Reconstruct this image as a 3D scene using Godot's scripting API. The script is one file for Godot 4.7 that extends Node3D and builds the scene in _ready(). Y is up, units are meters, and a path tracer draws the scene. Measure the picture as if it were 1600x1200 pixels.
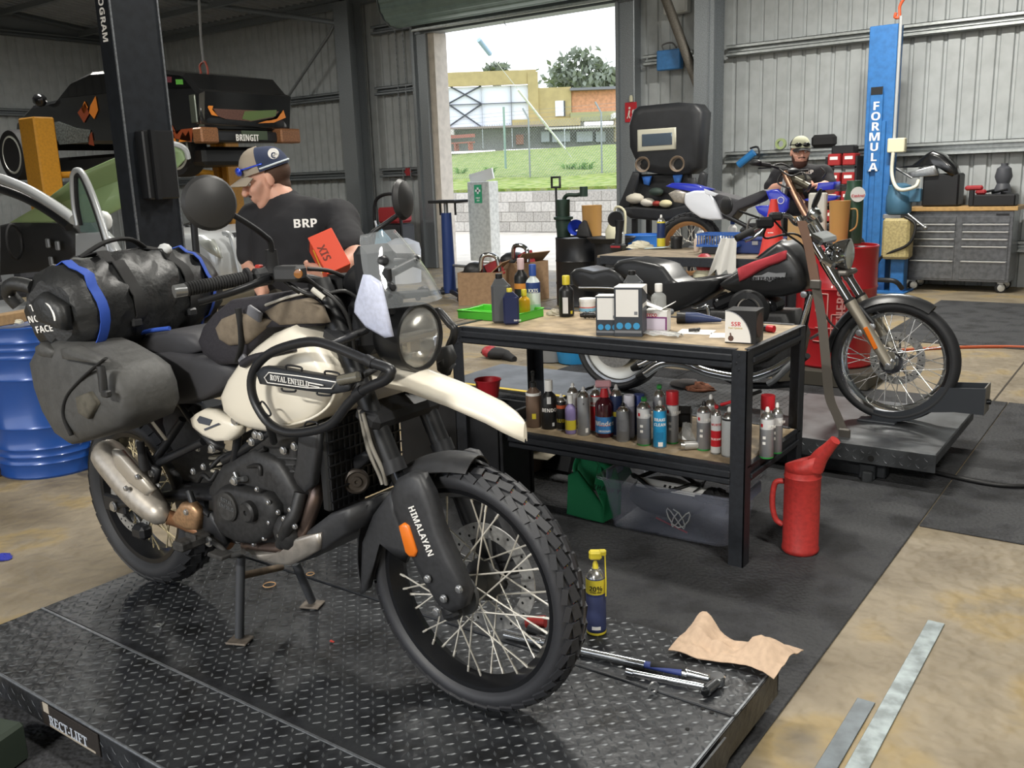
extends Node3D

var M := {}
var taken := {}
var tex := {}

# ---------------------------------------------------------------- shape builder
class S:
	var V := PackedVector3Array()
	var G := PackedInt32Array()
	var K := PackedColorArray()
	var x := Transform3D.IDENTITY
	var g := 0
	var col := Color.WHITE
	var t := PackedVector3Array()
	var tg := PackedInt32Array()
	func tri(a: Vector3,b: Vector3,c: Vector3,sg: int)-> void:
		t.append(a); t.append(b); t.append(c)
		tg.append(sg)
	func quad(a: Vector3,b: Vector3,c: Vector3,d: Vector3,sg: int)-> void:
		tri(a,b,c,sg); tri(a,c,d,sg)
	func flush(fix := true)-> S:
		if fix and t.size()> 0:
			var o := t[0]
			var vol := 0.0
			for i in range(0,t.size(),3):
				vol+= (t[i]- o).dot((t[i+1]- o).cross(t[i+2]- o))
			if vol > 0.0:
				for i in range(0,t.size(),3):
					var q := t[i+1]; t[i+1]= t[i+2]; t[i+2]= q
		if x.basis.determinant()< 0.0:
			for i in range(0,t.size(),3):
				var q := t[i+1]; t[i+1]= t[i+2]; t[i+2]= q
		for i in t.size():
			V.append(x*t[i]); K.append(col)
		G.append_array(tg)
		t = PackedVector3Array(); tg = PackedInt32Array()
		return self
	func at(p: Vector3,b := Basis.IDENTITY)-> S:
		x = Transform3D(b,p)
		return self
	func box(c: Vector3,s: Vector3,bev := 0.0,b := Basis.IDENTITY)-> S:
		var h := s/2.0
		bev = minf(bev,minf(h.x,minf(h.y,h.z))*0.95)
		if bev <= 0.0:
			for a in 3:
				for sg in [-1.0,1.0]:
					var u := (a+1)% 3; var w := (a+2)% 3
					var p := []
					for q in [[-1,-1],[1,-1],[1,1],[-1,1]]:
						var v := Vector3.ZERO
						v[a]= h[a]*sg; v[u]= h[u]*q[0]; v[w]= h[w]*q[1]*sg
						p.append(c+b*v)
					quad(p[0],p[1],p[2],p[3],-1)
			return flush()
		var vv := func(sx: float,sy: float,sz: float,a: int)-> Vector3:
			var v := Vector3(sx*h.x,sy*h.y,sz*h.z)
			for k in 3:
				if k != a: v[k]-= signf(v[k])*bev
			return c+b*v
		for a in 3:
			var u := (a+1)% 3; var w := (a+2)% 3
			for sg in [-1.0,1.0]:
				var p := []
				for q in [[-1,-1],[1,-1],[1,1],[-1,1]]:
					var e := Vector3.ZERO
					e[a]= sg; e[u]= q[0]; e[w]= q[1]*sg
					p.append(vv.call(e.x,e.y,e.z,a))
				quad(p[0],p[1],p[2],p[3],-1)
			for s1 in [-1.0,1.0]:
				for s2 in [-1.0,1.0]:
					var e := Vector3.ZERO; e[u]= s1; e[w]= s2
					e[a]= -1.0; var f := e; f[a]= 1.0
					var A: Vector3 = vv.call(e.x,e.y,e.z,u); var B: Vector3 = vv.call(f.x,f.y,f.z,u)
					var C: Vector3 = vv.call(f.x,f.y,f.z,w); var D: Vector3 = vv.call(e.x,e.y,e.z,w)
					if (B - A).cross(C - A).dot((A+C)/2.0 - c)> 0.0: quad(A,D,C,B,-1)
					else: quad(A,B,C,D,-1)
		for sx in [-1.0,1.0]:
			for sy in [-1.0,1.0]:
				for sz in [-1.0,1.0]:
					var A: Vector3 = vv.call(sx,sy,sz,0); var B: Vector3 = vv.call(sx,sy,sz,1); var C: Vector3 = vv.call(sx,sy,sz,2)
					if (B - A).cross(C - A).dot(A - c)> 0.0: tri(A,C,B,-1)
					else: tri(A,B,C,-1)
		return flush()
	static func spl(p: Array,k := 6,closed := false)-> Array:
		var o := []
		var n := p.size()
		for i in (n if closed else n - 1):
			var a = p[(i - 1+n)% n]if closed or i > 0 else p[0]
			var b = p[i]; var c = p[(i+1)% n]
			var d = p[(i+2)% n]if closed or i+2 < n else p[n - 1]
			for j in k:
				var s := float(j)/k
				o.append(0.5*((2.0*b)+(c - a)*s+(2.0*a - 5.0*b+4.0*c - d)*s*s+(3.0*b - a - 3.0*c+d)*s*s*s))
		if not closed: o.append(p[n - 1])
		return o
	func tube(p: Array,r,n := 8,caps := true,closed := false,flat := 1.0)-> S:
		g+= 1
		var m := p.size()
		var rings := []
		var nrm := Vector3.ZERO
		for i in m:
			var d: Vector3
			if closed: d = (p[(i+1)% m]- p[(i - 1+m)% m]).normalized()
			else: d = (p[mini(i+1,m - 1)]- p[maxi(i - 1,0)]).normalized()
			if nrm == Vector3.ZERO:
				nrm = d.cross(Vector3.UP if absf(d.y)< 0.9 else Vector3.RIGHT).normalized()
			nrm = (nrm - d*nrm.dot(d)).normalized()
			var bi := d.cross(nrm)
			var rr: float = r if not (r is Array)else (r[i]if r.size()== m else lerpf(r[0],r[-1],float(i)/(m - 1)))
			var ring := PackedVector3Array()
			for k in n:
				var a := TAU*(k+0.5)/n
				ring.append(p[i]+(nrm*cos(a)+bi*sin(a)*flat)*rr)
			rings.append(ring)
		return skin(rings,true,caps and not closed,closed)
	func skin(rings: Array,ringclosed := true,caps := true,loop := false,smooth := true,fix := true)-> S:
		g+= 1
		var m := rings.size(); var n: int = rings[0].size()
		for i in (m if loop else m - 1):
			var A = rings[i]; var B = rings[(i+1)% m]
			for k in (n if ringclosed else n - 1):
				var k2 := (k+1)% n
				quad(A[k],B[k],B[k2],A[k2],g if smooth else -1)
		if caps:
			for e in [0,m - 1]:
				var R = rings[e]; var c := Vector3.ZERO
				for v in R: c+= v
				c/= n
				for k in n:
					if e == 0: tri(c,R[k],R[(k+1)% n],-1)
					else: tri(c,R[(k+1)% n],R[k],-1)
		return flush(fix)
	func lathe(prof: Array,n := 20,caps := true)-> S:
		g+= 1
		var m := prof.size()
		var rings := []
		for q in prof:
			var ring := PackedVector3Array()
			for k in n:
				var a := TAU*k/n
				ring.append(Vector3(cos(a)*q.x,q.y,sin(a)*q.x))
			rings.append(ring)
		for i in m - 1:
			if i > 0 and i < m - 1:
				var d1: Vector2 = (prof[i]- prof[i - 1]).normalized(); var d2: Vector2 = (prof[i+1]- prof[i]).normalized()
				if d1.dot(d2)< 0.8: g+= 1
			for k in n:
				var k2 := (k+1)% n
				if prof[i].x < 1e-5: tri(rings[i][k],rings[i+1][k],rings[i+1][k2],g)
				elif prof[i+1].x < 1e-5: tri(rings[i][k],rings[i+1][k],rings[i][k2],g)
				else: quad(rings[i][k],rings[i+1][k],rings[i+1][k2],rings[i][k2],g)
		if caps:
			for e in [0,m - 1]:
				if prof[e].x > 1e-5:
					var c := Vector3(0,prof[e].y,0)
					for k in n:
						if e == 0: tri(c,rings[e][k],rings[e][(k+1)% n],-1)
						else: tri(c,rings[e][(k+1)% n],rings[e][k],-1)
		return flush()
	func ring(prof: Array,n := 32)-> S:
		var p := prof.duplicate(); p.append(prof[0])
		return lathe(p,n,false)
	func prism(poly: Array,d: float,bev := 0.0)-> S:
		var pp := PackedVector2Array(poly)
		if Geometry2D.is_polygon_clockwise(pp): pp.reverse()
		var n := pp.size()
		var lay := [[pp,-d/2.0],[pp,d/2.0]]
		if bev > 0.0:
			var q := PackedVector2Array()
			for i in n:
				var a := (pp[i]- pp[(i - 1+n)% n]).normalized(); var b := (pp[(i+1)% n]- pp[i]).normalized()
				var nn := Vector2(-a.y - b.y,a.x+b.x)
				var dd := maxf(0.3,nn.length_squared()/4.0)*2.0
				q.append(pp[i]+nn/dd*bev*1.0)
			lay = [[q,-d/2.0],[pp,-d/2.0+bev],[pp,d/2.0 - bev],[q,d/2.0]]
		var idx := Geometry2D.triangulate_polygon(lay[0][0])
		for e in [0,lay.size()- 1]:
			var L = lay[e][0]; var z: float = lay[e][1]
			for i in range(0,idx.size(),3):
				var A: Vector2 = L[idx[i]]; var B: Vector2 = L[idx[i+1]]; var C: Vector2 = L[idx[i+2]]
				var ccw := (B - A).cross(C - A)> 0.0
				if ccw == (e == 0): tri(Vector3(A.x,A.y,z),Vector3(B.x,B.y,z),Vector3(C.x,C.y,z),-1)
				else: tri(Vector3(A.x,A.y,z),Vector3(C.x,C.y,z),Vector3(B.x,B.y,z),-1)
		g+= 1
		for l in lay.size()- 1:
			var L = lay[l][0]; var U = lay[l+1][0]; var z0: float = lay[l][1]; var z1: float = lay[l+1][1]
			for i in n:
				var j := (i+1)% n
				quad(Vector3(L[i].x,L[i].y,z0),Vector3(U[i].x,U[i].y,z1),Vector3(U[j].x,U[j].y,z1),Vector3(L[j].x,L[j].y,z0),-1)
		return flush()
	func blob(c: Vector3,r: Vector3,n := 12,b := Basis.IDENTITY)-> S:
		var old := x
		x = x*Transform3D(b*Basis.from_scale(r),c)
		var p := []
		var m := maxi(4,n/2)
		for i in m+1:
			var a := -PI/2+PI*i/m
			p.append(Vector2(maxf(cos(a),0.0)if i > 0 and i < m else 0.0,sin(a)))
		lathe(p,n,false)
		x = old
		return self
	func sheet(rows: Array,th := 0.003)-> S:
		var m := rows.size(); var n: int = rows[0].size()
		var top := []; var bot := []
		for i in m:
			var A := PackedVector3Array(); var B := PackedVector3Array()
			for k in n:
				var du: Vector3 = rows[mini(i+1,m - 1)][k]- rows[maxi(i - 1,0)][k]
				var dv: Vector3 = rows[i][mini(k+1,n - 1)]- rows[i][maxi(k - 1,0)]
				var nn := du.cross(dv).normalized()*th/2.0
				A.append(rows[i][k]+nn); B.append(rows[i][k]- nn)
			top.append(A); bot.append(B)
		g+= 2
		for i in m - 1:
			for k in n - 1:
				quad(top[i][k],top[i+1][k],top[i+1][k+1],top[i][k+1],g)
				quad(bot[i][k],bot[i][k+1],bot[i+1][k+1],bot[i+1][k],g - 1)
		for i in m - 1:
			quad(top[i][0],bot[i][0],bot[i+1][0],top[i+1][0],-1)
			quad(top[i][n - 1],top[i+1][n - 1],bot[i+1][n - 1],bot[i][n - 1],-1)
		for k in n - 1:
			quad(top[0][k],top[0][k+1],bot[0][k+1],bot[0][k],-1)
			quad(top[m - 1][k],bot[m - 1][k],bot[m - 1][k+1],top[m - 1][k+1],-1)
		return flush()
	func pillow(poly: Array,dir: Vector3,th: float,bf: float,bb: float,n := 4,e := 0.7)-> S:
		var c := Vector3.ZERO
		for p in poly: c+= p
		c/= poly.size()
		var d := dir.normalized()
		var rings := []
		for j in range(n,-1,-1):
			var a := PI/2*j/n
			var sc := maxf(pow(cos(a),e),0.001); var bu := pow(sin(a),e)
			var r := PackedVector3Array()
			for p in poly: r.append(c+(p - c)*sc+d*bf*bu)
			rings.append(r)
		for j in range(0,n+1):
			var a := PI/2*j/n
			var sc := maxf(pow(cos(a),e),0.001); var bu := pow(sin(a),e)
			var r := PackedVector3Array()
			for p in poly: r.append(c+(p - c)*sc - d*(th+bb*bu))
			rings.append(r)
		return skin(rings,true,false)
	func prism_on(poly: Array,th: float)-> S:
		var c := Vector3.ZERO
		for p in poly: c+= p
		c/= poly.size()
		var nn := Vector3.ZERO
		for i in poly.size(): nn+= (poly[i]- c).cross(poly[(i+1)% poly.size()]- c)
		nn = nn.normalized()*th/2.0
		var A := PackedVector3Array(); var B := PackedVector3Array()
		for p in poly: A.append(p+nn); B.append(p - nn)
		return skin([A,B],true,true,false,false)
	func nets(prims: Array,cell: float,k := 0.03,disp = null)-> S:
		var lo := Vector3(1e9,1e9,1e9); var hi := -lo
		var boxes := []
		for p in prims:
			var a: Vector3; var b: Vector3
			if p[1]is Vector3 and p.size()== 4:
				var r := maxf(p[2],p[3])+k
				a = Vector3(minf(p[0].x,p[1].x),minf(p[0].y,p[1].y),minf(p[0].z,p[1].z))- Vector3.ONE*r
				b = Vector3(maxf(p[0].x,p[1].x),maxf(p[0].y,p[1].y),maxf(p[0].z,p[1].z))+Vector3.ONE*r
			else:
				var rr: Vector3 = p[1]; var r2 := maxf(rr.x,maxf(rr.y,rr.z))+k
				a = p[0]- Vector3.ONE*r2; b = p[0]+Vector3.ONE*r2
			a -= Vector3.ONE*cell*2.0; b+= Vector3.ONE*cell*2.0
			boxes.append([a,b]); lo = lo.min(a); hi = hi.max(b)
		var n := Vector3i(((hi - lo)/cell).ceil())+Vector3i.ONE
		var f := PackedFloat32Array(); f.resize(n.x*n.y*n.z); f.fill(1e3)
		for pi in prims.size():
			var p = prims[pi]
			var i0 := Vector3i(((boxes[pi][0]- lo)/cell).floor()); var i1 := Vector3i(((boxes[pi][1]- lo)/cell).ceil())
			var cap: bool = p.size()== 4
			var ib: Basis
			if not cap: ib = (p[2]as Basis).inverse()
			var neg: bool = p.size()== 5
			for iz in range(maxi(i0.z,0),mini(i1.z+1,n.z)):
				for iy in range(maxi(i0.y,0),mini(i1.y+1,n.y)):
					for ix in range(maxi(i0.x,0),mini(i1.x+1,n.x)):
						var q := lo+Vector3(ix,iy,iz)*cell
						var d: float
						if cap:
							var ab: Vector3 = p[1]- p[0]
							var h := clampf((q - p[0]).dot(ab)/maxf(ab.length_squared(),1e-9),0.0,1.0)
							d = (q - (p[0]as Vector3)- ab*h).length()- lerpf(p[2],p[3],h)
						else:
							var l: Vector3 = ib*(q - p[0]); var R: Vector3 = p[1]
							var k0 := (l/R).length(); var k1 := (l/(R*R)).length()
							d = k0*(k0 - 1.0)/k1 if k1 > 1e-6 else -R.x
						var id := (iz*n.y+iy)*n.x+ix
						var o := f[id]
						if neg:
							var hh := maxf(k - absf(o+d),0.0)/k
							f[id]= maxf(o,-d)+hh*hh*k*0.25
						else:
							var hh := maxf(k - absf(o - d),0.0)/k
							f[id]= minf(o,d)- hh*hh*k*0.25
		if disp != null:
			for id in f.size():
				if absf(f[id])< cell*3.0:
					var ix := id % n.x; var iy := (id/n.x)% n.y; var iz := id/(n.x*n.y)
					f[id]+= disp.call(lo+Vector3(ix,iy,iz)*cell)
		var cellv := {}
		g+= 1
		var sx := 1; var sy := n.x; var sz := n.x*n.y
		var offs := [0,sx,sy,sx+sy,sz,sz+sx,sz+sy,sz+sx+sy]
		var edges := [[0,1],[2,3],[4,5],[6,7],[0,2],[1,3],[4,6],[5,7],[0,4],[1,5],[2,6],[3,7]]
		var cor := [Vector3(0,0,0),Vector3(1,0,0),Vector3(0,1,0),Vector3(1,1,0),Vector3(0,0,1),Vector3(1,0,1),Vector3(0,1,1),Vector3(1,1,1)]
		for iz in n.z - 1:
			for iy in n.y - 1:
				for ix in n.x - 1:
					var id := iz*sz+iy*sy+ix
					var s0 := f[id]< 0.0
					var same := true
					for o in 7:
						if (f[id+offs[o+1]]< 0.0)!= s0:
							same = false; break
					if same: continue
					var v := Vector3.ZERO; var c := 0
					for e in edges:
						var a := f[id+offs[e[0]]]; var b := f[id+offs[e[1]]]
						if (a < 0.0)!= (b < 0.0):
							v+= (cor[e[0]]as Vector3).lerp(cor[e[1]],a/(a - b)); c+= 1
					cellv[id]= lo+(Vector3(ix,iy,iz)+v/c)*cell
		for id in cellv:
			var a := f[id]
			for ax in 3:
				var st: int = [sx,sy,sz][ax]; var u: int = [sy,sz,sx][ax]; var w: int = [sz,sx,sy][ax]
				var b := f[id+st]
				if (a < 0.0)== (b < 0.0): continue
				if not (cellv.has(id - u)and cellv.has(id - w)and cellv.has(id - u - w)): continue
				if a < 0.0: quad(cellv[id],cellv[id - w],cellv[id - u - w],cellv[id - u],g)
				else: quad(cellv[id],cellv[id - u],cellv[id - u - w],cellv[id - w],g)
		return flush()
	func mesh(colored := false)-> ArrayMesh:
		var st := SurfaceTool.new()
		st.begin(Mesh.PRIMITIVE_TRIANGLES)
		for i in V.size():
			st.set_smooth_group(G[i/3])
			if colored: st.set_color(K[i])
			st.add_vertex(V[i])
		st.generate_normals()
		st.index()
		return st.commit()

# ---------------------------------------------------------------- scene helpers
func numbered(parent: Node,n: String)-> String:
	var key := str(parent.get_instance_id())+n
	var k: int = taken.get(key,0)
	taken[key]= k+1
	return n if k == 0 else "%s_%03d" % [n,k]
func thing(called: String,label: String,cat: String,at := Vector3.ZERO,turn := 0.0,group := "")-> Node3D:
	var o := Node3D.new()
	o.name = numbered(self,called); add_child(o)
	o.position = at; o.rotation.y = turn
	tag(o,label,cat,group)
	return o
func tag(o: Node,label: String,cat := "",group := "",kind := "")-> Node:
	if label: o.set_meta("label",label)
	if cat: o.set_meta("category",cat)
	if group: o.set_meta("group",group)
	if kind: o.set_meta("kind",kind)
	return o
func part(parent: Node,called: String,s,m: Material,label := "",colored := false)-> MeshInstance3D:
	var o := MeshInstance3D.new()
	o.name = numbered(parent,called)
	o.mesh = s.mesh(colored)if s is S else s
	o.material_override = m
	parent.add_child(o)
	if label: o.set_meta("label",label)
	return o
func struct(called: String,s,m: Material,parent: Node = null,label := "")-> MeshInstance3D:
	var o := part(parent if parent else self,called,s,m,label)
	if not parent: o.set_meta("kind","structure")
	return o
func dup(root: Node3D,at: Vector3,turn: float,label := "",group := "")-> Node3D:
	var r: Node3D = root.duplicate()
	r.name = numbered(self,root.get_meta("base_name")if root.has_meta("base_name")else String(root.name)); add_child(r)
	r.position = at; r.rotation.y = turn
	if label: r.set_meta("label",label)
	if group: r.set_meta("group",group)
	return r
func txt(parent: Node,called: String,s: String,h: float,m: Material,xf: Transform3D,depth := 0.002,bend := 0.0,wide := 1.0,serif := false)-> MeshInstance3D:
	var tm := TextMesh.new()
	var f := SystemFont.new()
	f.font_names = PackedStringArray(["Droid Serif" if serif else "Droid Sans"])
	f.font_weight = 700
	tm.font = f; tm.text = s; tm.font_size = 48; tm.depth = depth
	tm.pixel_size = h/(48*0.71)
	tm.curve_step = 2.0
	var ar := tm.get_mesh_arrays()
	var vs: PackedVector3Array = ar[Mesh.ARRAY_VERTEX]
	var st := SurfaceTool.new(); st.begin(Mesh.PRIMITIVE_TRIANGLES)
	var pts := PackedVector3Array()
	for v in vs:
		var q := Vector3(v.x*wide,v.y,v.z)
		if bend > 0.0:
			var a := q.x/bend
			q = Vector3(sin(a)*(bend+q.z),q.y,cos(a)*(bend+q.z)- bend)
		pts.append(xf*q)
	var ix = ar[Mesh.ARRAY_INDEX]
	if ix == null or ix.is_empty():
		for p in pts: st.set_smooth_group(-1); st.add_vertex(p)
	else:
		for i in ix: st.set_smooth_group(-1); st.add_vertex(pts[i])
	st.generate_normals()
	return part(parent,called,st.commit(),m)
static func bz(dir: Vector3,up := Vector3.UP)-> Basis:
	var z := dir.normalized()
	if absf(z.dot(up))> 0.99: up = Vector3.RIGHT
	var xx := up.cross(z).normalized()
	return Basis(xx,z.cross(xx),z)
static func by(dir: Vector3,side := Vector3.RIGHT)-> Basis:
	var y := dir.normalized()
	if absf(y.dot(side))> 0.99: side = Vector3.FORWARD
	var z := side.cross(y).normalized()
	return Basis(y.cross(z),y,z)
static func V3(a: float,b: float,c: float)-> Vector3: return Vector3(a,b,c)

# ---------------------------------------------------------------- materials
func noise_tex(key: String,freq: float,oct: int,ramp: Array,size := 512,kind := 0,seed_ := 1)-> Texture2D:
	if tex.has(key): return tex[key]
	var n := FastNoiseLite.new()
	n.noise_type = FastNoiseLite.TYPE_SIMPLEX_SMOOTH if kind == 0 else FastNoiseLite.TYPE_CELLULAR
	n.frequency = freq; n.fractal_octaves = oct; n.seed = seed_
	var t := NoiseTexture2D.new()
	t.width = size; t.height = size; t.seamless = true; t.noise = n
	if ramp.is_empty():
		t.as_normal_map = true; t.bump_strength = 4.0
	else:
		var g := Gradient.new()
		var offs := PackedFloat32Array(); var cols := PackedColorArray()
		for e in ramp: offs.append(e[0]); cols.append(e[1])
		g.offsets = offs; g.colors = cols
		t.color_ramp = g
	tex[key]= t
	return t
func mat(key: String,c = null,rough := 0.6,metal := 0.0,o := {})-> StandardMaterial3D:
	if M.has(key): return M[key]
	var m := StandardMaterial3D.new()
	m.resource_name = key
	m.albedo_color = Color(c)if c is String else c
	m.roughness = rough; m.metallic = metal
	if o.has("mottle"):
		var a: float = o.mottle[0]*0.6
		var fr: float = o.mottle[2]if o.mottle.size()> 2 else 0.012
		m.albedo_texture = noise_tex("mottle%.2f_%.3f" % [a,fr],fr,5,[[0.2,Color(1 - a,1 - a,1 - a)],[0.5,Color(1 - a*0.4,1 - a*0.4,1 - a*0.4)],[0.8,Color(1,1,1)]])
		m.uv1_triplanar = true
		m.uv1_scale = Vector3.ONE*o.mottle[1]
	if o.has("bump"):
		m.normal_enabled = true
		m.normal_texture = noise_tex("bump%.3f" % o.bump[2]if o.bump.size()> 2 else "bump",o.bump[2]if o.bump.size()> 2 else 0.05,3,[])
		m.normal_scale = o.bump[0]
		m.uv1_triplanar = true
		if not o.has("mottle"): m.uv1_scale = Vector3.ONE*o.bump[1]
	if o.has("alpha"):
		m.transparency = BaseMaterial3D.TRANSPARENCY_ALPHA; m.albedo_color.a = o.alpha
	if o.has("emit"):
		m.emission_enabled = true; m.emission = m.albedo_color; m.emission_energy_multiplier = o.emit
	if o.has("coat"):
		m.clearcoat_enabled = true; m.clearcoat = o.coat; m.clearcoat_roughness = 0.08
	if o.has("vc"): m.vertex_color_use_as_albedo = true
	if o.has("back"): m.backlight_enabled = true; m.backlight = Color(o.back)
	M[key]= m
	return m

# ---------------------------------------------------------------- camera geometry (photo pixels 1600x1200 to places)
const CAM_H := 1.58
const FOC := 1430.0
var cam_b: Basis
func ray(px: float,py: float)-> Vector3:
	return cam_b*Vector3((px - 800.0)/FOC,-(py - 600.0)/FOC,-1.0)
func fy(px: float,py: float,h := 0.0)-> Vector3:
	var d := ray(px,py); return Vector3(0,CAM_H,0)+d*((h - CAM_H)/d.y)
func fz(px: float,py: float,z: float)-> Vector3:
	var d := ray(px,py); return Vector3(0,CAM_H,0)+d*(z/d.z)
func fx(px: float,py: float,xx: float)-> Vector3:
	var d := ray(px,py); return Vector3(0,CAM_H,0)+d*(xx/d.x)

const WZ := -13.0      # inner face of the wall girts
const CLAD := -13.14   # inner face of the wall sheets
const LX := -19.8      # left wall

func setup_view()-> void:
	var p := deg_to_rad(12.7); var r := deg_to_rad(2.05); var yaw := deg_to_rad(36.2)
	var fw := Vector3(-sin(yaw)*cos(p),-sin(p),-cos(yaw)*cos(p))
	var right := Vector3(cos(yaw),0,-sin(yaw))
	var up := right.cross(fw)
	cam_b = Basis(right*cos(r)- up*sin(r),up*cos(r)+right*sin(r),-fw)
	var cam := Camera3D.new(); cam.name = "camera"
	cam.transform = Transform3D(cam_b,Vector3(0,CAM_H,0))
	cam.fov = rad_to_deg(2.0*atan(600.0/FOC)); cam.near = 0.05; cam.far = 500.0
	add_child(cam)
	var we := WorldEnvironment.new(); we.name = "environment"
	var e := Environment.new()
	e.tonemap_mode = Environment.TONE_MAPPER_LINEAR
	e.tonemap_exposure = 1.18
	e.background_mode = Environment.BG_SKY
	var sky := Sky.new(); var sm := ProceduralSkyMaterial.new()
	sm.sky_top_color = Color(0.86,0.9,0.96); sm.sky_horizon_color = Color(0.97,0.97,0.97)
	sm.ground_horizon_color = Color(0.5,0.48,0.44); sm.ground_bottom_color = Color(0.35,0.33,0.3)
	sm.sky_energy_multiplier = 1.5; sm.ground_energy_multiplier = 1.5
	sky.sky_material = sm; e.sky = sky
	e.sdfgi_enabled = true; e.ssao_enabled = true; e.ssil_enabled = true
	we.environment = e; add_child(we)
	for a in [[V3(-2.6,4.7,-9.9),27.0],[V3(-3.0,5.0,-4.6),16.0],[V3(0.9,4.8,-1.6),16.0],[V3(-8.6,5.0,-5.6),16.0],[V3(-1.2,4.5,4.4),62.0],[V3(-14.5,4.7,-7.6),12.0]]:  # the panel by the front doorway is an added frontal fill lamp
		var t := thing("high_bay_light","flat white LED light panel hung above "+["the steel tool cabinet","the workbench","the bare concrete floor","the silver ute","the front doorway as an added fill light","the raised pickup truck"][get_child_count()- 2],"lamp",a[0],0.0,"LED panels under the roof")
		part(t,"housing",S.new().box(V3(0,0.04,0),V3(1.24,0.06,0.34),0.01),mat("lamp_housing","e8e8e8",0.5))
		part(t,"diffuser",S.new().box(V3(0,0.0,0),V3(1.18,0.02,0.28)),mat("lamp_glow","fffaf0",0.5,0.0,{"emit": 6.0}))
		for sx in [-0.5,0.5]:
			part(t,"cord",S.new().tube([V3(sx,0.06,0),V3(sx,0.06+(roof_y(a[0].z)- a[0].y - 0.12),0)],0.004,5),mat("cord_black","202020",0.7))
		var l := AreaLight3D.new(); l.name = "panel_light"
		l.area_size = Vector2(1.18,0.28)
		l.light_color = Color(1.0,0.985,0.95); l.light_energy = a[1]
		l.shadow_enabled = true; l.area_range = 40.0
		l.position = V3(0,-0.02,0); l.rotation.x = -PI/2
		t.add_child(l)
func roof_y(z: float)-> float:
	return 4.87+(z+13.1)*0.105 if z < -3.0 else 5.93 - (z+3.0)*0.105

func profile_sheet(w: float,h: float,pitch: float,dep: float)-> S:
	var s := S.new()
	var rows := []
	var n := int(round(w/pitch))
	for i in n:
		var x0 := i*pitch
		for q in [[0.0,0.0],[pitch - 0.062,0.0],[pitch - 0.046,-dep],[pitch - 0.018,-dep]]:
			rows.append([V3(x0+q[0],0,q[1]),V3(x0+q[0],h,q[1])])
	rows.append([V3(w,0,0),V3(w,h,0)])
	for i in rows.size()- 1:
		s.quad(rows[i][0],rows[i+1][0],rows[i+1][1],rows[i][1],-1)
		var o := V3(0,0,-0.001)
		s.quad(rows[i][0]+o,rows[i][1]+o,rows[i+1][1]+o,rows[i+1][0]+o,-1)
	return s.flush()

func girt(parent: Node,a: Vector3,b: Vector3,hgt: float,into: Vector3,m: Material)-> void:
	var s := S.new()
	var d := (b - a).normalized(); var L := a.distance_to(b)
	s.at((a+b)/2.0,Basis(d,Vector3.UP,d.cross(Vector3.UP)))
	var sg := signf(s.x.basis.z.dot(into))
	s.box(V3(0,0,-sg*0.11),V3(L,hgt,0.006))
	s.box(V3(0,hgt/2 - 0.004,-sg*0.055),V3(L,0.008,0.115))
	s.box(V3(0,-hgt/2+0.004,-sg*0.055),V3(L,0.008,0.115))
	s.box(V3(0,hgt/2 - 0.02,0),V3(L,0.04,0.005))
	s.box(V3(0,-hgt/2+0.02,0),V3(L,0.04,0.005))
	s.box(V3(0,0.0,-sg*0.09),V3(L,0.025,0.04))
	part(parent,"girt",s,m)

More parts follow.
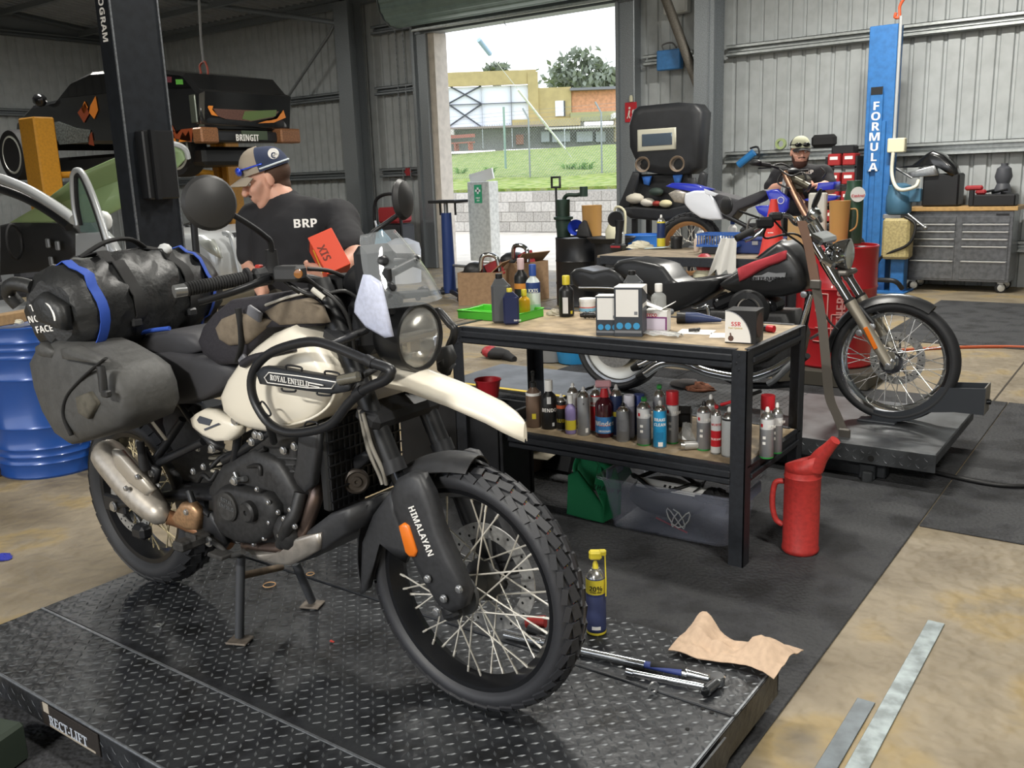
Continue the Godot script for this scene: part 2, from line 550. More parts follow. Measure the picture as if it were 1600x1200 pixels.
func build_setting()-> void:
	var conc := mat("concrete","968b76",0.62,0.0,{"bump": [0.35,0.5,0.09]})
	conc.albedo_texture = noise_tex("conc",0.006,6,[[0.1,Color(0.74,0.72,0.69)],[0.4,Color(0.86,0.85,0.84)],[0.55,Color(0.93,0.92,0.91)],[0.7,Color(0.97,0.92,0.78)],[0.9,Color(0.84,0.84,0.86)]],1024)
	conc.uv1_scale = Vector3.ONE*0.21; conc.uv1_world_triplanar = true
	var clad := mat("zinc_sheet","b4b9ba",0.5,0.0,{"mottle": [0.1,0.35,0.02]})
	var galv := mat("galvanised_steel","9aa0a4",0.42,0.55,{"mottle": [0.3,2.2,0.05]})
	var gdark := galv
	var rail := mat("girt_steel","bcc1c0",0.35,0.5,{"mottle": [0.15,0.8,0.03]})
	var wallb := mat("wall_backing","8b9094",0.8)
	var s := S.new()
	s.box(V3(-6.4,-0.1,-3.0),V3(27.0,0.2,20.4))
	var fl := struct("floor",s,conc)
	for j in [[V3(-0.91,0.0005,-7.4),V3(0.012,0.004,1.5)],[V3(-0.91,0.0005,-10.4),V3(0.012,0.004,4.5)],[V3(-6.6,0.0005,-4.5),V3(0.012,0.004,16.0)]]:
		part(fl,"joint_filler",S.new().box(j[0],j[1]),mat("joint","3c352c",0.9))
	var wb := struct("wall_back",S.new().box(V3(-15.45,2.45,-13.3),V3(8.9,4.9,0.2)).box(V3(0.03,2.45,-13.3),V3(14.1,4.9,0.2)).box(V3(-9.0,4.55,-13.3),V3(4.1,0.75,0.2)),wallb)
	var sheet4 := profile_sheet(0.8,4.85,0.2,0.03).mesh()
	for i in 11: 
		var o := part(wb,"cladding_sheet",sheet4,clad); o.position = V3(-11.1 - 0.8*(i+1),0,CLAD)
	for i in 12:
		var o := part(wb,"cladding_sheet",sheet4,clad); o.position = V3(-7.02+0.8*i,0,CLAD)
	part(wb,"header_beam",S.new().box(V3(-9.1,4.28,-13.02),V3(4.3,0.34,0.2)).box(V3(-9.1,4.1,-12.99),V3(4.3,0.03,0.28)),gdark)
	for y in [[1.75,0.165],[3.23,0.15]]:
		girt(wb,V3(-19.7,y[0],WZ),V3(-13.0,y[0],WZ),y[1],Vector3.BACK,gdark)
		girt(wb,V3(-12.45,y[0],WZ),V3(-11.45,y[0],WZ),y[1],Vector3.BACK,gdark)
		girt(wb,V3(-6.85,y[0],WZ),V3(-5.88,y[0],WZ),y[1],Vector3.BACK,rail)
		girt(wb,V3(-5.52,y[0],WZ),V3(4.0,y[0],WZ),y[1],Vector3.BACK,rail)
	girt(wb,V3(-12.45,4.3,WZ),V3(-11.3,4.3,WZ),0.15,Vector3.BACK,gdark)
	girt(wb,V3(-5.52,0.52,WZ),V3(4.0,0.52,WZ),0.15,Vector3.BACK,rail)
	girt(wb,V3(-19.7,0.4,WZ),V3(-13.0,0.4,WZ),0.15,Vector3.BACK,gdark)
	part(wb,"eave_purlin",S.new().box(V3(-12.9,4.83,-12.98),V3(13.8,0.12,0.1)).box(V3(-12.9,4.95,-12.8),V3(13.8,0.1,0.2)),gdark)
	part(wb,"eave_purlin",S.new().box(V3(0.0,4.83,-12.98),V3(13.8,0.12,0.1)),gdark)
	var wl := struct("wall_left",S.new().prism([Vector2(-13.2,0),Vector2(-13.2,4.9),Vector2(-3,6.0),Vector2(7.2,4.9),Vector2(7.2,0)],0.2),wallb)
	wl.transform = Transform3D(Basis(V3(0,0,1),V3(0,1,0),V3(-1,0,0)),V3(LX - 0.25,0,0))
	var wl2 := thing_struct("wall_left_lining")
	for i in 13:
		var o := part(wl2,"cladding_sheet",sheet4,clad); o.transform = Transform3D(Basis(V3(0,0,-1),V3(0,1,0),V3(1,0,0)),V3(LX - 0.08,0,-12.3+0.8*i))
	for y in [[1.75,0.165],[3.25,0.15],[4.82,0.12]]:
		girt(wl2,V3(LX+0.05,y[0],-12.9),V3(LX+0.05,y[0],-2.0),y[1],Vector3.RIGHT,gdark)
	var rf := S.new()
	rf.at(V3(LX+0.3,5.02 - 0.04,-13.0),by(V3(0,0.105,1).normalized(),Vector3.RIGHT))
	rf.box(V3(0,5.0,0.16),V3(0.22,10.0,0.02)).box(V3(0,5.0,-0.16),V3(0.22,10.0,0.02)).box(V3(0,5.0,0),V3(0.02,10.0,0.32))
	part(wl2,"rafter",rf,galv)
	struct("wall_right",S.new().box(V3(7.1,3.0,-3.0),V3(0.2,6.2,20.4)),clad)
	struct("wall_front",S.new().box(V3(-16.0,2.45,7.1),V3(8.0,4.9,0.2)).box(V3(4.1,2.45,7.1),V3(6.2,4.9,0.2)).box(V3(-5.5,4.6,7.1),V3(13.0,0.6,0.2)),clad)
	var roof := mat("roof_sheet","a4a8ab",0.5,0.0,{"mottle": [0.12,0.3,0.02]})
	var ce := struct("ceiling",S.new().prism([Vector2(-13.4,4.93),Vector2(-13.4,5.03),Vector2(-3,6.12),Vector2(7.3,5.05),Vector2(7.3,4.95),Vector2(-3,6.02)],27.4),wallb)
	ce.transform = Transform3D(Basis(V3(0,0,1),V3(0,1,0),V3(-1,0,0)),V3(-6.4,0,0))
	var rs := profile_sheet(0.8,10.2,0.2,0.03).mesh()
	for i in 16:
		var o := part(ce,"roof_sheet",rs,roof)
		var up := V3(0,0.105,1).normalized()
		o.transform = ce.transform.affine_inverse()*Transform3D(Basis(V3(-1,0,0),up,V3(-1,0,0).cross(up)),V3(LX+0.8*(i+1),4.9,-13.1))
	for z in [-11.6,-9.8]:
		part(ce,"purlin",S.new().box(V3(0,0,0),V3(13.0,0.1,0.09)),gdark).transform = ce.transform.affine_inverse()*Transform3D(Basis.IDENTITY,V3(-13.2,roof_y(z)- 0.11,z))
	var c := S.new()
	c.box(V3(-12.78,2.4,-12.92),V3(0.4,4.8,0.02)).box(V3(-12.78,2.4,-12.62),V3(0.4,4.8,0.02)).box(V3(-12.78,2.4,-12.77),V3(0.03,4.8,0.3))
	c.box(V3(-12.97,2.4,-12.94),V3(0.02,4.8,0.05)).box(V3(-12.59,2.4,-12.59),V3(0.02,4.8,0.05))
	struct("trim_1",c,gdark)
	c = S.new()
	c.box(V3(-5.68,2.4,-12.6),V3(0.3,4.8,0.02)).box(V3(-5.68,2.4,-12.94),V3(0.3,4.8,0.02)).box(V3(-5.66,2.4,-12.77),V3(0.03,4.8,0.34))
	c.box(V3(-5.6,2.4,-12.585),V3(0.006,4.8,0.03))
	struct("trim_2",c,galv)
	struct("trim_3",S.new().box(V3(-7.09,2.2,-13.0),V3(0.3,4.4,0.22),0.01).box(V3(-7.21,2.2,-12.87),V3(0.05,4.4,0.06)),galv)
	struct("trim_4",S.new().box(V3(-11.22,2.15,-12.98),V3(0.36,4.3,0.2),0.01).box(V3(-11.3,2.15,-12.86),V3(0.05,4.3,0.06)),gdark)
	struct("trim_5",S.new().box(V3(-10.97,2.05,-13.12),V3(0.14,4.1,0.34)),mat("door_reveal","d9d0c3",0.7,0.0,{"mottle": [0.12,0.8]}))
	struct("trim_6",S.new().tube([V3(-6.55,4.5,-12.75),V3(-5.72,2.5,-12.75)],0.075,4),mat("brace_steel","8a857c",0.6,0.3,{"mottle": [0.35,1.5,0.05]}))
	struct("trim_7",S.new().tube([V3(-14.6,3.2,-12.7),V3(-13.2,4.3,-12.7),V3(-12.8,4.75,-12.7)],0.03,6),gdark)
	struct("trim_8",S.new().tube([V3(-16.0,5.1,-11.2),V3(-12.9,4.45,-12.7),V3(-12.8,4.1,-12.7)],0.045,6),gdark)
	var rd := thing_struct("door_1")
	var poly := []
	for i in 96:
		var a := TAU*i/96.0
		var r := 0.40+(0.014 if (i/3)% 2 == 0 else 0.0)
		poly.append(Vector2(cos(a)*r,sin(a)*r))
	var cur := part(rd,"wound_curtain",S.new().prism(poly,4.3),mat("door_curtain","8fa5a0",0.4,0.1,{"mottle": [0.15,0.6]}))
	cur.transform = Transform3D(Basis(V3(0,0,-1),V3(0,1,0),V3(1,0,0)),V3(-9.2,4.58,-12.5))
	part(rd,"bottom_rail",S.new().box(V3(-9.1,4.13,-12.72),V3(4.2,0.05,0.05),0.008),rail)
	var pc := part(rd,"end_plate",S.new().at(V3(-11.38,4.58,-12.5),by(Vector3.RIGHT)).lathe([Vector2(0.43,0),Vector2(0.43,0.012)],40),gdark)
	pc.set_meta("label","round steel end plate of the roller door")
	part(rd,"hook",S.new().tube([V3(-9.3,4.1,-12.85),V3(-9.3,4.04,-12.85),V3(-9.26,4.0,-12.85)],0.008,6),rail)
	var ch := S.new()
	for k in 60:
		ch.box(V3(-11.62+0.003*(k % 2),4.3 - k*0.055,-12.75),V3(0.018,0.05,0.006)if k % 2 == 0 else V3(0.006,0.05,0.018))
		ch.box(V3(-11.44+0.003*(k % 2),4.3 - k*0.045,-12.75),V3(0.018,0.042,0.006)if k % 2 == 0 else V3(0.006,0.042,0.018))
	part(rd,"hand_chain",ch,gdark)
	var star := []
	for i in 12: star.append(Vector2(cos(TAU*i/12.0),sin(TAU*i/12.0))*(0.085 if i % 2 == 0 else 0.06))
	part(rd,"chain_keeper",S.new().at(V3(-11.66,1.75,-12.93)).prism(star,0.03),mat("red_paint","9c2a30",0.5))
	var rub := mat("mat_rubber","3a3b3d",0.88,0.0,{"bump": [0.5,1.6,0.2]})
	rub.albedo_texture = noise_tex("rub",0.008,6,[[0.2,Color(0.7,0.7,0.7)],[0.5,Color(0.95,0.95,0.97)],[0.64,Color(1.12,1.1,1.05)],[0.78,Color(1.5,1.45,1.38)]],1024,0,5)
	rub.uv1_world_triplanar = true; rub.uv1_scale = Vector3.ONE*0.4
	for a in [[-3.1,-0.82,-6.7,1.2,"black rubber mat under the workbench and the near lift"],[-0.815,2.6,-6.7,-4.145,"black rubber mat beside the bare concrete rectangle"],[-2.2,1.0,-11.57,-8.73,"black rubber mat in front of the steel tool cabinet"],[-4.1,-3.105,-6.7,-4.6,"black rubber mat under the rear end of the black cruiser"]]:
		var o := part(self,"rubber_mat",S.new().box(V3((a[0]+a[1])/2,0.004,(a[2]+a[3])/2),V3(a[1]- a[0],0.008,a[3]- a[2]),0.003),rub)
		tag(o,a[4],"mat")
	var t := thing("junction_box","blue steel electrical box on the wall rail beside the doorway","box",V3(-6.37,3.05,-12.98))
	part(t,"body",S.new().box(V3(0,0.14,0.05),V3(0.38,0.28,0.12),0.012),mat("box_blue","3f7fbd",0.45,0.0,{"mottle": [0.12,2.0]}))
	part(t,"cable",S.new().tube(S.spl([V3(-0.1,0.28,0.04),V3(-0.12,0.36,0.05),V3(0.02,0.38,0.03),V3(0.1,0.3,0.04)]),0.012,6),mat("cord_grey","6b6b6b",0.7))
	t = thing("wall_box","pale grey switch box high on the wall beside the doorway","box",V3(-6.3,3.83,-13.1))
	part(t,"body",S.new().box(V3(0,0.2,0.08),V3(0.38,0.4,0.14),0.012),mat("box_pale","d8dad6",0.5))
	part(t,"lid",S.new().box(V3(0,0.2,0.155),V3(0.33,0.35,0.015),0.004),mat("box_pale2","cfd1ce",0.5))
	t = thing("safety_sign","small red sign with a pale figure on the door column","sign",V3(-6.99,2.35,-12.87))
	part(t,"plate",S.new().box(V3(0,0.14,0),V3(0.2,0.29,0.012),0.003),mat("sign_red","c2202c",0.5))
	var pale := mat("sign_pale","e9e3da",0.6)
	part(t,"figure",S.new().blob(V3(-0.02,0.2,0.008),V3(0.02,0.02,0.004),8).tube([V3(-0.02,0.17,0.008),V3(-0.035,0.1,0.008)],0.014,6).tube([V3(-0.035,0.1,0.008),V3(-0.06,0.05,0.008)],0.009,6).tube([V3(-0.035,0.1,0.008),V3(-0.01,0.05,0.008)],0.009,6).blob(V3(0.045,0.14,0.008),V3(0.025,0.04,0.004),8),pale)
	part(t,"bottle_hook",S.new().at(V3(0.01,0.29,0.01)).lathe([Vector2(0.028,0),Vector2(0.03,0.06),Vector2(0.02,0.09),Vector2(0.0,0.1)],10),mat("cream_plastic","d6d2b6",0.6))

func thing_struct(called: String)-> Node3D:
	var o := Node3D.new(); o.name = numbered(self,called); add_child(o); o.set_meta("kind","structure"); return o

# ---------------------------------------------------------------- outside, seen through the doorway
func build_outside()-> void:
	var yard := mat("yard_concrete","d2c6b4",0.8,0.0,{"mottle": [0.16,0.25,0.01]})
	yard.uv1_world_triplanar = true
	struct("floor_yard",S.new().box(V3(-17.0,-0.12,-18.1),V3(24.0,0.2,9.8)),yard)
	var blk := [mat("block_a","c9c2b6",0.85,0.0,{"mottle": [0.2,1.1,0.02]}),mat("block_b","bdb6ab",0.85,0.0,{"mottle": [0.25,1.3,0.02]}),mat("block_c","d2cbc0",0.85,0.0,{"mottle": [0.18,0.9,0.02]})]
	var w := struct("wall_retaining",S.new().box(V3(-18.0,0.45,-22.75),V3(22.0,1.45,0.2)),mat("mortar","a9a49a",0.9))
	var bm := S.new().box(Vector3.ZERO,V3(0.57,0.28,0.1),0.006).mesh()
	var rng := RandomNumberGenerator.new(); rng.seed = 11
	for row in 5:
		for i in 19:
			var xx := -21.6+i*0.58+(0.29 if row % 2 else 0.0)
			var o := part(w,"block",bm,blk[rng.randi()% 3]); o.position = V3(xx,-0.15+row*0.29,-22.6+rng.randf_range(-0.004,0.004))
	var gr := mat("grass","98a06a",0.95,0.0,{"bump": [1.0,0.5,0.2]})
	gr.albedo_texture = noise_tex("grs",0.02,6,[[0.25,Color(0.72,0.82,0.5)],[0.5,Color(0.95,1.0,0.72)],[0.62,Color(1.15,1.12,0.85)],[0.78,Color(1.5,1.25,1.0)]],512,0,9)
	gr.uv1_world_triplanar = true; gr.uv1_scale = Vector3.ONE*0.22
	var yb := fz(820,236,-48.0).y
	var rows := []
	for i in 13:
		var r := []
		var f := i/12.0
		for k in 25:
			var xx := -62.0+k*2.6
			r.append(V3(xx,1.16+(yb - 1.16)*f+0.06*sin(xx*1.3+i)*(1.0 if i > 0 else 0.2),-22.86 - 25.3*f))
		rows.append(r)
	var back := []
	for v in rows[-1]: back.append(V3(v.x*1.6+10.0,yb,-110.0))
	rows.append(back)
	tag(part(self,"grass_bank",S.new().sheet(rows,0.2),gr),"sloping mown grass bank above the block wall","grass","","stuff")
	var tuft := mat("grass_tuft","6f9a3c",0.9)
	for q in [[720,282,"lone low grass tuft near the block wall"],[765,250,"small grass tuft beside the green fence post"],[905,245,"middle one of three long grass tufts near the guy wire"],[918,249,"grass tuft furthest from the guy wire foot"],[888,246,"grass tuft closest to the guy wire foot"]]:
		var p := fz(q[0],q[1],-30.0)
		var sh := S.new()
		for k in 34:
			var a := rng.randf()*TAU; var l := rng.randf_range(0.1,0.3)
			sh.tube([V3(cos(a)*0.1,-0.1,sin(a)*0.1),V3(cos(a)*0.2,l*0.8,sin(a)*0.2),V3(cos(a)*0.36,l,sin(a)*0.36)],[0.02,0.014,0.003],3,false)
		tag(part(self,"grass_tuft",sh,tuft),q[2],"grass tuft","tufts on the grass bank").position = V3(p.x,1.16+(yb - 1.16)*7.3/25.5+0.05,-30.0)
	var steel := mat("fence_wire","8d938f",0.5,0.4)
	var fz0 := -27.0
	var yg := 1.16+(yb - 1.16)*4.3/25.5
	var fe := thing("chain_link_fence","chain-link fence with cranked posts along the grass bank","fence",V3(-18.0,yg,fz0))
	for px in [536.0/2.858+640,858.0/2.858+640]:
		var xx := fz(px,250,fz0).x+18.0
		part(fe,"post",S.new().tube([V3(xx,-0.1,0),V3(xx,2.05,0),V3(xx - 0.22,2.4,0)],0.03,8),steel)
	part(fe,"post",S.new().tube([V3(fz(792,240,fz0).x+18.0,0.4,0.1),V3(fz(792,240,fz0).x+18.0,2.5,0.1)],0.04,8),mat("post_green","8ba394",0.6))
	var ms := S.new()
	for i in 130:
		var x0 := -7.0+i*0.11
		ms.tube([V3(x0,0,0.01),V3(x0+1.95,1.95,0.01)],0.006,3,false)
		ms.tube([V3(x0+1.95,0,-0.01),V3(x0,1.95,-0.01)],0.006,3,false)
	var mm := part(fe,"wire_mesh",ms,steel); mm.set_meta("kind","stuff")
	for y in [2.05,2.2,2.32]:
		part(fe,"wire",S.new().tube([V3(-7,y,0),V3(8,y,0)],0.005,4),steel)
	var g0 := fz(737,48,-25.0); var g1 := fz(893,246,-31.0)
	var gw := thing("guy_wire","slanting white guarded guy wire crossing the doorway view","guy wire",g1)
	part(gw,"wire",S.new().tube([g0 - g1+(g0 - g1)*0.5,Vector3.ZERO],0.012,6),mat("wire_pale","dcdad6",0.5))
	part(gw,"guard",S.new().tube([(g0 - g1)*0.58,(g0 - g1)*0.08],0.045,8),mat("guard_white","f2f0ec",0.6))
	part(gw,"insulator",S.new().tube([(g0 - g1)*0.94,(g0 - g1)*0.84],0.09,8),mat("insulator_blue","9fb6cc",0.4))
	var bz0 := -52.0
	var yw := deg_to_rad(36.2)
	var BB := Basis(Vector3.UP,yw)
	var D := bz0*-1.2
	var QW := func(px: float,py: float)-> Vector3:
		var d := ray(px,py)
		return V3(0,CAM_H,0)+d*(D/d.dot(-BB.z))
	var bl := thing("factory_building","long cream and ochre factory with white cross-braced panels","building",QW.call(820,232),yw)
	var o0 := Vector3.ZERO
	var b0: Vector3 = bl.position
	var Q := func(px: float,py: float)-> Vector3: return BB.inverse()*((QW.call(px,py)as Vector3)- b0)
	var och := mat("ochre_sheet","b5a370",0.7,0.0,{"mottle": [0.1,0.2]})
	var R := func(called: String,x0: float,y0: float,x1: float,y1: float,dz: float,th: float,m: Material)-> void:
		var xm := (clampf(x0,675,970)+clampf(x1,675,970))/2
		var a: Vector3 = Q.call(xm,y0); var b: Vector3 = Q.call(xm,y1)
		a.x = Q.call(x0,y0).x; b.x = Q.call(x1,y1).x
		var cy0 := minf(a.y,b.y); var cy1 := maxf(a.y,b.y)
		part(bl,called,S.new().box(V3((a.x+b.x)/2,(cy0+cy1)/2,dz),V3(absf(b.x - a.x),cy1 - cy0,th)),m)
	R.call("wall",600,135,845,200,-2.0,4.0,mat("factory_white","e6eaf0",0.6))
	R.call("fascia",600,112,838,134,0.1,0.3,och)
	R.call("wall",824,113,842,192,0.15,0.4,och)
	R.call("wall",838,137,893,192,-0.3,1.0,och)
	R.call("wall",893,141,1010,176,-0.5,1.0,mat("brick_orange","d39a73",0.8,0.0,{"mottle": [0.2,0.6]}))
	R.call("roof_edge",890,137,1010,141,0.2,0.6,mat("roof_grey","77777a",0.7))
	R.call("awning",800,187,905,199,0.5,1.2,och)
	R.call("awning",890,176,965,190,0.4,1.0,mat("awning_olive","9c9a70",0.7))
	R.call("lower_wall",640,199,1010,232,-0.8,0.6,mat("lower_grey","b9b8b4",0.8,0.0,{"mottle": [0.3,0.5,0.03]}))
	R.call("verandah_roof",690,199,850,202,0.8,1.6,mat("verandah","8f7f74",0.7))
	R.call("verandah_roof",850,199,965,202,0.7,1.4,mat("roof_pale","d5cdc3",0.7))
	R.call("cottage_wall",600,214,705,226,1.2,2.0,mat("cottage_cream","dcc9a4",0.7))
	R.call("cottage_roof",600,206,712,214,1.2,2.6,mat("roof_pale","d5cdc3",0.7))
	R.call("cottage_wall",958,188,1000,222,1.2,2.0,mat("cottage_cream","dcc9a4",0.7))
	R.call("cottage_roof",952,180,1010,188,1.2,2.6,mat("roof_white","ece8e2",0.7))
	R.call("door",806,211,818,226,0.0,1.2,mat("door_brown","9d6a52",0.7))
	R.call("window",867,158,881,182,0.25,0.1,mat("pane_pale","e6ebf2",0.3))
	R.call("window",880,158,883,182,0.25,0.12,mat("frame_dark","4a4a4a",0.6))
	for xr in [[845,858],[862,890],[900,925],[930,945]]:
		R.call("window",xr[0],206,xr[1],222,0.1,0.8,mat("pane_grey","a6adb2",0.4))
	var fr := mat("brace_dark","4a4d52",0.6)
	for xx in [699.0,753.0,799.0]: R.call("frame_post",xx - 1.5,134,xx+1.5,200,0.12,0.15,fr)
	R.call("frame_rail",600,162,826,163,0.12,0.12,fr)
	for q in [[701,134,752,162],[701,162,752,134],[701,163,752,198],[701,198,752,163]]:
		part(bl,"cross_brace",S.new().tube([Q.call(q[0],q[1])- o0+V3(0,0,0.12),Q.call(q[2],q[3])- o0+V3(0,0,0.12)],0.05,5),fr)
	for xx in [755.0,800.0,880.0]: R.call("verandah_post",xx - 1,202,xx+1,232,1.5,0.1,mat("post_pale","b9bec0",0.7))
	var bn := thing("picnic_bench","long low red-brown timber bench in front of the factory","bench",QW.call(720,231)+V3(2.4,-0.3,3.4))
	var rb := mat("timber_red","a2604c",0.7)
	part(bn,"seat",S.new().box(V3(0,0.45,0),V3(2.6,0.08,0.4)),rb)
	for sx in [-1.1,0.0,1.1]: part(bn,"leg",S.new().box(V3(sx,0.2,0),V3(0.12,0.42,0.35)),rb)
	part(bn,"backrest",S.new().box(V3(0,0.85,-0.2),V3(2.6,0.2,0.06)),rb)
	for a in [[905,132,62,46,-74.0,"grey-green gum tree with an open crown behind the brick building",1500],[780,110,22,8,-80.0,"distant round dark tree top above the factory roof",500],[962,140,26,30,-70.0,"pale gum tree beside the large open-crowned gum",500]]:
		var bp := fz(a[0],232,a[4]); bp.y = yb+0.11
		var tr := thing("gum_tree",a[5],"tree",bp)
		var k: float = -a[4]*1.25/FOC
		var cy: float = fz(a[0],a[1],a[4]).y - bp.y; var rx: float = a[2]*k; var ry: float = a[3]*k
		var lf := S.new()
		var clumps := []
		for i in 26:
			var v := V3(rng.randfn(),rng.randfn(),rng.randfn()).normalized()*pow(rng.randf(),0.4)
			clumps.append(V3(v.x*rx*0.9,cy+v.y*ry*0.85,v.z*rx*0.6))
		for i in a[6]:
			var cc: Vector3 = clumps[rng.randi()% clumps.size()]
			var p := cc+V3(rng.randfn(),rng.randfn()*0.8,rng.randfn())*rx*0.15
			var d := V3(rng.randfn(),rng.randfn()- 0.6,rng.randfn()).normalized()*0.45; var e := d.cross(V3(rng.randfn(),rng.randfn(),rng.randfn())).normalized()*0.2
			lf.tri(p - d,p+e,p+d,-1); lf.tri(p - d,p+d,p - e,-1)
		lf.flush(false)
		part(tr,"crown",lf,mat("leaves","7c8272",0.8,0.0,{"back": "404a30"}))
		var tk := S.new().tube([V3(0,0,0),V3(0.2,cy*0.5,0),V3(0,cy,0)],[0.5,0.35,0.15],7)
		for i in 14: tk.tube([V3(0.1,cy*0.6,0),clumps[i]*0.5+V3(0,cy*0.45,0),clumps[i]],[0.22,0.12,0.05],5,false)
		part(tr,"trunk",tk,mat("bark_grey","8d857c",0.9))
	var pb := fy(728,408,0.0)
	var pn := thing("first_aid_cabinet","grey-white metal cabinet with a green first-aid sign outside the doorway","cabinet",V3(-11.2,0,-14.2))
	part(pn,"body",S.new().box(V3(0.28,0.78,0),V3(0.52,1.5,0.3),0.01),mat("cab_pale","cfcfc8",0.5,0.1,{"mottle": [0.2,1.0,0.02]}))
	part(pn,"lid",S.new().box(V3(0.28,1.62,0.02),V3(0.56,0.2,0.04),0.0,Basis(Vector3.BACK,0.2)),mat("lid_pale","dedcd6",0.5))
	part(pn,"first_aid_sign",S.new().box(V3(0.28,1.3,0.155),V3(0.18,0.34,0.006)),mat("aid_green","2f9d6c",0.5))
	part(pn,"cross",S.new().box(V3(0.28,1.36,0.16),V3(0.04,0.12,0.006)).box(V3(0.28,1.36,0.16),V3(0.12,0.04,0.006)),pale_m())
	txt(pn,"sign_lettering","FIRST\nAID",0.028,pale_m(),Transform3D(Basis.IDENTITY,V3(0.28,1.2,0.16)))
func pale_m()-> Material: return mat("white_print","f0eeea",0.6)

# ---------------------------------------------------------------- motorcycle lift tables and wheels
func tread_lugs(parent: Node,origin: Vector3,u: Vector3,v: Vector3,nu: int,nv: int,pitch: float,m: Material)-> void:
	var s := S.new()
	var a := 0.013; var w := 0.0042; var h := 0.0022
	var top := [V3(-a*0.55,h,0),V3(a*0.55,h,0)]
	var b := [V3(-a,0,0),V3(0,0,w),V3(a,0,0),V3(0,0,-w)]
	s.tri(b[0],top[0],b[1],1); s.quad(b[1],top[0],top[1],b[1],1); s.tri(b[1],top[1],b[2],1)
	s.tri(b[2],top[1],b[3],2); s.quad(b[3],top[1],top[0],b[3],2); s.tri(b[3],top[0],b[0],2)
	s.flush()
	var mm := MultiMesh.new(); mm.transform_format = MultiMesh.TRANSFORM_3D
	mm.mesh = s.mesh()
	mm.instance_count = nu*nv
	var n := u.cross(v).normalized()*-1.0
	if n.dot(Vector3.UP)< -0.01: n = -n
	for i in nu:
		for j in nv:
			var ang := PI/4 if (i+j)% 2 == 0 else -PI/4
			var ux := u.normalized()
			var bas := Basis(ux,n,ux.cross(n)).rotated(n,ang)
			mm.set_instance_transform(i*nv+j,Transform3D(bas,origin+u.normalized()*pitch*(i+0.5)+v.normalized()*pitch*(j+0.5)))
	var o := MultiMeshInstance3D.new()
	o.multimesh = mm; o.name = numbered(parent,"tread_pattern"); o.material_override = m
	parent.add_child(o); o.set_meta("kind","stuff"); o.set_meta("label","raised chequer-plate tread bars")

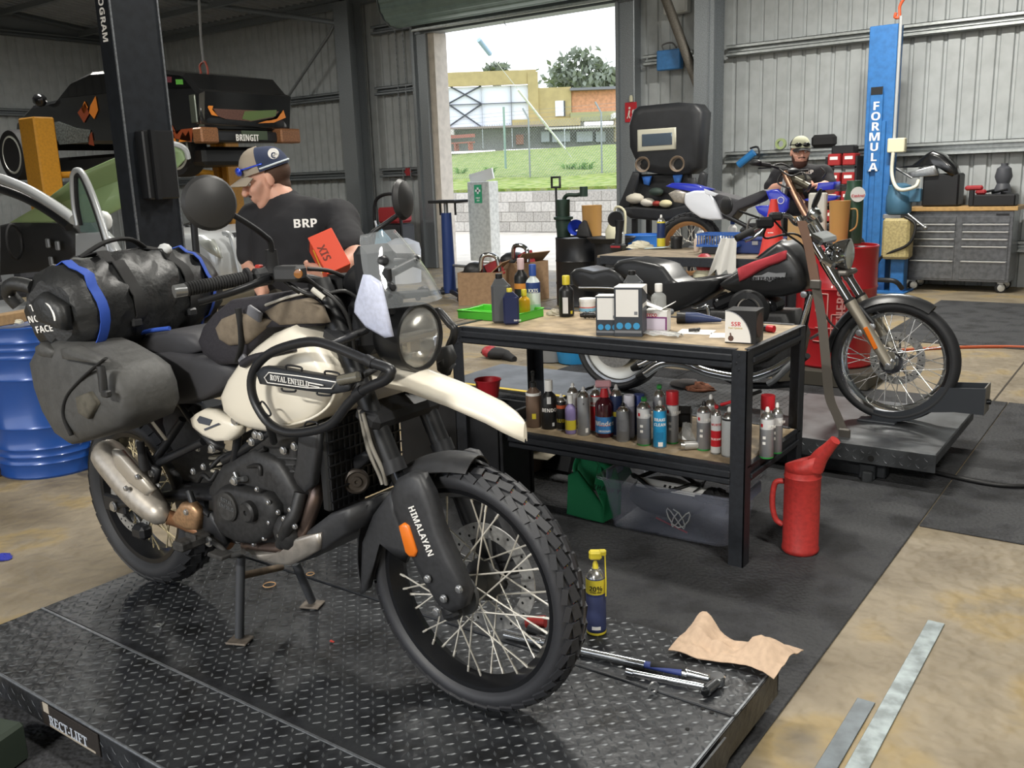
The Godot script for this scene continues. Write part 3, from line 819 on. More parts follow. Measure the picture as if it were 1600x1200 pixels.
func build_lifts()-> void:
	var pl := mat("deck_black","303235",0.42,0.25,{"bump": [0.25,0.8,0.05]})
	pl.albedo_texture = noise_tex("deck",0.006,6,[[0.2,Color(0.62,0.62,0.62)],[0.45,Color(0.85,0.85,0.87)],[0.6,Color(1.1,1.1,1.1)],[0.75,Color(1.7,1.72,1.65)]],1024,0,3)
	pl.uv1_triplanar = true; pl.uv1_scale = Vector3.ONE*0.8
	var lug := mat("worn_tread","5c5f62",0.42,0.45,{"mottle": [0.5,1.2,0.02]})
	var edge := mat("worn_edge","83878c",0.4,0.6,{"mottle": [0.35,1.5,0.05]})
	var t := thing("motorcycle_lift","black chequer-plate lift table carrying the cream adventure motorcycle","lift table",V3(-3.12,0,-1.11))
	var L := 2.29
	var zs := [[0.0,-0.305],[-0.311,-0.975],[-0.981,-1.3]]
	for a in zs:
		var zc: float = (a[0]+a[1])/2; var w: float = a[0]- a[1]
		var d := part(t,"deck_plate",S.new().box(V3(L/2,0.157,zc),V3(L,0.006,w),0.002),pl)
		d.set_meta("label","black chequer-plate deck section")
		tread_lugs(t,V3(0.0,0.16,a[1]),V3(1,0,0),V3(0,0,1),int(L/0.0305),int(w/0.0305),0.0305,lug)
	part(t,"skirt",S.new().box(V3(L/2,0.115,-0.003),V3(L,0.082,0.006)),pl)
	tread_lugs(t,V3(0.0,0.078,0.0005),V3(1,0,0),V3(0,1,0),int(L/0.0305),2,0.03,lug)
	part(t,"skirt",S.new().box(V3(L/2,0.115,-1.297),V3(L,0.082,0.006)),pl)
	for ex in [0.003,L - 0.003]: part(t,"end_skirt",S.new().box(V3(ex,0.11,-0.65),V3(0.006,0.1,1.3)),pl)
	part(t,"folded_edge",S.new().tube([V3(0,0.158,0.0),V3(L,0.158,0.0)],0.005,6),edge)
	part(t,"seam_edge",S.new().box(V3(L/2,0.161,-0.303),V3(L,0.004,0.01),0.0015),edge)
	part(t,"seam_rod",S.new().tube([V3(0,0.162,-0.978),V3(L,0.162,-0.978)],0.005,6),pl)
	part(t,"seam_edge",S.new().box(V3(L - 0.006,0.161,-0.65),V3(0.006,0.003,1.29)),edge)
	part(t,"base_frame",S.new().box(V3(L/2,0.04,-0.4),V3(L - 0.5,0.08,0.06)).box(V3(L/2,0.04,-0.9),V3(L - 0.5,0.08,0.06)),pl)
	part(t,"corner_flap",S.new().at(V3(L+0.012,0.1,-0.52),Basis(V3(0,0,-1),V3(0,1,0),V3(1,0,0))).prism([Vector2(0.36,0.06),Vector2(-0.42,0.06),Vector2(-0.42,-0.06),Vector2(0.3,-0.07),Vector2(0.4,0.0)],0.006),pl)
	for q in [[1157,1108],[1148,1115],[1140,1118],[1112,1113],[1098,1107],[1082,1100],[1074,1139]]:
		var p := fy(q[0],q[1],0.161)- t.position
		part(t,"bolt_hole",S.new().at(V3(p.x,0.1605,p.z)).lathe([Vector2(0.006,0),Vector2(0.006,0.0012)],10),mat("hole_dark","090909",0.9))
	var sg := part(t,"name_plate",S.new().box(V3(0.73,0.115,0.003),V3(0.3,0.07,0.004),0.001),mat("plate_worn","2c2622",0.6,0.0,{"mottle": [0.5,6.0,0.03]}))
	txt(sg,"lettering","RECT-LIFT",0.03,mat("plate_letter","b8bfca",0.5),Transform3D(Basis.IDENTITY,V3(0.72,0.105,0.006)),0.001,0.0,0.9,true)
	part(sg,"scuff",S.new().box(V3(0.61,0.14,0.006),V3(0.03,0.03,0.001)).box(V3(0.74,0.088,0.006),V3(0.24,0.006,0.001)),mat("bare_patch","a39a8c",0.6))
	var c0 := fy(1464,712,0.2)
	t = thing("motorcycle_lift","grey steel lift table carrying the black cruiser motorcycle","lift table",V3(-0.85,0,-5.1))
	var deck := mat("deck_steel","55585b",0.42,0.5,{"mottle": [0.55,0.7,0.012]})
	var d2 := part(t,"deck_plate",S.new().box(V3(-1.1,0.172,0),V3(2.2,0.056,0.98),0.006),deck)
	d2.set_meta("label","stained grey steel deck")
	tread_lugs(t,V3(-2.2,0.2,-0.49),V3(1,0,0),V3(0,0,1),34,26,0.0375,deck)
	part(t,"side_skirt",S.new().box(V3(-1.1,0.155,0.492),V3(2.2,0.09,0.006)),deck)
	tread_lugs(t,V3(-2.2,0.115,0.496),V3(1,0,0),V3(0,1,0),58,2,0.0375,edge)
	part(t,"rear_extension",S.new().box(V3(-2.75,0.19,-0.03),V3(1.0,0.02,0.7),0.004),deck)
	part(t,"hazard_edge",S.new().box(V3(-2.75,0.2015,0.3),V3(1.0,0.003,0.035)),mat("hazard_yellow","c8ad3c",0.6))
	part(t,"base_frame",S.new().box(V3(-1.2,0.05,0.36),V3(1.9,0.08,0.08),0.006).box(V3(-1.2,0.05,-0.36),V3(1.9,0.08,0.08),0.006).box(V3(-0.33,0.05,0),V3(0.08,0.08,0.9),0.006),mat("lift_frame","2f3236",0.5,0.2))
	part(t,"foot",S.new().box(V3(-0.32,0.03,0.46),V3(0.05,0.06,0.05),0.006),deck)
	part(t,"pivot_eye",S.new().at(V3(-0.3,0.14,0.497),by(V3(0,0,1))).lathe([Vector2(0.016,0),Vector2(0.016,0.003)],14),mat("hole_dark"))
	for dz in [0.075,-0.075]:
		var oc := []
		for i in 9:
			var a := deg_to_rad(-100.0+72.0*i/8.0)
			oc.append(Vector2(-0.37+cos(a)*0.31,0.55+sin(a)*0.31))
		for q in [Vector2(0.12,0.42),Vector2(0.12,0.28),Vector2(-0.02,0.28)]: oc.append(q)
		for i in 7:
			var a := deg_to_rad(-52.0 - 48.0*i/6.0)
			oc.append(Vector2(-0.37+cos(a)*0.37,0.555+sin(a)*0.37))
		part(t,"chock_plate",S.new().at(V3(0,0.02,-0.08+dz)).prism(oc,0.006),mat("chock_black","2b2f35",0.55,0.1))
	part(t,"chock_stop",S.new().box(V3(0.117,0.37,-0.08),V3(0.008,0.15,0.15),0.002),mat("chock_grey","7b7873",0.5,0.3))
	part(t,"chock_bolt",S.new().at(V3(0.12,0.36,-0.06),by(V3(1,0,0))).lathe([Vector2(0.014,0),Vector2(0.014,0.02),Vector2(0.008,0.022)],8),mat("bolt_dark","202224",0.4,0.6))
	part(t,"chock_base",S.new().box(V3(-0.4,0.205,-0.08),V3(0.2,0.012,0.24),0.003),mat("chock_black"))

func wheel(parent: Node,called: String,c: Vector3,R: float,w: float,rr: float,nsp: int,o := {})-> Node3D:
	var ax := by(Vector3.BACK)
	var prof := []
	for i in 15:
		var a := -2.35+4.7*i/14.0
		prof.append(Vector2((R+rr)/2.0+cos(a)*(R - rr)/2.0*0.98 - (0.004 if o.has("knobs")else 0.0),sin(a)*w/2.0))
	var s := S.new().at(c,ax)
	s.ring(prof,64)
	if o.has("knobs"):
		var nk: int = o.knobs
		var h := 0.009
		for k in nk:
			for row in [[-0.42,0.16,0.3],[-0.14,0.24,-0.25],[0.16,0.24,0.25],[0.42,0.16,-0.3]]:
				var a: float = TAU*(k+(0.5 if row[0]> 0.0 else 0.0))/nk
				var aa: float = row[0]*2.2
				var rad := V3(cos(a),0,sin(a))
				var tang := V3(-sin(a),0,cos(a))
				var nrm: Vector3 = (rad*cos(aa)+V3(0,1,0)*sin(aa)).normalized()
				var cross: Vector3 = tang.cross(nrm)
				var pos: Vector3 = rad*((R+rr)/2.0+cos(aa)*((R - rr)/2.0 - 0.004))+V3(0,sin(aa)*w/2.0*0.98,0)
				s.box(pos+nrm*h*0.1,V3(TAU*R/nk*0.84,h,w*row[1]),0.0,Basis(tang,nrm,cross).rotated(nrm,row[2]))
	var ty := part(parent,called,s,o.get("tyre",mat("tyre_rubber","27282b",0.62,0.0,{"bump": [0.2,6.0,0.1]})))
	ty.set_meta("label",o.get("label","tyre"))
	var rp := []
	for q in [[0.012,-0.38],[0.014,-0.3],[-0.004,-0.26],[-0.018,-0.12],[-0.022,0],[-0.018,0.12],[-0.004,0.26],[0.014,0.3],[0.012,0.38],[-0.004,0.36],[-0.014,0.22],[-0.027,0],[-0.014,-0.22],[-0.004,-0.36]]:
		rp.append(Vector2(rr+q[0],q[1]*w))
	part(ty,"rim",S.new().at(c,ax).ring(rp,64),o.get("rim",mat("rim_black","1c1d20",0.3,0.4)))
	var hw: float = o.get("hubw",0.06)
	var hm: Material = o.get("hub",mat("hub_grey","5a5b5c",0.45,0.4))
	part(ty,"hub",S.new().at(c,ax).lathe([Vector2(0.02,-hw - 0.03),Vector2(0.024,-hw),Vector2(0.06,-hw),Vector2(0.062,-hw+0.012),Vector2(0.036,-hw*0.4),Vector2(0.036,hw*0.4),Vector2(0.062,hw - 0.012),Vector2(0.06,hw),Vector2(0.024,hw),Vector2(0.02,hw+0.03)],24),hm)
	if nsp > 0:
		var sm: Material = o.get("spoke",mat("spoke_steel","dcd8ce",0.38,0.5))
		var ms := []
		for side in [-1.0,1.0]:
			for dr in [-1.0,1.0]:
				var st := S.new()
				var a0: float = dr*1.05
				st.tube([V3(cos(a0)*0.05,side*hw*0.85,sin(a0)*0.05),V3(rr - 0.024,side*0.008,0)],0.0025,6)
				st.tube([V3((rr - 0.024)*0.93+0.05*cos(a0)*0.07,side*(0.008+hw*0.06),sin(a0)*0.05*0.07),V3(rr - 0.018,side*0.008,0)],0.0036,6)
				ms.append(st.mesh())
		for k in nsp:
			var sp := part(ty,"spoke",ms[k % 4],sm)
			sp.transform = Transform3D(ax*Basis(V3(0,1,0),TAU*(k+0.5*((k/2)% 2))/nsp),c)
	if o.has("disc"):
		var dz: float = o.disc[0]; var dr: float = o.disc[1]
		var dm := mat("disc_steel","a3a3a2",0.4,0.45,{"mottle": [0.2,3.0,0.03]})
		var d := part(ty,"brake_disc",S.new().at(c+V3(0,0,dz),ax).ring([Vector2(dr,-0.0022),Vector2(dr,0.0022),Vector2(dr*0.72,0.0022),Vector2(dr*0.72,-0.0022)],48),dm)
		var hl := S.new()
		for k in 30:
			var a := TAU*k/30.0
			hl.at(c+V3(cos(a)*dr*(0.8+0.12*(k % 2)),sin(a)*dr*(0.8+0.12*(k % 2)),dz),ax).lathe([Vector2(0.0042,-0.0028),Vector2(0.0042,0.0028)],8)
		part(d,"vent_holes",hl,mat("hole_dark","090909",0.9))
		var cr := S.new()
		for k in 5:
			var a := TAU*k/5.0
			cr.at(c+V3(0,0,dz)).tube([V3(cos(a)*0.04,sin(a)*0.04,0),V3(cos(a+0.25)*dr*0.75,sin(a+0.25)*dr*0.75,0)],0.006,6)
		part(d,"carrier",cr,mat("hub_grey","3a3b3e",0.4,0.5))
	return ty

# ---------------------------------------------------------------- the adventure motorcycle on the near lift
const HZ := -1.78
var HO := Vector3(-2.2,0.163,HZ)
func h(px: float,py: float,dz := 0.0)-> Vector3: return fz(px,py,HZ+dz)- HO
func hl(pts: Array,dz := 0.0)-> Array:
	var o := []
	for p in pts: o.append(h(p[0],p[1],p[2]if p.size()> 2 else dz))
	return o
func init_mats()-> void:
	mat("hole_dark","090909",0.9)
	mat("plastic","2b2c2e",0.55,0.0,{"bump": [0.15,6.0,0.15]})
	mat("black_paint","1d1e20",0.38,0.15)
	mat("satin_black","242528",0.45,0.2)
	mat("engine_black","3a3a3b",0.5,0.35,{"mottle": [0.35,3.0,0.03]})
	mat("dusty_black","3c3b3a",0.7,0.1,{"mottle": [0.4,2.5,0.03]})
	mat("rubber","1d1d1f",0.75)
	mat("chrome","dcdee0",0.08,1.0)
	mat("bolt","c3c5c8",0.28,0.9)
	mat("alloy","a9abad",0.38,0.85,{"mottle": [0.15,3.0]})
	mat("cream","e9e2d2",0.35,0.0,{"coat": 0.4})
	mat("seat_vinyl","3d3d41",0.58,0.0,{"bump": [0.3,8.0,0.25]})
	mat("white","ececea",0.5)
	mat("amber","e0741f",0.25,0.0,{"coat": 0.5})
	mat("clear_lens","ffffff",0.03,0.0,{"alpha": 0.12})
	mat("hose_black","1a1a1b",0.5)
	mat("cable_grey","8a867e",0.5,0.3)
func bolts(parent: Node,pts: Array,r := 0.008,dir := Vector3.BACK,m: Material = null)-> void:
	for p in pts:
		part(parent,"bolt",S.new().at(p,by(dir)).lathe([Vector2(r*1.25,0),Vector2(r*1.25,0.003),Vector2(r,0.003),Vector2(r,0.008),Vector2(r*0.6,0.009)],8),m if m else mat("bolt"))

func build_himalayan()-> void:
	var t := thing("adventure_motorcycle","cream and black adventure motorcycle on its centre stand, loaded with luggage","motorcycle",HO)
	var pl := mat("plastic"); var sb := mat("satin_black"); var eb := mat("engine_black"); var db := mat("dusty_black"); var cr := mat("cream")
	var fwc := V3(-1.46,0.505,HZ)- HO; var rwc := V3(-2.945,0.502,HZ)- HO
	var fw := wheel(t,"front_wheel",fwc,0.345,0.1,0.278,36,{"knobs": 46,"disc": [-0.075,0.155],"label": "knobbly front tyre with spokes and black rim","tyre": mat("tyre_fresh","2d2e32",0.5,0.0,{"bump": [0.2,6.0,0.1]})})
	part(fw,"wear_stripe",S.new().at(fwc,by(Vector3.BACK)).ring([Vector2(0.3405,0.006),Vector2(0.3405,0.009),Vector2(0.336,0.009),Vector2(0.336,0.006)],64),mat("stripe_ochre","8d7b3e",0.7),"faded yellow factory stripe round the tread")
	part(fw,"wear_stripe",S.new().at(fwc,by(Vector3.BACK)).ring([Vector2(0.3395,0.015),Vector2(0.3395,0.019),Vector2(0.335,0.019),Vector2(0.335,0.015)],64),mat("stripe_red","7a3b34",0.7),"faded red factory stripe round the tread")
	var rw := wheel(t,"rear_wheel",rwc,0.326,0.15,0.232,36,{"knobs": 36,"disc": [0.085,0.12],"label": "knobbly rear tyre with dusty spokes","spoke": mat("dusty_spoke","b5a886",0.5,0.5)})
	bolts(rw,[rwc+V3(0,0,0.15)],0.016)
	var top := V3(-1.845,1.3,HZ)- HO
	var ax := (fwc - top).normalized()
	for dz in [0.1,-0.1]:
		var o := V3(0,0,dz)
		var f := part(t,"fork_tube",S.new().tube([top+o - ax*0.02,top+o+ax*0.5],0.028,16),mat("black_paint"))
		part(f,"inner_tube",S.new().tube([top+o+ax*0.48,top+o+ax*0.62],0.021,16),mat("fork_gloss","2a2c30",0.12,0.8))
		part(f,"fork_cap",S.new().tube([top+o - ax*0.03,top+o+ax*0.02],0.032,16),pl)
		part(f,"fork_seal",S.new().tube([top+o+ax*0.485,top+o+ax*0.52],0.032,16),sb)
		part(f,"fork_leg",S.new().tube([top+o+ax*0.58,fwc+o+ax*0.03],0.027,14),sb)
		part(f,"axle_clamp",S.new().box(fwc+o+V3(0.0,-0.008,0),V3(0.06,0.09,0.04),0.012,Basis(Vector3.BACK,0.4)),sb)
		bolts(f,[fwc+o+V3(0,0,0.02),fwc+o+V3(-0.025,-0.03,0.02)],0.011)
	for q in [0.13,0.36]:
		part(t,"triple_clamp",S.new().box(top+ax*q,V3(0.09,0.05,0.27),0.015,Basis(Vector3.BACK,-0.42)),sb)
	var go := [[611,768],[622,747],[640,738],[656,742],[672,772],[686,822],[713,886],[731,925],[724,950],[706,957],[690,950],[667,914],[639,858],[617,795]]
	var gd := part(t,"fork_guard",S.new().pillow(hl(go,0.125),Vector3.BACK,0.03,0.016,0.0,3,0.6),mat("guard_plastic","303134",0.5,0.0,{"mottle": [0.25,3.0,0.03]}),"black fork guard with white model lettering")
	var gm := []
	for p in hl(go,0.125): gm.append(V3(p.x,p.y,-p.z))
	part(t,"fork_guard",S.new().pillow(gm,Vector3.FORWARD,0.03,0.016,0.0,3,0.6),mat("guard_plastic"))
	var a0 := h(641,790,0.143); var a1 := h(674,870,0.143)
	txt(gd,"model_lettering","HIMALAYAN",0.021,mat("white_print","f0eeea",0.6),Transform3D(Basis((a1 - a0).normalized(),V3(0,0,1).cross((a1 - a0).normalized()),V3(0,0,1)),(a0+a1)/2.0+V3(0.0,0,0.0)),0.001,0.0,0.8)
	part(gd,"reflector",S.new().pillow(hl([[623,822],[631,817],[638,822],[651,862],[648,870],[640,870],[634,864]],0.145),Vector3.BACK,0.01,0.004,0,2,0.5),mat("amber"),"amber side reflector")
	bolts(gd,[h(669,904,0.145),h(694,935,0.145),h(718,920,0.145)],0.009)
	var rows := []
	for i in 13:
		var a := deg_to_rad(lerpf(84.0,126.0,i/12.0))
		var r := []
		for k in 9:
			var b := (k - 4)/4.0
			r.append(fwc+V3(cos(a)*(0.375 - 0.035*b*b),sin(a)*(0.375 - 0.035*b*b),b*lerpf(0.05,0.085,minf(i/5.0,1.0))))
		rows.append(r)
	part(t,"front_mudguard",S.new().sheet(rows,0.004),mat("guard_plastic"))
	var tail := [[611,766],[583,805],[566,848],[563,930],[576,920],[578,850],[592,822],[634,880],[641,860],[617,795]]
	part(t,"mudguard_stay",S.new().pillow(hl(tail,0.07),Vector3.BACK,0.012,0.006,0.0,2,0.5),mat("guard_plastic"))
	rows = []
	for i in 8:
		var a := deg_to_rad(lerpf(148.0,190.0,i/7.0))
		var r := []
		for k in 7:
			var b := (k - 3)/3.0
			r.append(fwc+V3(cos(a)*(0.385 - 0.02*b*b),sin(a)*(0.385 - 0.02*b*b),b*0.07))
		rows.append(r)
	part(t,"mudguard_flap",S.new().sheet(rows,0.004),mat("guard_plastic"))
	var L := [[600,612,0.06],[634,596,0.06],[685,590,0.055],[723,602,0.05],[760,623,0.045],[802,642,0.035],[816,655,0.02]]
	rows = []
	var bp := [[-0.62,0.855,0.03],[-0.56,0.885,0.06],[-0.47,0.9,0.075],[-0.36,0.905,0.075],[-0.22,0.895,0.07],[-0.08,0.87,0.062],[0.05,0.838,0.052],[0.1,0.818,0.042],[0.13,0.803,0.026],[0.145,0.792,0.008]]
	var beak_x := V3(-1.27,0,0).x - HO.x - 0.128
	var rings := []
	for q in bp:
		var r := PackedVector3Array()
		var x0: float = beak_x+q[0]*0.9; var y0: float = q[1]+0.02; var w: float = q[2]
		for k in 14:
			var b := TAU*k/14.0
			var yy := sin(b)
			r.append(V3(x0,y0+(yy*0.014 if yy > 0 else yy*0.045*(0.5+0.5*absf(cos(b))))- 0.02*pow(cos(b),2),cos(b)*w))
		rings.append(r)
	part(t,"beak",S.new().skin(rings),cr,"long cream front beak mudguard")
	var hc := h(657,527)
	var hb := by(V3(1,0,0))
	var hd := part(t,"headlight",S.new().at(hc+V3(-0.1,0,0),hb).lathe([Vector2(0.03,-0.02),Vector2(0.075,0.0),Vector2(0.09,0.05),Vector2(0.092,0.1),Vector2(0.086,0.104),Vector2(0.082,0.092),Vector2(0.075,0.06),Vector2(0.03,0.03),Vector2(0.0,0.028)],36,false),mat("black_paint"))
	part(hd,"reflector_bowl",S.new().at(hc+V3(-0.1,0,0),hb).lathe([Vector2(0.081,0.09),Vector2(0.07,0.062),Vector2(0.03,0.036),Vector2(0,0.034)],32,false),mat("chrome"))
	part(hd,"divider",S.new().box(hc+V3(-0.03,0.0,0),V3(0.04,0.018,0.15),0.004).box(hc+V3(-0.035,-0.02,0),V3(0.03,0.05,0.05),0.006),mat("lamp_chrome","c8c4ba",0.2,0.9))
	part(hd,"lens",S.new().at(hc+V3(-0.1,0,0),hb).lathe([Vector2(0.083,0.094),Vector2(0.06,0.108),Vector2(0.03,0.114),Vector2(0.0,0.116)],32,false),mat("clear_lens"))
	part(t,"headlight_bracket",S.new().box(hc+V3(-0.16,0.03,0),V3(0.1,0.16,0.16),0.03).box(hc+V3(-0.15,0.16,0),V3(0.05,0.16,0.14),0.02),sb)
	var scr := []
	for i in 9:
		var f := i/8.0
		var y := lerpf(1.105,1.295,f); var xx := lerpf(-1.575,-1.68,f)- HO.x
		var w := lerpf(0.13,0.06,f*f)
		var r := []
		for k in 11:
			var b := (k - 5)/5.0
			r.append(V3(xx - 0.05*b*b,y - (0.012*b*b if i == 8 else 0.0),b*w))
		scr.append(r)
	part(t,"windscreen",S.new().sheet(scr,0.004),mat("screen_clear","dfe6ec",0.04,0.0,{"alpha": 0.1}),"small clear windscreen with scratches")
	part(t,"screen_side_glare",S.new().pillow(hl([[567,429],[577,430],[594,441],[603,480],[613,526],[601,528],[571,511],[553,488],[554,474]],0.15),Vector3.BACK,0.006,0.006,0.0,2,0.5),mat("painted_glare","cdd3ea",0.22,0.0,{"mottle": [0.12,4.0,0.03]}),"near side of the windscreen with its bright reflection painted pale blue-white")  # opaque pale colour paints the bright reflection on the clear screen side
	for q in [[600,408,0.06],[648,405,-0.08],[612,450,0.07],[664,455,-0.09],[608,465,0.08],[622,468,0.05]]:
		part(t,"screen_fixing",S.new().at(h(q[0],q[1],q[2]),by(V3(1,0.2,0.3))).lathe([Vector2(0.014,-0.02),Vector2(0.016,0.0),Vector2(0.009,0.006),Vector2(0.008,0.01),Vector2(0,0.011)],12),sb)
	for q in [[[606,430,0.05],[648,408,-0.06]],[[620,462,0.05],[666,458,-0.08]],[[605,420,0.07],[612,490,0.06]]]:
		part(t,"screen_stay",S.new().tube(hl(q),0.011,8),sb)
	part(t,"instrument_pod",S.new().at(h(590,432,0.0)+V3(-0.05,0.0,0),by(V3(-0.75,0.65,0))).lathe([Vector2(0.05,-0.03),Vector2(0.065,0),Vector2(0.062,0.012),Vector2(0.055,0.008),Vector2(0,0.008)],24,false),sb)
	var bar := [V3(-1.975,1.345,0.36),V3(-1.93,1.352,0.24),V3(-1.86,1.335,0.12),V3(-1.845,1.3,0.05),V3(-1.845,1.3,-0.05),V3(-1.86,1.335,-0.12),V3(-1.93,1.352,-0.24),V3(-1.975,1.345,-0.36)]
	var bb := []
	for p in bar: bb.append(p - V3(HO.x,HO.y,0))
	part(t,"handlebar",S.new().tube(S.spl(bb,5),0.0125,10),sb)
	for sg in [1.0,-1.0]:
		var e := V3(-1.985 - HO.x,1.338 - HO.y,0.42*sg); var i := V3(-1.94 - HO.x,1.352 - HO.y,0.27*sg)
		var gs := S.new()
		var n := 22
		for k in n:
			var f0 := float(k)/n; var f1 := (k+0.72)/n
			gs.tube([e.lerp(i,f0),e.lerp(i,f1)],0.0178,12)
		gs.tube([e,i],0.0158,12)
		var g := part(t,"grip",gs,mat("rubber"))
		part(g,"bar_end",S.new().tube([e,e+(e - i).normalized()*0.03],0.016,12),mat("alloy"))
		part(g,"grip_flange",S.new().tube([i,i+(i - e).normalized()*0.008],0.026,14),mat("rubber"))
		var sw := part(t,"switchgear",S.new().box(i+(i - e).normalized()*0.045+V3(0,-0.004,0),V3(0.05,0.046,0.06),0.012,bz(i - e)),pl)
		part(sw,"switch_button",S.new().box(i+(i - e).normalized()*0.045+V3(-0.012,0.018,0),V3(0.018,0.016,0.018),0.003),mat("button_red","b3392f",0.5))
		var lv := [i+V3(0.03,-0.005,-0.05*sg),i+V3(0.055,-0.008,0.0),i.lerp(e,0.5)+V3(0.065,-0.018,0),e+V3(0.045,-0.03,0.0)]
		part(t,"lever",S.new().tube(S.spl(lv,5),[0.009,0.006],8,true,false,1.4),mat("lever_black","222326",0.4,0.4))
		var mc := h(327,317,0.42)if sg > 0 else h(628,312,-0.42)
		var mb := V3(-1.9 - HO.x,1.37 - HO.y,0.2*sg)
		var mir := part(t,"mirror",S.new().at(mc,by(V3(0.93,0.05,0.36 if sg > 0 else -0.3))).lathe([Vector2(0.0,0.03),Vector2(0.03,0.026),Vector2(0.058,0.014),Vector2(0.065,0.0),Vector2(0.062,-0.006),Vector2(0,-0.006)],28,false),mat("mirror_shell","2a2a2b",0.5))
		var stem: Array
		if sg > 0: stem = hl([[334,319,0.4],[347,326,0.38],[388,350,0.3],[414,369,0.24],[423,380,0.22],[425,408,0.21]])
		else: stem = hl([[633,322,-0.42],[622,335,-0.4],[598,352,-0.36],[580,366,-0.32],[575,385,-0.31]])
		part(mir,"stem",S.new().tube(S.spl(stem,4),0.0075,8),sb)
		part(mir,"stem_boot",S.new().tube([stem[-1]+V3(0,-0.03,0),stem[-1]+V3(0,0.03,0)],[0.019,0.015],10),mat("rubber"))
		part(mir,"swivel",S.new().tube([stem[0],stem[1]],0.014,10),sb)
	var mcyl := part(t,"brake_reservoir",S.new().box(h(453,427,0.2),V3(0.075,0.04,0.055),0.008,Basis(V3(0,1,0),0.35)),pl)
	part(mcyl,"sight_glass",S.new().at(h(467,427,0.21)+V3(0.012,0,0.012),by(V3(0.5,0,1))).lathe([Vector2(0.012,0),Vector2(0.011,0.004),Vector2(0,0.006)],14),mat("sight_amber","8a5a2c",0.15))
	part(t,"bar_clamp",S.new().box(V3(-1.845 - HO.x,1.315 - HO.y,0),V3(0.06,0.05,0.13),0.01),sb)
	for q in [[[473,430,0.18],[500,450,0.14],[530,470,0.12],[548,510,0.08]],[[445,440,0.2],[490,462,0.17],[540,455,0.1],[572,480,0.06]],[[480,420,0.14],[520,425,0.08],[560,450,0.0],[570,500,-0.04]],[[505,455,0.15],[525,470,0.14],[545,500,0.12],[556,560,0.1]],[[430,420,0.2],[460,452,0.19],[500,470,0.1],[530,480,0.02]]]:
		part(t,"cable",S.new().tube(S.spl(hl(q),6),0.0055,6),mat("hose_black"))
	part(t,"cable_joint",S.new().tube(hl([[488,452,0.18],[506,466,0.17]]),0.007,8),mat("cable_sleeve","b9b6ac",0.5))
	for q in [[[562,640,0.13],[575,700,0.13],[593,742,0.12],[598,757,0.12]],[[567,645,0.14],[580,695,0.14],[598,735,0.13],[604,757,0.12]]]:
		part(t,"brake_hose",S.new().tube(S.spl(hl(q),6),0.006,6),mat("cable_grey"))
	var tk := [[472,504],[442,516],[413,538],[385,565],[367,591],[355,618],[360,640],[378,657],[400,667],[428,672],[457,671],[490,662],[512,645],[525,620],[530,596],[522,570],[508,548],[492,520]]
	part(t,"fuel_tank",S.new().pillow(hl(tk,0.15),Vector3.BACK,0.3,0.055,0.055,5,0.55),cr,"cream fuel tank")
	part(t,"tank_top",S.new().blob(h(452,505,0.0)+V3(-0.02,-0.02,0),V3(0.2,0.07,0.14),16),cr)
	part(t,"tank_seam",S.new().tube(S.spl(hl([[527,600,0.165],[515,632,0.185],[490,652,0.195],[455,663,0.197],[420,662,0.19],[400,655,0.18]]),4),0.004,6),cr)
	var loop := [[395,584],[408,563],[434,546],[483,534],[520,541],[577,565],[606,575],[611,582],[602,594],[570,608],[545,630],[518,662],[483,674],[448,675],[420,661],[401,634],[393,608]]
	var cb := part(t,"crash_bar",S.new().tube(S.spl(hl(loop,0.265),4,true),0.0125,10,false,true),mat("bar_black","26272a",0.4,0.2),"black tubular tank guard")
	part(cb,"bar_joint",S.new().tube(hl([[572,562,0.265],[584,568,0.265]]),0.0145,10).tube(hl([[566,610,0.265],[556,618,0.265]]),0.0145,10),sb)
	for q in [[[572,515,0.1],[525,536,0.24],[515,541,0.26]],[[420,661,0.265],[428,690,0.15]],[[606,578,0.265],[590,600,0.1]]]: part(cb,"bar_strut",S.new().tube(hl(q),0.011,8),sb)
	var lp2 := []
	for p in hl(loop,0.265): lp2.append(V3(minf(p.x,0.42+(p.x - 0.42)*0.25),p.y,-p.z))
	part(t,"crash_bar",S.new().tube(S.spl(lp2,3,true),0.0125,8,false,true),mat("bar_black"))
	var pc := [[400,583],[410,573],[430,574],[470,581],[510,588],[530,592],[549,601],[543,612],[520,616],[480,611],[440,605],[406,600]]
	var pn := part(cb,"name_panel",S.new().pillow(hl(pc,0.27),Vector3.BACK,0.02,0.012,0.0,2,0.5),mat("panel_dark","2e3136",0.5),"dark slim panel with white maker lettering")
	a0 = h(424,597,0.286); a1 = h(478,607,0.286)
	var tb := Basis((a1 - a0).normalized(),V3(0,0,1).cross((a1 - a0).normalized()),V3(0,0,1))
	txt(pn,"lettering","ROYAL ENFIELD",0.0145,mat("white_print"),Transform3D(tb,(a0+a1)/2+V3(0.005,0.012,0)),0.001,0.0,0.86,true)
	part(pn,"outline",S.new().tube(hl([[413,590,0.286],[420,582,0.286],[470,588,0.286],[525,597,0.286],[518,607,0.286],[480,606,0.286],[418,598,0.286]]),0.0016,5,false,true),mat("white_print"))
	part(pn,"stripe",S.new().tube(hl([[482,598,0.286],[505,602,0.286]]),0.002,5).tube(hl([[482,602,0.286],[499,605,0.286]]),0.0014,5),mat("white_print"))
	for q in [[[447,577],[449,571],[470,574],[471,580]],[[508,586],[509,580],[528,583],[530,589]],[[440,606],[443,611],[460,612],[462,609]],[[495,613],[498,617],[515,618],[518,615]],[[475,667],[480,659],[494,660],[496,664]]]:
		part(cb,"tie_loop",S.new().tube(S.spl(hl(q,0.275),4),0.0028,6),sb)
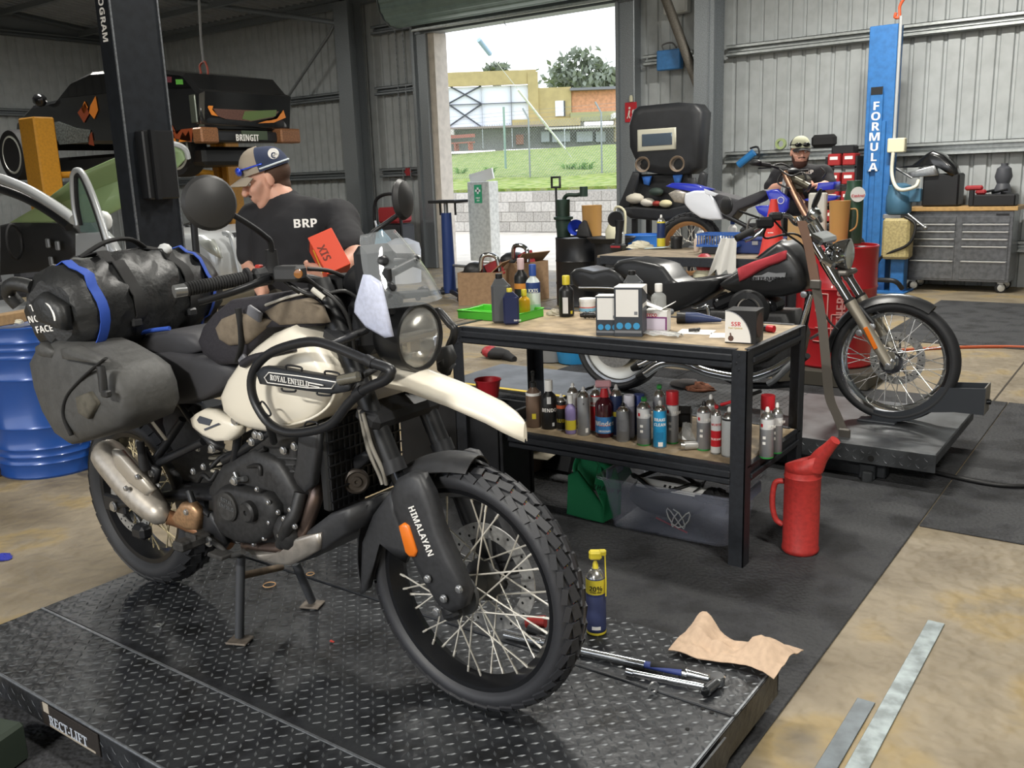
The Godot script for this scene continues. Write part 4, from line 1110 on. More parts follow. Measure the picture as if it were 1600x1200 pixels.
	part(cb,"tie_ring",S.new().tube(S.spl(hl([[407,630,0.26],[411,628,0.27],[420,640,0.27],[423,648,0.27],[418,649,0.265],[409,638,0.26]]),4,true),0.0026,6,false,true),sb)
	var ind := part(t,"indicator",S.new().tube(hl([[534,594,0.3],[566,587,0.27]]),0.014,10).tube(hl([[566,587,0.27],[588,575,0.2]]),0.008,8),pl)
	part(ind,"lens",S.new().tube(hl([[530,595,0.305],[560,588,0.29]]),0.0125,10),mat("ind_lens","6d6a60",0.15,0.0,{"alpha": 0.75}))
	part(t,"indicator",S.new().tube(hl([[690,560,-0.2],[705,575,-0.22]]),0.02,8),pl)
	part(t,"hand_guard",S.new().pillow(hl([[680,545],[700,540],[707,560],[697,588],[684,580]],-0.2),Vector3.BACK,0.02,0.01,0.01,2,0.6),pl)
	part(t,"seat",S.new().pillow(hl([[214,562],[225,552],[270,548],[320,556],[355,566],[373,578],[366,596],[352,610],[330,622],[305,630],[285,631],[262,624],[240,606],[222,582]],0.13),Vector3.BACK,0.26,0.03,0.03,4,0.5),mat("seat_vinyl"),"dark grey rider seat")
	part(t,"pillion_seat",S.new().pillow(hl([[192,552],[205,532],[235,520],[280,517],[308,522],[322,545],[300,556],[260,556],[228,560],[212,570]],0.11),Vector3.BACK,0.22,0.03,0.03,4,0.5),mat("seat_vinyl"),"raised dark grey pillion seat")
	part(t,"seat_piping",S.new().tube(S.spl(hl([[183,553,0.14],[196,533,0.15],[225,519,0.14],[265,513,0.12]]),5),0.007,6),mat("strap_blue","2a4fae",0.7),"blue edging along the rear seat")
	var sp := part(t,"side_panel",S.new().pillow(hl([[301,652],[310,644],[322,638],[336,640],[358,652],[377,667],[374,678],[364,688],[343,689],[322,680],[305,666]],0.165),Vector3.BACK,0.02,0.02,0.0,3,0.5),cr,"small cream side panel with a grey flash")
	part(sp,"decal",S.new().prism_on(hl([[308,656,0.187],[312,650,0.187],[331,656,0.187],[327,665,0.187],[311,661,0.187]]),0.002).prism_on(hl([[319,670,0.187],[341,661,0.187],[344,663,0.187],[320,673,0.187]]),0.002),mat("decal_grey","4a4f5a",0.5))
	part(t,"tail_cowl",S.new().blob(h(220,588,0.1),V3(0.05,0.045,0.05),12),cr)
	part(t,"tail_light",S.new().box(h(235,632,0.05),V3(0.09,0.03,0.1),0.01),mat("tail_red","c23a26",0.3))
	part(t,"number_plate_cover",S.new().pillow(hl([[218,622],[240,625],[258,630],[250,640],[228,640]],0.08),Vector3.BACK,0.01,0.01,0.0,2),mat("bag_red","d2482e",0.5))
	for q in [[[272,612,0.12],[300,655,0.13],[330,690,0.14],[350,700,0.12]],[[285,655,0.13],[262,690,0.15],[244,716,0.17],[236,735,0.18]],[[318,690,0.15],[280,708,0.16],[247,725,0.17],[240,740,0.18]],[[190,590,0.13],[240,610,0.13],[300,640,0.12]],[[345,640,0.13],[370,660,0.15],[366,720,0.12],[345,760,0.1]],[[520,560,0.05],[470,640,0.1],[400,690,0.12],[350,720,0.12]],[[530,600,0.03],[510,690,0.06],[490,790,0.08],[470,850,0.1]]]:
		part(t,"frame_tube",S.new().tube(S.spl(hl(q),5),0.0135,8),mat("bar_black"))
		var fl := []
		for p in hl(q): fl.append(V3(p.x,p.y,-p.z))
		part(t,"frame_tube",S.new().tube(S.spl(fl,4),0.0135,6),mat("bar_black"))
	part(t,"tie_strap",S.new().tube(hl([[222,640,0.2],[260,688,0.19]]),0.008,4,true,false,0.3),mat("strap_grey","7d786e",0.8))
	bolts(t,[h(368,657,0.17),h(332,701,0.17),h(238,739,0.2),h(367,751,0.17)],0.012)
	part(t,"footrest_hanger",S.new().pillow(hl([[222,700,0.2],[236,728,0.2],[245,735,0.2],[240,757,0.2],[222,756,0.2],[216,745,0.2],[224,730,0.2]]),Vector3.BACK,0.02,0.006,0.0,2),sb)
	part(t,"pillion_peg",S.new().tube(hl([[219,690,0.22],[226,735,0.22]]),[0.012,0.016],8),mat("rubber"))
	part(t,"swingarm",S.new().tube([h(345,772,0.1),h(300,770,0.11),rwc+V3(0,0,0.12)],[0.04,0.035,0.028],8,true,false,0.6).tube([h(345,772,-0.1),h(300,770,-0.11),rwc+V3(0,0,-0.12)],[0.04,0.035,0.028],8,true,false,0.6).box(h(330,768,0.0),V3(0.14,0.09,0.2),0.02),sb)
	part(t,"axle_block",S.new().box(rwc+V3(-0.02,0,0.13),V3(0.13,0.06,0.02),0.006),sb)
	part(t,"mud_shield",S.new().blob(h(300,700,0.0),V3(0.16,0.17,0.07),14),mat("dusty_black"))
	var rg := []
	for i in 10:
		var a := deg_to_rad(lerpf(40.0,125.0,i/9.0)); var r := []
		for k in 7:
			var b := (k - 3)/3.0
			r.append(rwc+V3(cos(a)*(0.37 - 0.03*b*b),sin(a)*(0.37 - 0.03*b*b),b*0.08))
		rg.append(r)
	part(t,"rear_mudguard",S.new().sheet(rg,0.004),pl)
	var spg := []
	for i in 70:
		var f := i/69.0; var a := f*TAU*7
		spg.append(h(340,700,0.03).lerp(h(352,770,0.03),f)+V3(cos(a)*0.03,0,sin(a)*0.03))
	part(t,"shock_spring",S.new().tube(spg,0.005,5),mat("spring_cream","b9b3a4",0.4))
	part(t,"rear_caliper",S.new().box(h(222,830,0.1),V3(0.07,0.05,0.05),0.012),sb)
	var mf := hl([[160,702,0.2],[166,708,0.2],[178,722,0.2],[205,755,0.2],[235,788,0.2],[252,803,0.2],[262,808,0.19]])
	var ex := part(t,"muffler",S.new().tube(S.spl(mf,3),[0.036,0.04,0.05,0.054,0.056,0.057,0.058,0.058,0.058,0.057,0.056,0.054,0.05,0.046,0.042,0.04,0.032,0.026,0.022],14,true,false,1.0),mat("muffler_steel","b3aca2",0.42,0.6,{"mottle": [0.2,3.0,0.02]}),"brushed stubby steel muffler")
	part(ex,"end_cap",S.new().tube(hl([[157,697,0.2],[163,705,0.2]]),[0.028,0.04],14),mat("cap_dark","6a655e",0.5,0.5))
	part(ex,"muffler_shield",S.new().pillow(hl([[176,702,0.245],[188,704,0.245],[215,735,0.245],[240,765,0.245],[232,775,0.245],[205,755,0.245],[182,728,0.245]]),Vector3.BACK,0.012,0.012,0.0,3,0.5),mat("shield_steel","c2bbb0",0.38,0.6))
	bolts(ex,[h(198,763,0.255),h(216,745,0.26)],0.008)
	part(ex,"link_pipe",S.new().tube(S.spl(hl([[262,808,0.19],[285,815,0.16],[320,832,0.14],[360,848,0.12]]),4),0.024,12),mat("pipe_copper","a67a5a",0.4,0.7))
	part(ex,"heat_shield",S.new().pillow(hl([[270,808],[285,785],[300,786],[312,800],[310,828],[296,828],[276,818]],0.19),Vector3.BACK,0.02,0.012,0.0,3,0.5),mat("shield_copper","c09a76",0.42,0.7,{"mottle": [0.3,4.0,0.03]}),"heat-browned steel exhaust shield")
	part(t,"header_pipe",S.new().tube(S.spl(hl([[478,745,0.09],[497,752,0.1],[494,775,0.12],[484,805,0.13],[472,835,0.13],[455,853,0.13],[420,857,0.13],[385,850,0.12]]),5),0.0215,14),mat("header_brown","6e5f58",0.35,0.8))
	var bash := [[385,856],[394,866],[405,868],[414,876],[424,868],[436,861],[452,862],[463,852],[462,842],[470,838],[500,833],[498,860],[478,872],[455,883],[432,881],[405,873]]
	part(t,"bash_plate",S.new().pillow(hl(bash,0.15),Vector3.BACK,0.02,0.012,0.0,3,0.45),mat("bash_alloy","b8b2ab",0.4,0.75,{"mottle": [0.2,3.0]}),"scuffed alloy bash plate")
	part(t,"bash_tray",S.new().pillow(hl([[470,838],[520,800],[548,795],[547,830],[520,850],[495,870],[465,880],[400,870],[400,860]],0.13),Vector3.BACK,0.26,0.01,0.01,2,0.4),mat("guard_plastic"))
	part(t,"crankcase",S.new().pillow(hl([[330,760],[350,725],[400,700],[440,720],[470,770],[478,820],[450,850],[400,856],[350,845],[328,810]],0.12),Vector3.BACK,0.24,0.02,0.02,3,0.4),eb)
	var cl := part(t,"clutch_cover",S.new().pillow(hl([[339,770],[352,758],[376,758],[400,764],[424,770],[438,790],[440,815],[428,838],[405,848],[378,845],[354,834],[340,812]],0.15),Vector3.BACK,0.05,0.03,0.0,4,0.45),eb,"dusty black clutch cover with raised lettering")
	part(cl,"round_boss",S.new().at(h(356,792,0.183),by(V3(0,0,1))).lathe([Vector2(0.045,-0.02),Vector2(0.045,0.004),Vector2(0.04,0.008),Vector2(0.0,0.008)],28),db)
	txt(cl,"cast_lettering","ROYAL\nENFIELD",0.012,mat("cast_grey","56585a",0.5),Transform3D(Basis(Vector3.BACK,-0.12),h(354,788,0.192)),0.002)
	part(cl,"round_boss",S.new().at(h(388,800,0.19),by(V3(0,0,1))).lathe([Vector2(0.032,-0.02),Vector2(0.032,0.006),Vector2(0.026,0.012),Vector2(0.008,0.012),Vector2(0.007,0.006),Vector2(0,0.006)],24),mat("engine_black"))
	bolts(cl,[h(403,764,0.175),h(421,785,0.17),h(436,800,0.165),h(422,816,0.17),h(414,841,0.165),h(398,850,0.16),h(373,845,0.16),h(346,825,0.16)],0.0065)
	for k in 3: part(cl,"rib",S.new().tube(hl([[350,820+k*6,0.172],[405,829+k*5,0.172]]),0.003,5),eb)
	part(t,"cylinder",S.new().pillow(hl([[418,672],[462,675],[468,720],[462,768],[430,765],[424,720]],0.1),Vector3.BACK,0.2,0.012,0.012,3,0.4),eb)
	for k in 4: part(t,"cylinder_rib",S.new().pillow(hl([[424+k,712+k*10],[464 - k,716+k*10],[463 - k,720+k*10],[424+k,716+k*10]],0.112),Vector3.BACK,0.2,0.004,0.0,2),eb)
	part(t,"cylinder_head",S.new().pillow(hl([[400,660],[420,655],[465,660],[470,690],[455,700],[425,700],[398,690]],0.11),Vector3.BACK,0.22,0.015,0.015,3,0.4),eb)
	bolts(t,[h(400,679,0.13),h(408,681,0.13),h(394,690,0.13),h(444,703,0.12),h(461,697,0.12),h(392,714,0.12)],0.011)
	part(t,"mount_plate",S.new().pillow(hl([[388,682],[412,672],[418,690],[404,715],[388,708]],0.12),Vector3.BACK,0.012,0.004,0.0,2),sb)
	part(t,"water_pump",S.new().tube(S.spl(hl([[440,850,0.15],[450,822,0.17],[462,800,0.16],[470,770,0.14]]),4),0.02,10).blob(h(448,832,0.15),V3(0.05,0.055,0.03),12),eb)
	bolts(t,[h(455,796,0.17),h(445,810,0.175),h(462,822,0.17),h(438,836,0.17)],0.007)
	part(t,"starter_cover",S.new().pillow(hl([[345,745],[370,730],[400,722],[412,735],[395,750],[365,760]],0.12),Vector3.BACK,0.05,0.02,0.0,3),eb)
	part(t,"starter_terminal",S.new().tube(hl([[362,752,0.15],[384,748,0.15]]),0.009,8).tube(hl([[366,738,0.15],[372,750,0.15]]),0.006,6),mat("alloy"))
	for q in [[[385,730,0.13],[405,728,0.14],[408,742,0.14]],[[340,735,0.12],[330,750,0.13],[318,742,0.13],[310,752,0.12]],[[400,720,0.12],[380,705,0.1],[350,712,0.1],[330,730,0.12]],[[460,730,0.12],[476,742,0.13],[482,760,0.13]],[[415,700,0.12],[398,712,0.12],[390,730,0.13]]]:
		part(t,"hose",S.new().tube(S.spl(hl(q),5),0.008,7),mat("hose_black"))
	bolts(t,[h(319,729,0.14),h(303,736,0.14),h(320,798,0.15),h(292,800,0.2),h(310,700,0.14)],0.009)
	part(t,"gear_linkage",S.new().tube(hl([[295,768,0.17],[303,790,0.18],[298,812,0.18]]),0.012,6).tube(hl([[310,792,0.17],[328,805,0.17]]),0.01,6),sb)
	var r0 := h(496,684,0.16)
	var rad := part(t,"radiator",S.new().box(V3(r0.x+0.0,0.66,0.0),V3(0.03,0.26,0.3),0.006),mat("radiator_core","141517",0.6))
	for k in 15: part(rad,"fin",S.new().box(V3(r0.x+0.017,0.66,-0.14+k*0.02),V3(0.006,0.25,0.004)),sb)
	for k in 7: part(rad,"grille_bar",S.new().box(V3(r0.x+0.021,0.56+k*0.034,0),V3(0.004,0.004,0.3)),sb)
	part(t,"radiator_shroud",S.new().pillow(hl([[468,676],[497,679],[495,715],[490,758],[478,770],[466,758],[460,745],[466,710]],0.17),Vector3.BACK,0.02,0.008,0.0,3,0.5),mat("guard_plastic"))
	part(t,"horn",S.new().at(h(557,752,0.06),by(V3(0.75,0.0,0.65))).lathe([Vector2(0.03,-0.03),Vector2(0.036,-0.01),Vector2(0.036,0.004),Vector2(0.03,0.008),Vector2(0.026,0.003),Vector2(0.016,0.003),Vector2(0.014,0.009),Vector2(0.006,0.009),Vector2(0.005,0.005),Vector2(0,0.005)],26),mat("horn_brown","453f3a",0.5,0.4))
	part(t,"horn_bracket",S.new().pillow(hl([[500,740],[570,705],[578,715],[548,745],[520,750]],0.05),Vector3.BACK,0.02,0.004,0.0,2),sb)
	part(t,"footpeg",S.new().box(h(300,846,0.24),V3(0.05,0.03,0.11),0.006),db)
	for k in 5: part(t,"footpeg_tooth",S.new().box(h(300,846,0.2+k*0.02)+V3(0,0.018,0),V3(0.05,0.014,0.006)),db)
	part(t,"footpeg_bracket",S.new().pillow(hl([[310,800],[330,802],[352,850],[346,860],[325,846],[312,840],[305,825]],0.17),Vector3.BACK,0.02,0.006,0.0,2),sb)
	part(t,"brake_pedal",S.new().tube(S.spl(hl([[318,836,0.19],[345,855,0.2],[360,868,0.2],[380,862,0.21]]),4),0.009,7).box(h(345,866,0.22),V3(0.07,0.014,0.05),0.004),db)
	bolts(t,[h(327,846,0.2)],0.014)
	for q in [[[375,1002,0.14],[376,870,0.12]],[[488,946,-0.16],[462,880,-0.1]]]:
		var ft := fy(q[0][0],q[0][1],0.163)- HO; ft.y = 0.016
		var tp := h(q[1][0],q[1][1],q[1][2])
		var cs := part(t,"centre_stand_leg",S.new().tube([ft,tp],0.015,10),mat("stand_grey","4a4c50",0.45,0.3))
		part(cs,"foot",S.new().box(V3(ft.x,0.004,ft.z),V3(0.07,0.007,0.06),0.002,Basis(Vector3.UP,0.4)),mat("foot_rust","7d746a",0.6,0.3,{"mottle": [0.3,6.0]}))
	part(t,"stand_crossbar",S.new().tube([h(376,900,0.1),h(440,886,-0.1)],0.012,8),mat("rust","7a6a58",0.8,0.2,{"mottle": [0.4,5.0]}))

# ---------------------------------------------------------------- luggage strapped on the adventure motorcycle
func bag_loft(a: Vector3,b: Vector3,rad: Array,n := 26,m := 17,wr := 0.012,up := Vector3.UP,seed_ := 3,flat := 1.0)-> Array:
	var nz := FastNoiseLite.new(); nz.seed = seed_; nz.frequency = 5.0; nz.fractal_octaves = 3
	var d := (b - a).normalized(); var u := (up - d*up.dot(d)).normalized(); var w := d.cross(u)
	var rings := []
	for i in m:
		var t := float(i)/(m - 1)
		var r := 0.0
		for k in rad.size()- 1:
			if t >= rad[k][0]and t <= rad[k+1][0]:
				r = lerpf(rad[k][1],rad[k+1][1],smoothstep(0.0,1.0,(t - rad[k][0])/maxf(rad[k+1][0]- rad[k][0],1e-4)))
		var ring := PackedVector3Array()
		for k in n:
			var an := TAU*k/n
			var c := a.lerp(b,t)
			var dir := (u*sin(an)*flat+w*cos(an))
			var p := c+dir*r
			p+= dir*(absf(nz.get_noise_3d(p.x*3.0,p.y*3.0,p.z*3.0))*-wr*3.0+sin(an*9.0+t*5.0)*wr*0.12)
			ring.append(p)
		rings.append(ring)
	return rings
func strap_ring(rings: Array,t: float,k0: int,k1: int,w: float,th: float)-> S:
	var m := rings.size(); var i := clampi(int(t*(m - 1)),1,m - 2)
	var d: Vector3 = (rings[i+1][0]- rings[i - 1][0]).normalized()
	var n: int = rings[i].size()
	var c := Vector3.ZERO
	for p in rings[i]: c+= p
	c/= n
	var rows := []
	for k in range(k0,k1+1):
		var p: Vector3 = rings[i][((k % n)+n)% n]
		var o := (p - c).normalized()*0.008
		rows.append([p+o - d*w/2,p+o*1.15,p+o+d*w/2])
	return S.new().sheet(rows,th)

func build_luggage()-> void:
	var cloth := mat("bag_black","242526",0.48,0.0,{"bump": [0.5,3.0,0.03]})
	var grey := mat("drybag_grey","4d4d4c",0.6,0.0,{"bump": [0.6,3.0,0.02],"mottle": [0.2,3.0]})
	var web := mat("webbing","1c1c1d",0.8)
	var o := V3(-2.78,1.09,-1.7)
	var t := thing("duffel_bag","large black duffel bag strapped across the motorcycle tail","bag",o)
	var rings := bag_loft(V3(-2.7,1.235,-1.385)- o,V3(-2.87,1.235,-2.02)- o,[[0.0,0.1],[0.04,0.142],[0.2,0.158],[0.5,0.165],[0.8,0.155],[0.94,0.14],[1.0,0.1]],32,25,0.014)
	part(t,"body",S.new().skin(rings),cloth,"glossy black coated fabric body")
	for q in [[0.33,-2,20],[0.68,-2,20]]:
		var s := part(t,"carry_strap",strap_ring(rings,q[0],q[1],q[2],0.045,0.004),web)
		part(s,"buckle",S.new().box(rings[int(q[0]*24)][27]+V3(0.01,0,0.012),V3(0.05,0.03,0.04),0.006),mat("buckle","2c2d2f",0.4))
		part(s,"buckle",S.new().box(rings[int(q[0]*24)][30]+V3(0.012,0,0.01),V3(0.045,0.028,0.036),0.006),mat("buckle","2c2d2f",0.4))
	part(t,"end_flap",S.new().pillow([V3(0.08,0.21,0.33),V3(0.16,0.17,0.32),V3(0.17,0.1,0.325),V3(0.05,0.12,0.335),V3(0.02,0.18,0.335)],V3(0,0,1),0.02,0.02,0.0,3),cloth)
	part(t,"end_handle",S.new().tube(S.spl([V3(-0.1,0.16,0.32),V3(-0.11,0.2,0.34),V3(-0.06,0.23,0.345),V3(0.0,0.22,0.32)],5),0.022,8),cloth)
	part(t,"zip_end",S.new().box(V3(-0.1,0.205,0.345),V3(0.02,0.04,0.01),0.003),mat("bolt"))
	var wp := mat("white_print")
	var lb := Basis(V3(0.93,0.12,-0.3).normalized(),V3(-0.08,0.98,0.15),V3(0.33,-0.1,0.94)).orthonormalized()
	txt(t,"logo_lettering","THE\nNORTH\nFACE",0.02,wp,Transform3D(lb,V3(0.045,0.13,0.332)),0.002)
	var dome := []
	for i in 9: dome.append(V3(0.1,0.13,0.336)+V3(cos(PI*i/8.0*0.5)*0.045,sin(PI*i/8.0*0.5)*0.05,0.0))
	part(t,"logo_dome",S.new().tube(dome,0.009,6,true,false,0.4),wp)
	part(t,"top_handle",S.new().tube(S.spl([rings[6][9],rings[9][8]+V3(0,0.03,0),rings[13][8]+V3(0,0.035,0),rings[17][9]],6),0.014,8,true,false,0.5),web)
	part(t,"bag_tag",S.new().blob(rings[16][6]+V3(0,0.005,0),V3(0.03,0.02,0.02),10),mat("tag_white","c9cbcc",0.5))
	for q in [[0.1,"blue webbing strap over the near end of the duffel bag"],[0.87,"blue webbing strap over the far end of the duffel bag"]]:
		var st := thing("lashing_strap",q[1],"strap",o)
		part(st,"webbing",strap_ring(rings,q[0],-5 if q[0]< 0.5 else -8,8,0.034,0.003),mat("strap_blue","2a4fae",0.7))
		if q[0]< 0.5:
			var e: Vector3 = rings[2][27]+V3(0.01,0,0.01)
			part(st,"tail",S.new().sheet([[e+V3(-0.012,0,0.012),e+V3(0.012,0,-0.012)],[h(160,560,0.3)+HO - o+V3(-0.012,0,0.012),h(160,560,0.3)+HO - o+V3(0.012,0,-0.012)],[h(176,556,0.2)+HO - o,h(176,556,0.2)+HO - o+V3(0.02,0,-0.02)]],0.003),mat("strap_blue"))
	t = thing("dry_bag_pannier","dark grey roll-top dry bag hung beside the rear wheel","bag",V3(-2.74,0.85,-1.42))
	var KO := [t.position]
	var K := func(pts: Array,dz: float)-> Array:
		var r := []
		for p in pts: r.append(fz(p[0],p[1],HZ+dz)- KO[0])
		return r
	part(t,"body",S.new().pillow(K.call([[78,530],[110,528],[150,545],[185,566],[205,582],[216,610],[221,640],[212,662],[170,680],[128,692],[105,676],[84,640],[70,600],[63,560]],0.36),Vector3.BACK,0.1,0.07,0.06,6,0.6),grey,"creased grey waterproof fabric body")
	part(t,"roll_closure",S.new().pillow(K.call([[56,541],[66,536],[84,548],[84,560],[66,557],[57,552]],0.42),Vector3.BACK,0.03,0.01,0.01,2),grey)
	part(t,"top_fold",S.new().pillow(K.call([[96,545],[110,542],[150,560],[158,568],[140,566],[100,560]],0.43),Vector3.BACK,0.03,0.015,0.0,3),grey)
	part(t,"strap",S.new().tube(S.spl(K.call([[165,560],[130,590],[105,620],[100,650],[112,680]],0.43),5),0.008,6,true,false,0.5),web)
	part(t,"side_toggle",S.new().tube(K.call([[157,572],[160,590],[162,612]],0.44),0.012,8).box((K.call([[166,615]],0.44)as Array)[0],V3(0.03,0.02,0.02),0.004),mat("buckle","2c2d2f",0.4))
	part(t,"worn_patch",S.new().pillow(K.call([[120,620],[140,612],[152,630],[140,655],[124,645]],0.435),Vector3.BACK,0.03,0.012,0.0,4),mat("drybag_worn","5e5a50",0.75,0.0,{"mottle": [0.3,5.0]}))
	t = thing("tank_bag","brown and black tank bag with clips on the fuel tank","bag",V3(-2.0,1.17,HZ))
	KO[0]= t.position
	var tb := mat("tankbag_black","27252b",0.75,0.0,{"bump": [0.5,3.0,0.04]}); var tan := mat("tankbag_tan","7b6f5f",0.85,0.0,{"bump": [0.4,4.0,0.05],"mottle": [0.2,4.0]})
	part(t,"body",S.new().pillow(K.call([[315,533],[323,510],[340,489],[367,467],[413,461],[467,452],[487,458],[505,490],[508,508],[470,508],[432,510],[408,540],[383,568],[348,570],[323,553]],0.14),Vector3.BACK,0.26,0.03,0.03,4,0.5),tb)
	part(t,"side_pocket",S.new().pillow(K.call([[340,512],[350,497],[372,488],[405,492],[428,500],[412,517],[390,537],[362,540],[346,530]],0.165),Vector3.BACK,0.02,0.02,0.0,4,0.6),tan,"tan side pocket")
	part(t,"map_pocket",S.new().pillow(K.call([[415,486],[440,472],[478,466],[498,480],[508,505],[470,506],[440,508],[425,498]],0.165),Vector3.BACK,0.02,0.015,0.0,4,0.6),tan)
	part(t,"zip",S.new().tube(S.spl(K.call([[415,477],[445,466],[475,458]],0.175),4),0.004,6),mat("zip_pale","bdb9b0",0.5))
	part(t,"webbing",S.new().tube(S.spl(K.call([[372,482],[376,510],[377,540],[370,565]],0.19),4),0.011,6,true,false,0.4),web)
	part(t,"side_clip",S.new().box((K.call([[398,490]],0.19)as Array)[0],V3(0.055,0.03,0.014),0.004,Basis(Vector3.BACK,-0.4)),mat("clip_grey","6d6e74",0.4))
	part(t,"side_clip",S.new().box((K.call([[380,562]],0.19)as Array)[0],V3(0.035,0.022,0.014),0.004,Basis(Vector3.BACK,0.7)),mat("clip_grey","6d6e74",0.4))
	part(t,"tie_strap",S.new().tube(S.spl(K.call([[383,568],[400,558],[430,552],[462,545]],0.2),4),[0.022,0.012],8,true,false,0.6),tb)

# ---------------------------------------------------------------- generic bottles, cans and cartons
func face_cam(p: Vector3)-> float: return atan2(-p.x,-p.z)
func vessel(called: String,label: String,cat: String,px: float,pyb: float,pyt: float,pw: float,y0: float,kind: String,col: Dictionary,group := "")-> Node3D:
	var p := fy(px,pyb,y0)
	var dep := (p - V3(0,CAM_H,0)).dot(-cam_b.z)
	var r := pw/2.0*dep/FOC
	p+= V3(p.x,0,p.z).normalized()*r*0.75
	var H := fz(px,pyt,p.z).y - y0
	var t := thing(called,label,cat,V3(p.x,y0+0.001,p.z),face_cam(p),group)
	var body: Material = col.get("body",mat("white"))
	var cap: Material = col.get("cap",mat("white"))
	var hb := H*0.8
	match kind:
		"aerosol","aerosol_cap","aerosol_nozzle":
			hb = H*(0.78 if kind != "aerosol_cap" else 0.74)
			part(t,"body",S.new().lathe([Vector2(r*0.93,0),Vector2(r,0.003),Vector2(r,hb),Vector2(r*0.96,hb+0.003)],22),body)
			part(t,"base_rim",S.new().lathe([Vector2(r*1.01,0.0),Vector2(r*1.01,0.006)],22),col.get("rim",mat("alloy")))
			if kind == "aerosol_cap":
				part(t,"cap",S.new().lathe([Vector2(r*1.0,hb+0.002),Vector2(r*1.0,H - 0.004),Vector2(r*0.94,H),Vector2(0,H)],22),cap)
			else:
				part(t,"shoulder",S.new().lathe([Vector2(r*0.98,hb),Vector2(r*0.9,hb+(H - hb)*0.16),Vector2(r*0.6,hb+(H - hb)*0.45),Vector2(r*0.42,hb+(H - hb)*0.5),Vector2(r*0.42,hb+(H - hb)*0.6),Vector2(0,hb+(H - hb)*0.6)],22),mat("can_tin","c9c9c6",0.22,0.9))
				part(t,"nozzle",S.new().lathe([Vector2(r*0.3,hb+(H - hb)*0.58),Vector2(r*0.28,hb+(H - hb)*0.85),Vector2(r*0.16,H),Vector2(0,H)],12),cap)
				if kind == "aerosol_nozzle":
					part(t,"spray_trigger",S.new().box(V3(0.0,H*0.97,r*0.3),V3(r*0.8,H*0.06,r*1.5),0.004),cap)
		"bottle","pump","trigger":
			hb = H*(0.72 if kind == "bottle" else 0.66)
			part(t,"body",S.new().lathe([Vector2(r*0.9,0),Vector2(r,0.008),Vector2(r,hb*0.86),Vector2(r*0.85,hb*0.95),Vector2(r*0.42,hb*1.05),Vector2(r*0.38,hb*1.1)],22),body)
			if kind == "bottle":
				part(t,"cap",S.new().lathe([Vector2(r*0.5,hb*1.08),Vector2(r*0.5,H - 0.003),Vector2(r*0.45,H),Vector2(0,H)],18),cap)
			elif kind == "pump":
				part(t,"cap",S.new().lathe([Vector2(r*0.5,hb*1.08),Vector2(r*0.45,hb*1.2),Vector2(r*0.2,hb*1.22),Vector2(r*0.16,H),Vector2(0,H)],14),cap)
				part(t,"pump_head",S.new().box(V3(0,H*0.95,r*0.2),V3(r*0.5,H*0.08,r*1.0),0.004),cap)
			else:
				part(t,"cap",S.new().lathe([Vector2(r*0.5,hb*1.06),Vector2(r*0.4,hb*1.2),Vector2(r*0.3,H*0.85)],14),cap)
				part(t,"trigger_head",S.new().box(V3(-r*0.1,H*0.93,0),V3(r*1.7,H*0.12,r*0.7),0.006),col.get("trig",cap))
				part(t,"trigger_lever",S.new().box(V3(r*0.55,H*0.82,0),V3(r*0.2,H*0.16,r*0.4),0.004,Basis(Vector3.BACK,0.3)),col.get("trig",cap))
		"jug":
			var sh := S.new()
			sh.box(V3(0,hb/2,0),V3(r*2,hb,r*1.2),r*0.25)
			part(t,"body",sh.prism([Vector2(-r*0.97,hb*0.93),Vector2(-r*0.55,H*0.9),Vector2(r*0.3,H*0.9),Vector2(r*0.97,hb*0.93)],r*0.9),body)
			part(t,"cap",S.new().at(V3(-r*0.15,0,0)).lathe([Vector2(r*0.36,H*0.88),Vector2(r*0.36,H - 0.002),Vector2(r*0.32,H),Vector2(0,H)],16),cap)
		"tub":
			part(t,"body",S.new().lathe([Vector2(r*0.93,0),Vector2(r,H*0.8)],24),body)
			part(t,"lid",S.new().lathe([Vector2(r*1.04,H*0.78),Vector2(r*1.04,H - 0.003),Vector2(r,H),Vector2(0,H)],24),cap)
	for b in col.get("bands",[]):
		part(t,"label_band",S.new().lathe([Vector2(r*1.004,hb*b[0]),Vector2(r*1.008,hb*b[0]+0.001),Vector2(r*1.008,hb*b[1]- 0.001),Vector2(r*1.004,hb*b[1])],22),b[2])
	for x in col.get("text",[]):
		txt(t,"lettering",x[0],hb*x[1],x[3],Transform3D(Basis.IDENTITY,V3(hb*(x[4]if x.size()> 4 else 0.0),hb*x[2],r*1.012 if kind != "jug" else r*0.61)),0.0006,r*1.012 if kind != "jug" else 0.0)
	for x in col.get("marks",[]):
		var q := S.new(); var rows := []
		for i in 5:
			var a: float = x[0]+(i/4.0 - 0.5)*x[2]
			rows.append([V3(sin(a)*r*1.013,hb*x[1],cos(a)*r*1.013),V3(sin(a)*r*1.013,hb*(x[1]+x[3]),cos(a)*r*1.013)])
		part(t,"printed_panel",q.sheet(rows,0.0006),x[4])
	return t
func carton(called: String,label: String,px: float,pyb: float,pyt: float,wx: float,wz: float,y0: float,turn: float,m: Material,cat := "box")-> Node3D:
	var p := fy(px,pyb,y0)
	var H := fz(px,pyt,p.z).y - y0
	var t := thing(called,label,cat,V3(p.x,y0+0.001,p.z),turn)
	part(t,"carton",S.new().box(V3(0,H/2,-wz/2),V3(wx,H,wz),0.001),m)
	return t

